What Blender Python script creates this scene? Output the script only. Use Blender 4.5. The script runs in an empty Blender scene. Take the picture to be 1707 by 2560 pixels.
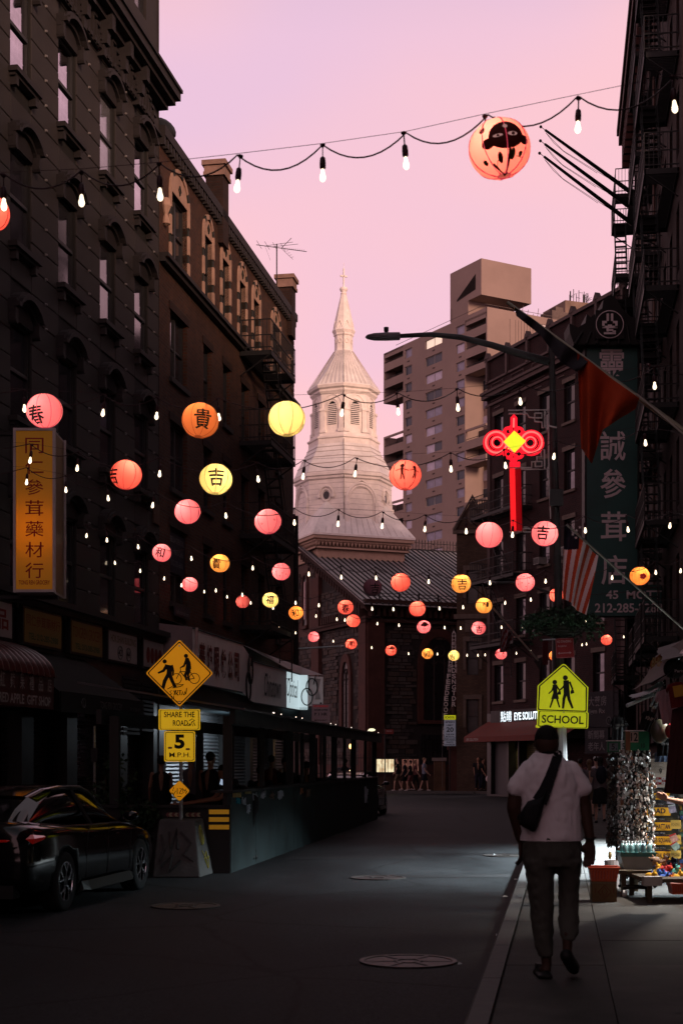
import bpy,bmesh,math,random
from mathutils import Vector,Matrix,Euler
random.seed(7)
R=math.radians
SC=bpy.context.scene
COL=SC.collection

# ---------------------------------------------------------------- camera, sky, sun
F_PX,HX,HY,EYE=3700.0,853.5,1905.0,1.55 # focal length in photo pixels, vanishing column, horizon row, eye height
cam_d=bpy.data.cameras.new('camera');cam=bpy.data.objects.new('camera',cam_d);COL.objects.link(cam)
cam_d.sensor_fit='VERTICAL';cam_d.sensor_height=36;cam_d.sensor_width=24
cam_d.lens=F_PX/2560*36;cam_d.shift_y=(HY-1280)/2560
cam_d.clip_start=.1;cam_d.clip_end=3000
cam_d.dof.use_dof=True;cam_d.dof.focus_distance=40;cam_d.dof.aperture_fstop=5.0
cam.location=(0,0,EYE);cam.rotation_euler=(R(90),0,0)
SC.camera=cam
SC.view_settings.view_transform='Standard';SC.view_settings.look='None'
SC.view_settings.exposure=0;SC.view_settings.gamma=1;SC.view_settings.use_curve_mapping=False
SC.render.engine='CYCLES'
SC.cycles.max_bounces=6;SC.cycles.diffuse_bounces=2;SC.cycles.glossy_bounces=3;SC.cycles.transmission_bounces=4
SC.cycles.sample_clamp_indirect=2.0;SC.cycles.caustics_reflective=False;SC.cycles.caustics_refractive=False
SC.cycles.use_denoising=True

W=bpy.data.worlds.new('World');SC.world=W;W.use_nodes=True
nt=W.node_tree;nt.nodes.clear()
def wn(t,**k):
 n=nt.nodes.new(t)
 for a,b in k.items():setattr(n,a,b)
 return n
tc=wn('ShaderNodeTexCoord');out=wn('ShaderNodeOutputWorld');bg=wn('ShaderNodeBackground')
mp=wn('ShaderNodeMapping');mp.inputs['Scale'].default_value=(1.6,.9,2.6);mp.inputs['Rotation'].default_value=(0,R(38),0);mp.inputs['Location'].default_value=(.35,0,.1)
nz=wn('ShaderNodeTexNoise');nz.inputs['Scale'].default_value=1.7;nz.inputs['Detail'].default_value=2.5;nz.inputs['Roughness'].default_value=.42
rp=wn('ShaderNodeValToRGB')
rp.color_ramp.elements[0].position=.27;rp.color_ramp.elements[0].color=(.85,.54,.69,1)
rp.color_ramp.elements[1].position=.44;rp.color_ramp.elements[1].color=(1.0,.565,.60,1)
# towards the horizon the dusk glow is paler, high overhead it turns to a dimmer blue lilac
sx=wn('ShaderNodeSeparateXYZ')
zr=wn('ShaderNodeValToRGB')
zr.color_ramp.elements[0].position=0.0;zr.color_ramp.elements[0].color=(1,1,1,1)
zr.color_ramp.elements[1].position=1.0;zr.color_ramp.elements[1].color=(.17,.31,.33,1)
e=zr.color_ramp.elements.new(.70);e.color=(.42,.58,.60,1)
e=zr.color_ramp.elements.new(.44);e.color=(.94,.98,1.0,1)
ml=wn('ShaderNodeMix',data_type='RGBA',blend_type='MULTIPLY');ml.inputs[0].default_value=1
L=nt.links.new
L(tc.outputs['Generated'],mp.inputs[0]);L(mp.outputs[0],nz.inputs['Vector']);L(nz.outputs['Fac'],rp.inputs[0])
L(tc.outputs['Generated'],sx.inputs[0]);L(sx.outputs['Z'],zr.inputs[0])
L(rp.outputs[0],ml.inputs[6]);L(zr.outputs[0],ml.inputs[7]);L(ml.outputs[2],bg.inputs[0]);L(bg.outputs[0],out.inputs[0])
bg.inputs[1].default_value=1.06

sun_d=bpy.data.lights.new('sun','SUN');sun=bpy.data.objects.new('sun',sun_d);COL.objects.link(sun)
sun_d.energy=3.2;sun_d.angle=R(12);sun_d.color=(1,.62,.44)
SUN_DIR=Vector((.50,-.83,.20)).normalized() # towards the last glow, behind the camera and to the right
sun.rotation_euler=SUN_DIR.to_track_quat('Z','Y').to_euler()

# ---------------------------------------------------------------- helpers
def at(px,py,Y):
 return Vector(((px-HX)/F_PX*Y,Y,EYE-(py-HY)/F_PX*Y))
def xat(px,Y):return(px-HX)/F_PX*Y
def zat(py,Y):return EYE-(py-HY)/F_PX*Y

def put(o,parent=None,loc=None,rot=None,label=None,cat=None,group=None,kind=None):
 COL.objects.link(o)
 if parent is not None:o.parent=parent
 if loc is not None:o.location=loc
 if rot is not None:o.rotation_euler=rot if not isinstance(rot,(int,float))else(0,0,rot)
 if label:o['label']=label
 if cat:o['category']=cat
 if group:o['group']=group
 if kind:o['kind']=kind
 return o
def thing(name,label,cat,loc=(0,0,0),rot=0,group=None,kind=None):
 return put(bpy.data.objects.new(name,None),None,loc,rot,label,cat,group,kind)
def ob(name,mesh,parent=None,**k):
 return put(bpy.data.objects.new(name,mesh),parent,**k)
def copy_tree(o,parent=None):
 c=o.copy();COL.objects.link(c);c.parent=parent
 for ch in list(o.children):copy_tree(ch,c)
 return c

class MB:
 def __init__(s):s.v=[];s.f=[];s.m=[];s.sm=[];s.mi=0;s.smooth=False
 def add(s,vs,fs,T=None):
  b=len(s.v)
  for p in vs:
   p=Vector(p)
   if T is not None:p=T@p
   s.v.append(p)
  for f in fs:s.f.append([b+i for i in f]);s.m.append(s.mi);s.sm.append(s.smooth)
 def box(s,x0,x1,y0,y1,z0,z1,T=None):
  s.add([(x0,y0,z0),(x1,y0,z0),(x1,y1,z0),(x0,y1,z0),(x0,y0,z1),(x1,y0,z1),(x1,y1,z1),(x0,y1,z1)],
              [(0,3,2,1),(4,5,6,7),(0,1,5,4),(1,2,6,5),(2,3,7,6),(3,0,4,7)],T)
 def cbox(s,c,sx,sy,sz,T=None):
  s.box(c[0]-sx/2,c[0]+sx/2,c[1]-sy/2,c[1]+sy/2,c[2]-sz/2,c[2]+sz/2,T)
 def quad(s,a,b,c,d,T=None):s.add([a,b,c,d],[(0,1,2,3)],T)
 def tube(s,p0,p1,r0,r1=None,n=8,caps=True,T=None):
  p0=Vector(p0);p1=Vector(p1);r1=r0 if r1 is None else r1
  d=(p1-p0)
  if d.length<1e-6:return
  d.normalize();a=d.orthogonal().normalized();b=d.cross(a)
  vs=[]
  for p,r in((p0,r0),(p1,r1)):
   for i in range(n):
    t=2*math.pi*i/n;vs.append(p+a*(r*math.cos(t))+b*(r*math.sin(t)))
  fs=[(i,(i+1)%n,n+(i+1)%n,n+i)for i in range(n)]
  if caps:fs+=[tuple(range(n-1,-1,-1)),tuple(range(n,2*n))]
  s.add(vs,fs,T)
 def path(s,pts,r,n=6,T=None,closed=False):
  pts=[Vector(p)for p in pts];k=len(pts);vs=[];prev=None
  for i,p in enumerate(pts):
   q0=pts[(i-1)%k]if(closed or i>0)else p
   q1=pts[(i+1)%k]if(closed or i<k-1)else p
   d=(q1-q0).normalized()
   if prev is None:a=d.orthogonal().normalized()
   else:
    a=prev-d*prev.dot(d)
    a=a.normalized()if a.length>1e-6 else d.orthogonal().normalized()
   prev=a;b=d.cross(a)
   rr=r[i]if isinstance(r,(list,tuple))else r
   for j in range(n):
    t=2*math.pi*j/n;vs.append(p+a*(rr*math.cos(t))+b*(rr*math.sin(t)))
  fs=[]
  for i in range(k if closed else k-1):
   for j in range(n):
    fs.append((i*n+j,i*n+(j+1)%n,((i+1)%k)*n+(j+1)%n,((i+1)%k)*n+j))
  if not closed:fs+=[tuple(range(n-1,-1,-1)),tuple(range((k-1)*n,k*n))]
  s.add(vs,fs,T)
 def lathe(s,prof,n=16,T=None,ph=0,cap=True):
  vs=[];fs=[]
  for r,z in prof:
   for i in range(n):
    t=ph+2*math.pi*i/n;vs.append((r*math.cos(t),r*math.sin(t),z))
  for k in range(len(prof)-1):
   for i in range(n):fs.append((k*n+i,k*n+(i+1)%n,(k+1)*n+(i+1)%n,(k+1)*n+i))
  if cap:fs+=[tuple(range(n-1,-1,-1)),tuple(range((len(prof)-1)*n,len(prof)*n))]
  s.add(vs,fs,T)
 def loft(s,rings,T=None,cap=True):
  n=len(rings[0]);vs=[p for r in rings for p in r];fs=[]
  for k in range(len(rings)-1):
   for i in range(n):fs.append((k*n+i,k*n+(i+1)%n,(k+1)*n+(i+1)%n,(k+1)*n+i))
  if cap:fs+=[tuple(range(n-1,-1,-1)),tuple(range((len(rings)-1)*n,len(rings)*n))]
  s.add(vs,fs,T)
 def prism(s,poly,y0,y1,T=None):
  """polygon in x,z (counter-clockwise seen from -y) swept y0..y1"""
  n=len(poly)
  vs=[(p[0],y0,p[1])for p in poly]+[(p[0],y1,p[1])for p in poly]
  fs=[tuple(range(n)),tuple(range(2*n-1,n-1,-1))]+[((i+1)%n,i,n+i,n+(i+1)%n)for i in range(n)]
  s.add(vs,fs,T)
 def ell(s,c,rx,ry,rz,n=12,m=8,T=None):
  vs=[];fs=[]
  for j in range(1,m):
   ph=math.pi*j/m
   for i in range(n):
    t=2*math.pi*i/n
    vs.append((c[0]+rx*math.sin(ph)*math.cos(t),c[1]+ry*math.sin(ph)*math.sin(t),c[2]+rz*math.cos(ph)))
  vs+=[(c[0],c[1],c[2]+rz),(c[0],c[1],c[2]-rz)];a=len(vs)-2;b=a+1
  for j in range(m-2):
   for i in range(n):fs.append((j*n+i,(j+1)*n+i,(j+1)*n+(i+1)%n,j*n+(i+1)%n))
  for i in range(n):fs.append((a,i,(i+1)%n));fs.append((b,(m-2)*n+(i+1)%n,(m-2)*n+i))
  s.add(vs,fs,T)
 def mesh(s,name,mats,smooth=False,fix=False):
  me=bpy.data.meshes.new(name)
  me.from_pydata([tuple(p)for p in s.v],[],s.f)
  if not isinstance(mats,(list,tuple)):mats=[mats]
  for m in mats:me.materials.append(m)
  me.polygons.foreach_set('material_index',s.m)
  me.polygons.foreach_set('use_smooth',[bool(smooth or q)for q in s.sm])
  if fix:
   bm=bmesh.new();bm.from_mesh(me);bmesh.ops.recalc_face_normals(bm,faces=bm.faces);bm.to_mesh(me);bm.free()
  me.update();return me
 def build(s,name,mats,parent=None,smooth=False,fix=True,**k):
  return ob(name,s.mesh(name,mats,smooth,fix),parent,**k)

def TR(loc=(0,0,0),rot=(0,0,0),sc=(1,1,1)):
 return Matrix.Translation(loc)@Euler(rot).to_matrix().to_4x4()@Matrix.Diagonal((*sc,1))

# ---------------------------------------------------------------- materials
MATS={}
def lin(c):
 return tuple(((x/255)/12.92 if x/255<=.04045 else((x/255+.055)/1.055)**2.4)for x in c)
def mat(name,col,rough=.8,metal=0,var=.18,vs=3.0,bump=.0,bs=40,emit=None,es=0,coat=0,spec=None,sample=True,grime=0):
 if name in MATS:return MATS[name]
 m=bpy.data.materials.new(name);m.use_nodes=True;t=m.node_tree;n=t.nodes;p=n['Principled BSDF']
 p.inputs['Roughness'].default_value=rough;p.inputs['Metallic'].default_value=metal
 if spec is None:spec=.22 if rough>=.5 else .5
 p.inputs['Specular IOR Level'].default_value=spec;p.inputs['Coat Weight'].default_value=coat
 p.inputs['Base Color'].default_value=(*col,1)
 if var or bump:
  tcn=n.new('ShaderNodeTexCoord')
 if var:
  a=n.new('ShaderNodeTexNoise');a.inputs['Scale'].default_value=vs;a.inputs['Detail'].default_value=6;a.inputs['Roughness'].default_value=.65
  r=n.new('ShaderNodeMapRange');r.inputs[1].default_value=.28;r.inputs[2].default_value=.72
  r.inputs[3].default_value=1-var;r.inputs[4].default_value=1+var
  x=n.new('ShaderNodeMix');x.data_type='RGBA';x.blend_type='MULTIPLY';x.inputs[0].default_value=1
  x.inputs[6].default_value=(*col,1)
  t.links.new(tcn.outputs['Object'],a.inputs['Vector']);t.links.new(a.outputs['Fac'],r.inputs[0])
  t.links.new(r.outputs[0],x.inputs[7]);t.links.new(x.outputs[2],p.inputs['Base Color'])
  r2=n.new('ShaderNodeMapRange');r2.inputs[3].default_value=max(0,rough-.12);r2.inputs[4].default_value=min(1,rough+.12)
  t.links.new(a.outputs['Fac'],r2.inputs[0]);t.links.new(r2.outputs[0],p.inputs['Roughness'])
 if bump:
  b=n.new('ShaderNodeTexNoise');b.inputs['Scale'].default_value=bs;b.inputs['Detail'].default_value=4
  u=n.new('ShaderNodeBump');u.inputs['Strength'].default_value=bump;u.inputs['Distance'].default_value=.01
  t.links.new(tcn.outputs['Object'],b.inputs['Vector']);t.links.new(b.outputs['Fac'],u.inputs['Height']);t.links.new(u.outputs[0],p.inputs['Normal'])
 if emit is not None:
  p.inputs['Emission Color'].default_value=(*emit,1);p.inputs['Emission Strength'].default_value=es
  if not sample:m.cycles.emission_sampling='NONE'
 MATS[name]=m;return m

def brick_mat(name,c1,c2,mortar,bw=.21,bh=.073,ms=.012,rough=.85,off=.5,var=.35):
 m=bpy.data.materials.new(name);m.use_nodes=True;t=m.node_tree;n=t.nodes;p=n['Principled BSDF']
 p.inputs['Roughness'].default_value=rough;p.inputs['Specular IOR Level'].default_value=.15
 tcn=n.new('ShaderNodeTexCoord');s=n.new('ShaderNodeSeparateXYZ');ad=n.new('ShaderNodeMath');ad.operation='ADD'
 cm=n.new('ShaderNodeCombineXYZ');b=n.new('ShaderNodeTexBrick');b.offset=off
 b.inputs['Scale'].default_value=1;b.inputs['Brick Width'].default_value=bw;b.inputs['Row Height'].default_value=bh
 b.inputs['Mortar Size'].default_value=ms;b.inputs['Mortar Smooth'].default_value=.3;b.inputs['Bias'].default_value=-.1
 b.inputs['Color1'].default_value=(*c1,1);b.inputs['Color2'].default_value=(*c2,1);b.inputs['Mortar'].default_value=(*mortar,1)
 t.links.new(tcn.outputs['Object'],s.inputs[0]);t.links.new(s.outputs[0],ad.inputs[0]);t.links.new(s.outputs[1],ad.inputs[1])
 t.links.new(ad.outputs[0],cm.inputs[0]);t.links.new(s.outputs[2],cm.inputs[1]);t.links.new(cm.outputs[0],b.inputs['Vector'])
 a=n.new('ShaderNodeTexNoise');a.inputs['Scale'].default_value=.55;a.inputs['Detail'].default_value=7;a.inputs['Roughness'].default_value=.7
 r=n.new('ShaderNodeMapRange');r.inputs[1].default_value=.3;r.inputs[2].default_value=.7;r.inputs[3].default_value=1-var;r.inputs[4].default_value=1+var
 x=n.new('ShaderNodeMix');x.data_type='RGBA';x.blend_type='MULTIPLY';x.inputs[0].default_value=1
 t.links.new(tcn.outputs['Object'],a.inputs['Vector']);t.links.new(a.outputs['Fac'],r.inputs[0])
 t.links.new(b.outputs['Color'],x.inputs[6]);t.links.new(r.outputs[0],x.inputs[7]);t.links.new(x.outputs[2],p.inputs['Base Color'])
 u=n.new('ShaderNodeBump');u.inputs['Strength'].default_value=.6;u.inputs['Distance'].default_value=.012;u.invert=True
 t.links.new(b.outputs['Fac'],u.inputs['Height']);t.links.new(u.outputs[0],p.inputs['Normal'])
 MATS[name]=m;return m

def glow(name,col,s,sample=True):
 return mat(name,col,rough=.6,var=0,emit=col,es=s,sample=sample)

BLK=mat('black_iron',(.012,.012,.012),.6,var=.3,vs=6)
TEXTBLK=mat('black_print',(.008,.008,.008),.6,var=0)
GLASS=mat('dark_window_glass',(.42,.40,.46),.04,metal=1,var=.5,vs=1.1,bump=.10,bs=2.2)
GLASS2=mat('curtained_window_glass',(.30,.30,.34),.16,metal=.7,var=.5,vs=1.6)
GLASS3=mat('dim_reflection_glass',(.10,.098,.115),.07,metal=.8,var=.6,vs=1.3,bump=.12,bs=2.0)  # darker tint puts the dimmer reflection of these windows into the colour
GLASS4=mat('dull_window_glass',(.02,.02,.023),.12,var=.5,vs=1.3,spec=.4)
GLASSLIT=glow('lit_window_glass',(1,.8,.62),.62,False)
FRAME=mat('dark_window_frame',(.02,.02,.02),.5,var=.2)
FRAMEW=mat('white_window_frame',(.4,.37,.35),.6,var=.2)
STEEL=mat('galvanised_steel',(.35,.36,.37),.35,metal=.7,var=.2,vs=20)
WHITE=mat('white_paint',(.62,.62,.62),.5,var=.1)

# ---------------------------------------------------------------- lettering
TMP=bpy.data.scenes.new('workbench')
def evaluated(o):
 TMP.collection.objects.link(o);vl=TMP.view_layers[0];vl.update();dg=vl.depsgraph
 me=bpy.data.meshes.new_from_object(o.evaluated_get(dg));TMP.collection.objects.unlink(o);return me
_TX={}
def text_data(body,bold=0.0,shear=0.0):
 k=(body,bold,shear)
 if k in _TX:return _TX[k]
 c=bpy.data.curves.new('lettering','FONT');c.body=body;c.size=1;c.align_x='LEFT';c.offset=bold;c.shear=shear
 c.resolution_u=3;c.fill_mode='FRONT';c.space_line=.95
 o=bpy.data.objects.new('lettering',c);me=evaluated(o)
 vs=[tuple(v.co)for v in me.vertices];fs=[tuple(p.vertices)for p in me.polygons]
 bpy.data.objects.remove(o);bpy.data.meshes.remove(me);bpy.data.curves.remove(c)
 if not vs:vs=[(0,0,0)];fs=[]
 x0=min(v[0]for v in vs);x1=max(v[0]for v in vs);y0=min(v[1]for v in vs);y1=max(v[1]for v in vs)
 _TX[k]=(vs,fs,x0,x1,y0,y1);return _TX[k]
def add_text(mb,body,cx,cz,w,h,y=0,bold=0.01,shear=0,T=None):
 """flat print facing -y, fitted into w x h centred on cx,cz"""
 vs,fs,x0,x1,y0,y1=text_data(body,bold,shear)
 sw=w/max(1e-6,x1-x0);sh=h/max(1e-6,y1-y0)
 if w==0:sw=sh
 mb.add([(cx+(v[0]-(x0+x1)/2)*sw,y,cz+(v[1]-(y0+y1)/2)*sh)for v in vs],fs,T)
def text(parent,body,mt,cx,cz,w,h,y=0,bold=.01,shear=0,name='lettering',T=None,**k):
 mb=MB();add_text(mb,body,cx,cz,w,h,y,bold,shear,T)
 return mb.build(name,mt,parent,fix=False,**k)
# ================================================================= GROUND
ROADZ=-.13
def asphalt():
 m=bpy.data.materials.new('asphalt');m.use_nodes=True;t=m.node_tree;n=t.nodes;p=n['Principled BSDF']
 tcn=n.new('ShaderNodeTexCoord')
 a=n.new('ShaderNodeTexNoise');a.inputs['Scale'].default_value=.35;a.inputs['Detail'].default_value=8;a.inputs['Roughness'].default_value=.6
 mpp=n.new('ShaderNodeMapping');mpp.inputs['Scale'].default_value=(1,.35,1)
 g=n.new('ShaderNodeTexNoise');g.inputs['Scale'].default_value=32;g.inputs['Detail'].default_value=6;g.inputs['Roughness'].default_value=.8
 v=n.new('ShaderNodeTexVoronoi');v.feature='DISTANCE_TO_EDGE';v.inputs['Scale'].default_value=.33;v.inputs['Randomness'].default_value=1
 vr=n.new('ShaderNodeMapRange');vr.inputs[1].default_value=0;vr.inputs[2].default_value=.011;vr.inputs[3].default_value=.35;vr.inputs[4].default_value=1
 wv=n.new('ShaderNodeTexNoise');wv.inputs['Scale'].default_value=1.3;wv.inputs['Detail'].default_value=5
 wa=n.new('ShaderNodeMix');wa.data_type='RGBA';wa.inputs[0].default_value=.22
 t.links.new(tcn.outputs['Object'],mpp.inputs[0]);t.links.new(mpp.outputs[0],a.inputs['Vector']);t.links.new(tcn.outputs['Object'],g.inputs['Vector'])
 t.links.new(tcn.outputs['Object'],wv.inputs['Vector']);t.links.new(tcn.outputs['Object'],wa.inputs[6]);t.links.new(wv.outputs['Color'],wa.inputs[7])
 t.links.new(wa.outputs[2],v.inputs['Vector']);t.links.new(v.outputs['Distance'],vr.inputs[0])
 r=n.new('ShaderNodeValToRGB');r.color_ramp.elements[0].position=.40;r.color_ramp.elements[0].color=(.006,.0078,.0088,1)
 r.color_ramp.elements[1].position=.60;r.color_ramp.elements[1].color=(.026,.028,.030,1)
 gr=n.new('ShaderNodeMapRange');gr.inputs[1].default_value=.35;gr.inputs[2].default_value=.7;gr.inputs[3].default_value=.3;gr.inputs[4].default_value=2.0
 x=n.new('ShaderNodeMix');x.data_type='RGBA';x.blend_type='MULTIPLY';x.inputs[0].default_value=1
 y=n.new('ShaderNodeMix');y.data_type='RGBA';y.blend_type='MULTIPLY';y.inputs[0].default_value=1
 t.links.new(a.outputs['Fac'],r.inputs[0]);t.links.new(g.outputs['Fac'],gr.inputs[0]);t.links.new(r.outputs[0],x.inputs[6]);t.links.new(gr.outputs[0],x.inputs[7])
 t.links.new(x.outputs[2],y.inputs[6]);t.links.new(vr.outputs[0],y.inputs[7]);t.links.new(y.outputs[2],p.inputs['Base Color'])
 rr=n.new('ShaderNodeMapRange');rr.inputs[3].default_value=.5;rr.inputs[4].default_value=.85;t.links.new(a.outputs['Fac'],rr.inputs[0]);t.links.new(rr.outputs[0],p.inputs['Roughness'])
 u=n.new('ShaderNodeBump');u.inputs['Strength'].default_value=.9;u.inputs['Distance'].default_value=.012
 t.links.new(g.outputs['Fac'],u.inputs['Height']);t.links.new(u.outputs[0],p.inputs['Normal'])
 p.inputs['Specular IOR Level'].default_value=.12
 return m
ASPH=asphalt()
CONC=mat('worn_pavement_concrete',(.060,.056,.052),.85,var=.5,vs=1.1,bump=.5,bs=60)
CONC2=mat('pavement_concrete_dark',(.048,.046,.044),.85,var=.4,vs=1.6,bump=.5,bs=60)
KERB=mat('granite_kerb',(.085,.083,.08),.7,var=.3,vs=9,bump=.3,bs=60)
PATCH=mat('asphalt_patch',(.012,.0125,.0135),.7,var=.3,vs=5,bump=.7,bs=120)

mb=MB();mb.quad((-900,-300,-.30),(900,-300,-.30),(900,1500,-.30),(-900,1500,-.30))
mb.build('ground',mat('ground_earth',(.03,.03,.03),.95),kind='structure',fix=False)
mb=MB();mb.quad((-60,-60,ROADZ),(40,-60,ROADZ),(40,110,ROADZ),(-60,110,ROADZ))
mb.build('road',ASPH,kind='structure',fix=False)
# darker repair patches let into the road surface
mb=MB()
for(x0,x1,y0,y1)in((-.3,2.3,33,35.2),(.6,3.0,21.4,22.1),(-1.0,1.5,25.5,26.4),(1.5,6,52,54),(-3,0,58,61)):
 mb.quad((x0,y0,ROADZ+.004),(x1,y0+.15,ROADZ+.004),(x1-.15,y1,ROADZ+.004),(x0+.1,y1-.1,ROADZ+.004))
mb.build('road_patch',PATCH,kind='structure',fix=False)

def kx(Y):return-.58+.148*Y # right kerb line
def wxr(Y):return 3.2+.145*Y # right wall line
def wxl(Y):return-11.3+.18*Y # left wall line
def lkx(Y):return wxl(Y)+2.6 # left kerb line

root_sw=thing('sidewalk','grey concrete sidewalk with joints and granite kerb on the right','sidewalk',kind='structure')
del root_sw['category'];del root_sw['label']
mb=MB()
mb.add([(kx(-30)+.15,-30,-.03),(wxr(-30)+2.5,-30,-.03),(wxr(63)+2.5,63,-.03),(kx(63)+.15,63,-.03)],[(0,1,2,3)])
mb.build('sidewalk_base',mat('joint_dirt',(.022,.021,.02),.9),root_sw,fix=False)
flag={}
Y=2.0;row=0
while Y<62:
 dY=1.55 if Y<30 else 3.1
 ncol=3
 a0=kx(Y)+.165;a1=kx(Y+dY)+.165;b0=wxr(Y);b1=wxr(Y+dY)
 for c in range(ncol):
  w0,w1=(0,.21,.60,1)[c],(0,.21,.60,1)[c+1]
  g=.004
  p=[(a0+(b0-a0)*w0+g,Y+g),(a0+(b0-a0)*w1-g,Y+g),(a1+(b1-a1)*w1-g,Y+dY-g),(a1+(b1-a1)*w0+g,Y+dY-g)]
  m=MB();dz=random.uniform(-.003,.003)
  m.add([(q[0],q[1],-.035)for q in p]+[(q[0],q[1],dz)for q in p],[(4,5,6,7),(0,1,5,4),(1,2,6,5),(2,3,7,6),(3,0,4,7)])
  m.build('paving_slab',CONC if(row*7+c*3)%5 else CONC2,root_sw,fix=False)
 Y+=dY;row+=1
Y=3.0
while Y<62:
 dY=1.9
 m=MB();g=.008
 a=Vector((kx(Y+g),Y+g,0));b=Vector((kx(Y+dY-g),Y+dY-g,0));wv=Vector((.15,0,0));rz=.02
 m.loft([[a+Vector((0,0,-.2)),a+Vector((0,0,-rz)),a+Vector((rz,0,.004)),a+wv+Vector((0,0,.004)),a+wv+Vector((0,0,-.2))],
   [b+Vector((0,0,-.2)),b+Vector((0,0,-rz)),b+Vector((rz,0,.004)),b+wv+Vector((0,0,.004)),b+wv+Vector((0,0,-.2))]])
 m.build('kerb_stone',KERB,root_sw)
 Y+=dY
# left sidewalk, church-side sidewalk
def slab_poly(name,pts,z=0,mt=CONC):
 m=MB();n=len(pts)
 m.add([(p[0],p[1],-.25)for p in pts]+[(p[0],p[1],z)for p in pts],[tuple(range(n,2*n))]+[(i,(i+1)%n,n+(i+1)%n,n+i)for i in range(n)])
 return m.build(name,mt,kind='structure',fix=False)
slab_poly('pavement',[(lkx(-30),-30),(lkx(54),54),(wxl(54)-1,54),(wxl(-30)-1,-30)],0,CONC2)
slab_poly('far_pavement',[(-30,78.6),(7,78.6),(12.5,74),(40,74),(40,104),(-30,104)],0,CONC)
mb=MB();mb.box(-30,7,78.42,78.6,-.2,.004);mb.build('far_kerb',KERB,kind='structure')

# manholes
def manhole(cx,cy,r,label):
 t=thing('manhole_cover',label,'manhole cover',(cx,cy,ROADZ+.003))
 m=MB();n=40
 m.lathe([(r,0),(r,.012),(r*.9,.012),(r*.88,.004),(r*.2,.004)],n)
 m.build('rim',mat('worn_cast_iron',(.045,.041,.038),.5,metal=.3,var=.3,vs=12),t)
 m=MB()
 for i in range(6):
  a=i*math.pi/3
  c,s=math.cos(a),math.sin(a)
  m.add([(c*r*.25-s*.02,s*r*.25+c*.02,.011),(c*r*.25+s*.02,s*r*.25-c*.02,.011),(c*r*.88+s*.02,s*r*.88-c*.02,.011),(c*r*.88-s*.02,s*r*.88+c*.02,.011)],[(0,1,2,3)])
 m.lathe([(r*.3,.004),(r*.3,.011),(r*.22,.011),(r*.22,.004)],24,cap=False)
 m.build('spoke',MATS['worn_cast_iron'],t,fix=False)
manhole(xat(1020,12.43),12.43,.41,'large round manhole cover in the road nearest the camera')
manhole(xat(945,21.4),21.4,.40,'manhole cover in mid road where the shop light falls')
manhole(xat(465,17.2),17.2,.40,'manhole cover in front of the concrete sign block')
manhole(xat(1262,26.5),26.5,.40,'manhole cover close to the right kerb beyond the walking man')

rg=random.Random(19);m=MB()
for _ in range(130):
 Y=rg.uniform(8.5,34);x=rg.uniform(kx(Y)+.2,wxr(Y)-.2);r=rg.uniform(.008,.028);k=rg.uniform(.6,1.4)
 m.add([(x+r*k*math.cos(a)*rg.uniform(.8,1.2),Y+r*math.sin(a)*rg.uniform(.8,1.2),.0065)for a in[2*math.pi*i/8 for i in range(8)]],[tuple(range(8))])
m.build('gum_stains',mat('old_gum',(.014,.013,.013),.7,var=.2),root_sw,fix=False,kind='stuff')
# ================================================================= FACADE TOOLS
def facade(parent,x0,x1,z0,z1,holes,mt,rev=.28,name='wall',y=0):
 """outward is -y; holes = (xa, xb, za, zb)"""
 xs=sorted({x0,x1,*[h[0]for h in holes],*[h[1]for h in holes]});zs=sorted({z0,z1,*[h[2]for h in holes],*[h[3]for h in holes]})
 m=MB()
 for i in range(len(xs)-1):
  for j in range(len(zs)-1):
   cx=(xs[i]+xs[i+1])/2;cz=(zs[j]+zs[j+1])/2
   if any(h[0]<cx<h[1]and h[2]<cz<h[3]for h in holes):continue
   m.quad((xs[i],y,zs[j]),(xs[i+1],y,zs[j]),(xs[i+1],y,zs[j+1]),(xs[i],y,zs[j+1]))
 for a,b,c,d in holes:
  m.quad((a,y,c),(a,y+rev,c),(a,y+rev,d),(a,y,d));m.quad((b,y+rev,c),(b,y,c),(b,y,d),(b,y+rev,d))
  m.quad((a,y,d),(a,y+rev,d),(b,y+rev,d),(b,y,d));m.quad((a,y+rev,c),(a,y,c),(b,y,c),(b,y+rev,c))
 return m.build(name,mt,parent,fix=False)
_WC={}
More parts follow.
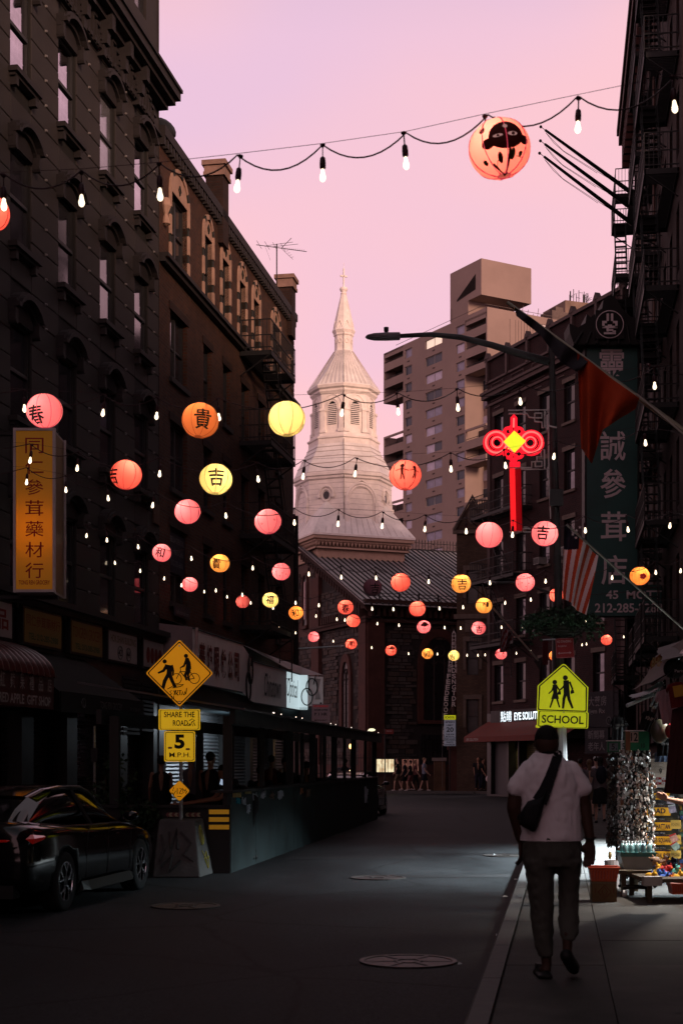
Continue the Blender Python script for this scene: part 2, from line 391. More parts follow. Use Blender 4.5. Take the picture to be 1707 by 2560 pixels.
def window(parent,xa,xb,za,zb,y=.2,fm=None,gm=GLASS4,style='sash',label=None):
 fm=fm or FRAME;gm=gm or GLASS
 w=round(xb-xa,3);h=round(zb-za,3);k=(w,h,fm.name,style)
 if k not in _WC:
  m=MB();b=.055
  m.box(0,b,0,.07,0,h);m.box(w-b,w,0,.07,0,h);m.box(b,w-b,0,.07,0,b);m.box(b,w-b,0,.07,h-b,h)
  if style=='sash':m.box(b,w-b,-.015,.06,h*.5-.035,h*.5+.035)
  if style=='pair':
   m.box(w/2-.06,w/2+.06,-.01,.06,b,h-b);m.box(b,w/2-.06,0,.06,h*.5-.03,h*.5+.03);m.box(w/2+.06,w-b,0,.06,h*.5-.03,h*.5+.03)
  if style=='cross':m.box(b,w-b,0,.05,h*.5-.02,h*.5+.02);m.box(w/2-.02,w/2+.02,.001,.05,b,h-b)
  if style=='split':m.box(w/2-.03,w/2+.03,0,.05,b,h-b)
  _WC[k]=m.mesh('window',fm)
 f=ob('window',_WC[k],parent,loc=(xa,y,za),label=label)
 if style in('sash',):ps=[(.05,w-.05,.05,h/2),(.05,w-.05,h/2,h-.05)]
 elif style in('pair','split'):ps=[(.05,w/2,.05,h-.05),(w/2,w-.05,.05,h-.05)]
 else:ps=[(.05,w-.05,.05,h-.05)]
 for i,(a,b,c,d)in enumerate(ps):
  g2=gm[i%len(gm)]if isinstance(gm,(list,tuple))else gm
  kk=(round(b-a,3),round(d-c,3),g2.name)
  if kk not in _WC:
   m=MB();m.box(0,b-a,0,.012,0,d-c);_WC[kk]=m.mesh('pane',g2)
  ob('pane',_WC[kk],f,loc=(a,.035+.015*(i%2),c))
 return f
def core(parent,x0,x1,z0,z1,depth,mt,name='side_wall',y=.45):
 m=MB()
 m.quad((x0,0,z0),(x0,0,z1),(x0,depth,z1),(x0,depth,z0));m.quad((x1,0,z0),(x1,depth,z0),(x1,depth,z1),(x1,0,z1))
 m.quad((x0,0,z1),(x1,0,z1),(x1,depth,z1),(x0,depth,z1));m.quad((x0,depth,z0),(x0,depth,z1),(x1,depth,z1),(x1,depth,z0))
 m.quad((x0,y,z0),(x1,y,z0),(x1,y,z1),(x0,y,z1))
 return m.build(name,mt,parent,fix=False)

def fire_escape(label,loc,rot,x0,x1,zs,depth=1.0,stair=(0.25,.75),group='fire escapes on the tenement fronts',mt=None,drop=True,flip=False,rail=.95,bal=.13):
 mt=mt or BLK
 t=thing('fire_escape',label,'fire escape',loc,rot,group)
 L_=x1-x0
 mp_=MB()
 for a,b,c,d,e,f in((0,L_,-depth,-depth+.05,-.14,0),(0,L_,-.05,0,-.1,0),(0,.05,-depth,0,-.14,0),(L_-.05,L_,-depth,0,-.14,0)):mp_.box(a,b,c,d,e,f)
 n=int(L_/.09)
 for i in range(n):
  x=.06+i*(L_-.1)/n
  if flip is False and stair[0]*L_<x<stair[1]*L_:
   mp_.box(x,x+.035,-depth+.55,-.05,-.03,-.005)
  else:mp_.box(x,x+.035,-depth+.05,-.05,-.03,-.005)
 pm=mp_.mesh('platform',mt)
 mr=MB()
 for zz in(rail,rail*.5,.1):
  mr.box(0,L_,-depth,-depth+.03,zz-.015,zz+.015);mr.box(0,.03,-depth+.03,0,zz-.015,zz+.015);mr.box(L_-.03,L_,-depth+.03,0,zz-.015,zz+.015)
 x=0.03
 while x<L_:mr.box(x,x+.016,-depth+.004,-depth+.02,0,rail);x+=bal
 y=-depth
 while y<-.05:mr.box(.005,.021,y,y+.016,0,rail);mr.box(L_-.021,L_-.005,y,y+.016,0,rail);y+=bal
 rm=mr.mesh('railing',mt)
 mk=MB()
 for xx in(.02,L_-.06):mk.tube((xx+.02,-depth+.02,-.1),(xx+.02,-.02,-.75),.022,n=5)
 km=mk.mesh('bracket',mt)
 for i,z in enumerate(zs):
  ob('platform',pm,t,loc=(x0,0,z));ob('railing',rm,t,loc=(x0,0,z));ob('bracket',km,t,loc=(x0,0,z))
  if i+1<len(zs):
   dz=zs[i]-zs[i+1];m=MB()
   xa=x0+stair[0]*L_;xb=x0+stair[1]*L_
   for yy in(-depth+.08,-depth+.5):
    m.tube((xa,yy,z),(xb,yy,z-dz),.03,n=4)
    m.tube((xa,yy,z+.75),(xb,yy,z-dz+.75),.014,n=4)
    m.tube((xb,yy,z-dz),(xb,yy,z-dz+.75),.012,n=4)
   k=11
   for j in range(k):
    q=(j+.5)/k;xx=xa+(xb-xa)*q;zz=z-dz*q
    m.box(xx-.09,xx+.09,-depth+.08,-depth+.5,zz-.012,zz+.012)
   m.build('stair',mt,t)
 if drop:
  m=MB();z=zs[-1];xx=x0+L_*.8
  for yy in(-depth-.03,-depth+.37):m.tube((xx,yy,z+1),(xx,yy,z-1.6),.02,n=5)
  zz=z-1.5
  while zz<z+.9:m.tube((xx,-depth-.03,zz),(xx,-depth+.37,zz),.012,n=5);zz+=.3
  m.build('ladder',mt,t)
 return t

def ac_unit(parent_loc,rot,label,group='window air conditioners',s=1.0):
 t=thing('air_conditioner',label,'air conditioner',parent_loc,rot,group)
 m=MB();m.box(-.3*s,.3*s,-.38,.05,0,.38*s)
 m.build('casing',mat('ac_casing',(.22,.21,.2),.6,var=.2),t)
 m=MB()
 for i in range(7):m.box(-.26*s,.26*s,-.395,-.381,.04+i*.045*s,.06+i*.045*s)
 m.build('grille',mat('ac_grille',(.05,.05,.05),.6),t)
 return t

# ================================================================= LEFT: grey stucco tenement
LROT=math.atan2(1,.18);LN=math.hypot(1,.18)
def ls(Y):return Y*LN # along-street coordinate of the left wall
L0=(-11.3,0,0)
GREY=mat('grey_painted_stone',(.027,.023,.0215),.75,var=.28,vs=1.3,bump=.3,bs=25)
GREYD=mat('grey_painted_stone_joint',(.016,.015,.014),.85,var=.2)
GREYT=mat('grey_painted_trim',(.020,.017,.017),.7,var=.25,vs=5)
grey=thing('grey_tenement','dark grey stone tenement with hooded windows above the red apple gift shop','building',L0,LROT)
cols=[26.1,28.55,31.0,33.5,35.9];heads=[16.6,13.3,10.0,6.7];WW=.98;WH=1.9
SE=ls(37.3)
holes=[]
for c in cols:
 x=ls(c)
 for h in heads:holes.append((x-WW/2,x+WW/2,h-WH,h))
ah=[(ls(c)-.45,ls(c)+.45,19.75,21.6)for c in cols]
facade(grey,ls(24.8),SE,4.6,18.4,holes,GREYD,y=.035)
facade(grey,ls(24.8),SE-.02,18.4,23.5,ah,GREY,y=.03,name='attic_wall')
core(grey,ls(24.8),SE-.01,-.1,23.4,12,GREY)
# stone courses: every block of the front its own piece
blkmesh={}
rows_z=[];z=4.75
while z<17.3:rows_z.append(z);z+=.50
def in_hole(x0,x1,z0,z1):
 return any(h[0]-.02<x1-.001 and h[1]+.02>x0+.001 and h[2]-.16<z1-.01 and h[3]+.42>z0+.01 for h in holes)
nb=0
edges=[ls(24.8)]
for c in cols:edges+=[ls(c)-WW/2-.02,ls(c)+WW/2+.02]
edges.append(SE)
rest=MB()
for zi,z in enumerate(rows_z):
 for i in range(len(edges)-1):
  a,b=edges[i],edges[i+1]
  h=.5
  if i%2==1 and in_hole(a+.1,b-.1,z,z+h):continue
  key=(round(b-a,2),round(h,2))
  if nb<285 and a>ls(26):
   if key not in blkmesh:
    m=MB();w=key[0];g=.007;e_=.02
    m.loft([[(g,.035,g),(w-g,.035,g),(w-g,.035,h-g),(g,.035,h-g)],[(g,e_,g),(w-g,e_,g),(w-g,e_,h-g),(g,e_,h-g)],
      [(g+.015,.008,g+.015),(w-g-.015,.008,g+.015),(w-g-.015,.008,h-g-.015),(g+.015,.008,h-g-.015)]],cap=False)
    m.quad((g+.015,.008,g+.015),(w-g-.015,.008,g+.015),(w-g-.015,.008,h-g-.015),(g+.015,.008,h-g-.015))
    blkmesh[key]=m.mesh('stone_block',GREY)
   ob('stone_block',blkmesh[key],grey,loc=(a,random.uniform(-.003,.003),z));nb+=1
  else:rest.box(a+.007,b-.007,.01,.035,z+.007,z+h-.007)
rest.build('stone_block_rows',GREY,grey,kind='stuff')
# small pale anchors down the middle of the piers
m=MB()
for i in range(0,len(edges)-1,2):
 cx=(edges[i]+edges[i+1])/2
 for z in rows_z:m.tube((cx,.01,z),(cx,-.035,z),.035,.02,n=6)
m.build('wall_stud',mat('wall_stud_metal',(.16,.15,.145),.5,metal=.3,var=.1),grey,kind='stuff')
for ci,c in enumerate(cols):
 x=ls(c)
 for hi,h in enumerate(heads):
  window(grey,x-WW/2,x+WW/2,h-WH,h,.07,FRAME,[GLASS2 if(ci*3+hi*5)%4==1 else GLASS,GLASS if(ci+hi)%3 else GLASS2]if hi==0 else[GLASS3,MATS['dull_window_glass']if(ci+hi)%3==0 else GLASS3])
 window(grey,x-.45,x+.45,19.75,21.6,.1)
# hood moulds and sills, one shared mesh each
m=MB();N=14;hw=WW/2+.17
def hoodz(u):return .16+.27*(math.cos(u*math.pi/2)**1.5 if abs(u)<.78 else .04)
for(off,proj,th)in((0,.24,.085),(.085,.17,.07),(-.08,.10,.08)):
 up=[];lo=[]
 for i in range(N+1):
  u=-1+2*i/N
  zz=.16+.26*max(0,math.cos(u*math.pi*.56))**.8+off
  if abs(u)>.82:zz=.15+off
  up.append((u*hw,zz+th));lo.append((u*hw,zz))
 for i in range(N):
  m.prism([lo[i],lo[i+1],up[i+1],up[i]],-proj,.03)
m.prism([(-hw+.16,-.02),(hw-.16,-.02),(hw-.16,.12),(.3,.3),(0,.36),(-.3,.3),(-hw+.16,.12)],-.03,.03)
for s_ in(-1,1):m.box(s_*(hw-.07)-.06,s_*(hw-.07)+.06,-.15,.03,-.12,.17);m.tube((s_*(hw-.07),-.16,-.12),(s_*(hw-.07),.03,-.12),.055,n=8)
hood=m.mesh('window_hood',GREYT,fix=True)
m=MB();m.box(-hw+.02,hw-.02,-.18,.03,-.1,0);m.box(-hw+.07,hw-.07,-.12,.03,-.16,-.1)
for s_ in(-1,1):m.box(s_*.48-.06,s_*.48+.06,-.12,.03,-.32,-.16)
sill=m.mesh('window_sill',GREYT,fix=True)
for c in cols:
 for h in heads:
  ob('window_hood',hood,grey,loc=(ls(c),0,h));ob('window_sill',sill,grey,loc=(ls(c),0,h-WH))
# bracketed frieze and cornice
m=MB()
x0=ls(24.8);x1=SE
m.box(x0,x1,-.08,.03,17.30,17.38);m.box(x0,x1+.05,-.22,.03,17.98,18.1);m.box(x0,x1+.1,-.40,.03,18.1,18.22);m.box(x0,x1+.15,-.52,.03,18.22,18.42);m.box(x0,x1+.18,-.57,.03,18.42,18.50)
m.build('cornice',GREYT,grey)
m=MB()
for k in range(4): # stepped fretwork of one bay
 for s_ in(-1,1):
  xx=s_*(.12+.17*k);m.box(xx-.045,xx+.045,-.07-.012*k,.03,17.36+.0*k,17.98-.13*k);m.box(min(xx,xx+s_*.17)-.02,max(xx,xx+s_*.17)+.02,-.09-.012*k,.03,17.90-.13*k,17.98-.13*k)
  m.box(xx-.06,xx+.06,-.12,.03,17.32,17.42)
fret=m.mesh('frieze_ornament',GREYT,fix=True)
m=MB();m.box(-.11,.11,-.36,.03,17.75,18.1);m.box(-.11,.11,-.24,.03,17.45,17.75);m.box(-.08,.08,-.16,.03,17.2,17.45)
corb=m.mesh('cornice_bracket',GREYT,fix=True)
allc=[(cols[i]+cols[i+1])/2 for i in range(4)]+[24.95]
for c in cols+[(cols[i]+cols[i+1])/2 for i in range(4)]:
 ob('frieze_ornament',fret,grey,loc=(ls(c),0,0))
for c in allc+cols[:-1]:ob('cornice_bracket',corb,grey,loc=(ls(c)+.62,0,0))
# ground floor front
DARK=mat('black_shopfront',(.008,.008,.008),.45,var=.3)
holes0=[(ls(25.2),ls(28.6),.0,2.9),(ls(29.2),ls(31.0),.0,2.9),(ls(31.6),ls(34.4),.0,2.8),(ls(34.9),ls(36.9),0,3.1)]
facade(grey,ls(24.8),SE,-.1,4.6,holes0,DARK,rev=.4,name='shopfront',y=.02)
GRILLE=mat('shutter_grille',(.02,.02,.02),.4,metal=.6,var=.2)
for(a,b,c,d)in holes0:
 m=MB();z=c+.03
 while z<d:m.box(a,b,.3,.32,z,z+.012);z+=.09
 x=a
 while x<b:m.box(x,x+.012,.32,.333,c,d);x+=.16
 m.build('shutter',GRILLE,grey)
 m=MB();m.quad((a,.44,c),(b,.44,c),(b,.44,d),(a,.44,d));m.build('shop_glass',GLASS,grey,fix=False)
m=MB();m.box(x0,SE,-.18,.03,4.56,4.68);m.box(x0,SE,-.3,.03,4.68,4.8);m.build('shopfront_cornice',GREYT,grey)
m=MB()
for i in range(14):m.box(ls(34.5),ls(35.7),-.02,.02,2.2+i*.1,2.26+i*.1)
for i in range(12):m.box(ls(35.9),ls(36.8),-.02,.02,2.3+i*.1,2.36+i*.1)
m.build('louvre',GREYT,grey)
# off-frame continuation of the row (keeps the street a street)
back=thing('neighbour_tenement','dark tenement continuing the grey row at the picture edge','building',L0,LROT)
m=MB();m.box(ls(-40),ls(24.78),0,12,-.1,20);m.build('wall',GREY,back)

# wall signs above the shops
SBLUE=mat('sign_dark_frame',(.012,.012,.012),.5)
RED=mat('sign_red_print',(.16,.008,.006),.5,var=.1)
def wall_sign(name,label,cat,Ya,Yb,z0,z1,face,words,group=None,emit=False):
 t=thing(name,label,cat,L0,LROT,group)
 a,b=ls(Ya),ls(Yb)
 m=MB();m.box(a-.05,b+.05,-.13,.015,z0-.05,z1+.05);m.build('frame',SBLUE,t)
 m=MB();m.box(a,b,-.145,-.131,z0,z1);m.build('panel',face,t)
 for(txt,u,v,w,h,mt,bold)in words:
  text(t,txt,mt,a+(b-a)*u,z0+(z1-z0)*v,(b-a)*w,(z1-z0)*h,-.149,bold)
 return t
YEL=mat('faded_yellow_panel',(.13,.085,.006),.4,var=.25,vs=2)
WHT=mat('dull_white_panel',(.26,.24,.24),.4,var=.2,vs=2)
GRN=mat('green_print',(.02,.07,.035),.5,var=.1)
BRN=mat('brown_red_print',(.12,.012,.008),.5,var=.1)
GOLD=mat('gold_print',(.12,.09,.05),.5,var=.1)
wall_sign('shop_sign','white panel sign cut by the left picture edge beside the yellow ones','sign',26.0,27.75,3.86,4.5,WHT,[('用品',.5,.5,.8,.6,RED,.02)])
wall_sign('shop_sign','yellow sign with red Chinese characters over TEL: 212-285-2988','sign',28.35,30.25,3.86,4.5,YEL,[('同仁參茸藥材行',.5,.68,.92,.34,BRN,.0),('TEL: 212-285-2988',.5,.2,.8,.2,GRN,.03)])
wall_sign('shop_sign','yellow sign reading TONG REN GROCERY with green telephone number','sign',30.85,32.7,3.86,4.5,YEL,[('TONGREN GROCERY',.5,.66,.95,.36,BRN,.0),('TEL: 212-285-2988',.5,.2,.8,.2,GRN,.03)])
s4=wall_sign('building_sign','white sign with HOK SHAN BUILDING above the ovals 42 and 44','sign',33.15,35.1,3.86,4.5,WHT,[('HOK SHAN BUILDING',.5,.76,.9,.26,GOLD,.02),('42',.38,.3,.12,.24,TEXTBLK,.03),('44',.68,.3,.12,.24,TEXTBLK,.03)])
m=MB()
for u in(.38,.68):
 cx=ls(33.15)+(ls(35.1)-ls(33.15))*u;m.path([(cx+.17*math.cos(q*math.pi/8),-.15,4.05+.15*math.sin(q*math.pi/8))for q in range(16)],.012,4,closed=True)
m.build('oval',mat('grey_print',(.08,.08,.08),.5),s4)
s5=wall_sign('shop_sign','white sign with a row of dark red ovals left of the diamond road sign','sign',35.65,37.2,3.86,4.5,WHT,[])
for i in range(4):
 m=MB();cx=ls(35.95)+i*.32;m.prism([(cx+.13*math.cos(q*math.pi/8),4.15+.19*math.sin(q*math.pi/8))for q in range(16)],-.155,-.146);m.build('oval',BRN,s5)

# projecting box sign with seven characters (lit from inside near its foot)
bs=thing('box_sign','tall yellow box sign with seven red Chinese characters TONG REN GROCERY','sign')
Ys=25.5;xa,xb=xat(41,Ys),xat(133,Ys);zt,zb=zat(1077,Ys),zat(1474,Ys)
def lightbox():
 m=bpy.data.materials.new('yellow_lightbox');m.use_nodes=True;t=m.node_tree;n=t.nodes;p=n['Principled BSDF']
 p.inputs['Base Color'].default_value=(.30,.155,.006,1);p.inputs['Roughness'].default_value=.35
 p.inputs['Emission Color'].default_value=(1,.46,.006,1);p.inputs['Emission Strength'].default_value=.10
 MATS['yellow_lightbox']=m;return m
LB=lightbox()
# translucent acrylic so that the lamp inside shows as a pool of light
tr=LB.node_tree;trn=tr.nodes.new('ShaderNodeBsdfTranslucent');trn.inputs[0].default_value=(.85,.42,.01,1)
mx=tr.nodes.new('ShaderNodeMixShader');mx.inputs[0].default_value=.5;o_=tr.nodes['Material Output']
tr.links.new(tr.nodes['Principled BSDF'].outputs[0],mx.inputs[1]);tr.links.new(trn.outputs[0],mx.inputs[2]);tr.links.new(mx.outputs[0],o_.inputs[0])
m=MB();m.box(xa,xb,Ys,Ys+.006,zb,zt);m.build('face_panel',LB,bs)
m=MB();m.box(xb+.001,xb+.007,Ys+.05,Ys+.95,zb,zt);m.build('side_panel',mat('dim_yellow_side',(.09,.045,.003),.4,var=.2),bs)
m=MB();fr=.045
m.box(xa-fr,xa,Ys-.03,Ys+1,zb-fr,zt+fr);m.box(xb,xb+fr,Ys-.03,Ys+.05,zb-fr,zt+fr);m.box(xa,xb,Ys-.03,Ys+1,zt,zt+fr);m.box(xa,xb,Ys-.03,Ys+1,zb-fr,zb)
m.box(xb+.008,xb+fr,Ys+.95,Ys+1,zb-fr,zt+fr);m.box(xa,xb,Ys+.95,Ys+1,zb,zt)
m.build('frame',mat('pale_sign_trim',(.36,.31,.31),.5,metal=.2,var=.2),bs)
m=MB()
for z in(zt+.06,zb-.08):m.box(wxl(Ys+.5)-.1,xb,Ys+.45,Ys+.55,z-.03,z+.03)
m.build('bracket',BLK,bs)
W_=xb-xa;H_=zt-zb
for i,ch in enumerate('同仁參茸藥材行'):
 text(bs,ch,mat('maroon_print',(.26,.006,.004),.5,var=0),(xa+xb)/2+.0,zt-H_*(.093+.131*i),W_*.50,H_*.098,Ys-.004,.004)
text(bs,'TONG REN GROCERY',MATS['maroon_print'],(xa+xb)/2,zb+H_*.045,W_*.84,H_*.028,Ys-.004,.02)
ld=bpy.data.lights.new('sign_lamp','POINT');ld.energy=14;ld.color=(1,.72,.35);ld.shadow_soft_size=.06
lo=bpy.data.objects.new('sign_lamp',ld);COL.objects.link(lo);lo.location=((xa+xb)/2-.05,Ys+.28,zt-H_*.62);lo.parent=bs

# scalloped red awning and dark green awning
aw=thing('awning','dark red scalloped awning of the RED APPLE GIFT SHOP','awning',L0,LROT)
AR=mat('dark_red_canvas',(.045,.008,.007),.35,var=.3,vs=3)
a,b=ls(24.0),ls(27.3)-.25
nrib=12
for i in range(nrib):
 m=MB();u0=a+(b-a)*i/nrib;u1=a+(b-a)*(i+1)/nrib;mid=(u0+u1)/2;rw=(u1-u0)/2
 rings=[]
 for k in range(9):
  th=k/8*math.pi/2;yy=-1.2*math.sin(th);zz=3.05+.6*math.cos(th)
  rings.append([(mid+rw*math.cos(q),yy-.12*math.sin(th)*math.sin(q),zz+.09*math.sin(q)*math.cos(th)+.03*math.sin(q))for q in[math.pi*j/6 for j in range(7)]])
 m.loft(rings,cap=False);m.build('awning_rib',AR,aw,smooth=True)
m=MB();m.box(a,b,-1.24,-1.2,2.5,3.08);m.box(b-.03,b,-1.2,0,2.55,3.05);m.build('valance',AR,aw)
PW=mat('pale_print',(.30,.27,.26),.5,var=.1)
for i,ch in enumerate('紅蘋果禮品店'):
 text(aw,ch,PW,b-.22-(5-i)*.42,2.93,.20,.26,-1.25,.01)
text(aw,'RED APPLE  GIFT SHOP',PW,b-1.32,2.63,2.3,.17,-1.25,.02)
aw=thing('awning','long dark green awning marked TONG REN GROCERY','awning',L0,LROT)
a,b=ls(27.45),ls(32.3)
GA=mat('dark_green_canvas',(.005,.006,.0055),.95,var=.3,vs=3)
m=MB();m.quad((a,-1.2,2.85),(b,-1.2,2.85),(b-.3,0,3.75),(a,0,3.75));m.quad((b,-1.2,2.85),(b,-1.2,2.5),(b-.3,0,2.5),(b-.3,0,3.75));m.quad((a,-1.2,2.85),(a,0,3.75),(a,0,2.5),(a,-1.2,2.5))
m.build('canopy',GA,aw,fix=False)
m=MB();m.box(a,b,-1.23,-1.205,2.48,2.86);m.build('valance',GA,aw)
GP=mat('grey_canvas_print',(.075,.075,.075),.6,var=.1)
text(aw,'TONG REN GROCERY',GP,ls(30.2),2.68,1.35,.15,-1.236,.01);text(aw,'同仁參茸藥材行',GP,ls(31.7),2.66,.7,.09,-1.236,.0)
m=MB();cx=ls(28.6);m.path([(cx+.1*math.cos(q*math.pi/8),-1.237,2.68+.09*math.sin(q*math.pi/8))for q in range(16)],.01,4,closed=True);m.tube((cx,-1.237,2.6),(cx,-1.237,2.76),.012,n=4);m.build('emblem',GP,aw)
bp=thing('notice_board','blank brown board on the grey wall beside the brick corner','notice board',L0,LROT)
m=MB();m.box(ls(36.75),ls(37.25),-.03,.0,7.5,8.0);m.build('board',mat('brown_board',(.06,.03,.018),.6),bp)

# ================================================================= LEFT: brick tenement
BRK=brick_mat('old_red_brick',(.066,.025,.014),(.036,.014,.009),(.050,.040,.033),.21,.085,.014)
BRKD=brick_mat('dark_red_brick',(.034,.016,.012),(.022,.012,.010),(.028,.022,.02))
STONE=mat('buff_stone',(.33,.21,.155),.8,var=.3,vs=3,bump=.4,bs=14)
GSTONE=mat('dark_band_stone',(.022,.024,.019),.7,var=.2)
brick=thing('brick_tenement','red brick tenement with arched stone top windows and a fire escape','building',L0,LROT)
B0,B1=SE+.0,ls(53.2)
tops=[(39.0,1.55),(41.8,.9),(43.7,.9),(45.7,.9),(47.5,.9),(50.3,1.2)]
holesB=[]
for c,w in tops:x=ls(c);holesB.append((x-w/2,x+w/2,14.55,16.35))
low=[(39.0,1.55),(41.8,.85),(43.9,.85),(46.1,.9),(48.3,.9),(50.8,.9)]
for h in(13.25,10.4,7.65):
 for c,w in low:x=ls(c);holesB.append((x-w/2,x+w/2,h-(1.75 if h>8 else 1.95),h))
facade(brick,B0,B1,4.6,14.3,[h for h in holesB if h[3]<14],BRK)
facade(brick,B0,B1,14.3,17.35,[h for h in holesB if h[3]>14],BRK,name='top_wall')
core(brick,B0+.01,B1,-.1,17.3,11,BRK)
for h in holesB:
 w=h[1]-h[0]
 gm=[GLASS4,GLASS3]if(int(h[0]*7+h[2]*3)%3)else GLASS3
 window(brick,h[0],h[1],h[2],h[3],.12,FRAME,gm,'pair' if w>1.4 else 'sash')
 m=MB();m.box(h[0]-.1,h[1]+.1,-.08,.05,h[2]-.13,h[2]);m.build('window_sill',GREYT,brick)
 if h[3]<14:
  m=MB();m.box(h[0]-.12,h[1]+.12,-.03,.05,h[3],h[3]+.2);m.build('lintel',BRKD,brick)
# arched stone surrounds of the top floor
for c,w in tops:
 x=ls(c);r=w/2;zc=16.35;H=.62 if w>1.3 else .5
 m=MB();n=10
 pts=[(x+r*math.cos(math.pi*i/n),zc+H*math.sin(math.pi*i/n))for i in range(n+1)]
 m.prism([(x-r,zc)]+[(p[0],p[1])for p in reversed(pts)][1:-1]+[(x+r,zc)],-.02,.05)
 m.build('tympanum',STONE,brick)
 m=MB();m.path([(x,-.03,zc+.12),(x+.09,-.03,zc+.24),(x,-.03,zc+.36),(x-.09,-.03,zc+.24)],.025,5,closed=True);m.build('carved_knot',GSTONE,brick)
 for i in range(n):
  a0,a1=math.pi*i/n,math.pi*(i+1)/n;m=MB()
  q=[(x+k*math.cos(a_),zc+kk*math.sin(a_))for k,kk,a_ in((r,H,a0),(r+.13,H+.13,a0),(r+.13,H+.13,a1),(r,H,a1))]
  m.prism(q,-.06,.03);m.build('voussoir',STONE if i%3!=1 else GSTONE,brick)
 for s_ in(-1,1):
  z=14.45;k=0
  while z<16.3:
   hh=.5 if k%2==0 else .22
   m=MB();xx=x+s_*(r+.065);m.box(xx-.065,xx+.065,-.055 if k%2==0 else-.03,.16,z,min(16.35,z+hh));m.build('jamb_stone',STONE if k%2==0 else GSTONE,brick)
   z+=hh;k+=1
m=MB();m.box(B0,B1+.05,-.16,.02,14.18,14.30);m.box(B0,B1+.1,-.24,.02,14.30,14.40);m.build('belt_course',GREYT,brick)
m=MB();m.box(B0,B1,-.16,.3,17.35,17.6)
for i in range(60):
 xx=B0+(B1-B0)*i/60;m.box(xx,xx+.12,-.14,0,17.12,17.35)
m.build('parapet',GREYT,brick)
for cpos,tall in((43.2,1.25),(52.5,1.0)):
 x=ls(cpos);m=MB();m.box(x-.32,x+.32,-.16,.36,16.6,17.5+tall);m.build('chimney_pier',BRKD,brick)
 m=MB();m.box(x-.38,x+.38,-.22,.42,17.3+tall,17.42+tall);m.box(x-.42,x+.42,-.26,.46,17.6+tall,17.74+tall);m.box(x-.36,x+.36,-.20,.40,17.42+tall,17.6+tall);m.build('chimney_cap',mat('rosy_stone',(.24,.15,.12),.8,var=.3),brick)
m=MB();xx=ls(37.7);m.lathe([(.0,0),(.12,.05),(.05,.3),(.14,.5),(.10,.7)],8,T=TR((xx,-.05,15.2)));m.build('carved_bracket',STONE,brick)
m=MB();xx=ls(52.2);m.lathe([(.0,0),(.12,.05),(.05,.3),(.14,.5),(.10,.7)],8,T=TR((xx,-.05,15.2)));m.build('carved_bracket',STONE,brick)
# quoins on the far corner
for i in range(16):
 m=MB();m.box(B1-.35 if i%2 else B1-.5,B1+.02,-.025,.02,14.5+i*.17,14.64+i*.17);m.build('quoin',BRKD,brick)
# ground floor: steel shutters
SH=mat('steel_shutter',(.10,.105,.11),.4,metal=.5,var=.25,vs=4)
sh0=[(ls(37.9),ls(40.6)),(ls(41.0),ls(43.6)),(ls(44.0),ls(46.8)),(ls(47.2),ls(50.0)),(ls(50.4),ls(52.8))]
facade(brick,B0,B1,-.1,4.6,[(a,b,.0,2.9)for a,b in sh0],DARK,name='shopfront',y=.01)
m=MB()
z=0
prof=[]
while z<2.9:prof+=[(.20,z),(.16,z+.05),(.20,z+.1)];z+=.1
for a,b in sh0:
 m=MB()
 for i in range(len(prof)-1):m.quad((a,prof[i][0],prof[i][1]),(b,prof[i][0],prof[i][1]),(b,prof[i+1][0],prof[i+1][1]),(a,prof[i+1][0],prof[i+1][1]))
 m.build('roller_shutter',SH,brick,fix=False)
fire_escape('black fire escape on the red brick tenement beside the church',L0,LROT,ls(45.4),ls(48.9),[14.15,11.4,8.55,5.75],1.0)

bw_=thing('window_banner','dark blue BELLA DENTAL banner hung in the lower brick window','banner',L0,LROT)
m=MB();m.box(ls(39.0)-.72,ls(39.0)+.72,.05,.07,6.5,7.55);m.build('cloth',mat('navy_banner',(.008,.01,.02),.6),bw_)
for k,(tx,ww)in enumerate((('BELLA DENTAL',1.25),('Dr. Wen Li-Carillo',1.15),('212-233-6606',1.1))):text(bw_,tx,mat('faded_print',(.11,.11,.12),.6),ls(39.0),7.36-k*.3,ww,.15,.045,.01)
bw2=thing('window_plate','small dark plate with pale lettering below the dental banner window','sign',L0,LROT)
m=MB();m.box(ls(39.0)-.7,ls(39.0)+.7,-.1,-.07,5.35,5.6);m.build('plate',MATS['navy_banner'],bw2);text(bw2,'bella.dental.com',MATS['faded_print'],ls(39.0),5.47,1.15,.12,-.105)

# optical shop sign canopy
op=thing('shop_sign_canopy','long white sign canopy with red characters and black script Chinatown Optical','sign')
def lw(Y,off,z):return Vector((wxl(Y)+off,Y,z))
OW=mat('dull_white_acrylic',(.62,.57,.57),.35,var=.15,vs=1.5)
OL=mat('lit_white_acrylic',(.35,.42,.43),.35,var=.1,emit=(.75,.95,1),es=.55)
OT=mat('teal_fascia',(.035,.05,.055),.6,var=.25)
o1=.84
def oq(mb_,Ya,Yb,za,zb,zc,zd,off=o1):mb_.quad(lw(Ya,off,za),lw(Yb,off,zb),lw(Yb,off,zc),lw(Ya,off,zd))
m=MB();oq(m,37.3,42.3,3.55,3.55,4.92,4.92);m.build('sign_panel',OW,op,fix=False)
m=MB();oq(m,42.3,43.6,3.55,3.32,4.55,4.92);m.build('sign_panel',OW,op,fix=False)
m=MB();oq(m,43.6,48.2,3.32,3.32,4.5,4.55);m.build('sign_panel',OW,op,fix=False)
m=MB();oq(m,48.2,50.2,3.32,3.32,4.5,4.5);m.build('sign_panel',OL,op,fix=False,label='lit end of the white sign panel')
m=MB();e0=lw(50.2,o1,3.32);m.quad(e0,e0+Vector((.28,0,0)),e0+Vector((.28,0,1.18)),e0+Vector((0,0,1.18)));m.build('sign_panel',OL,op,fix=False)
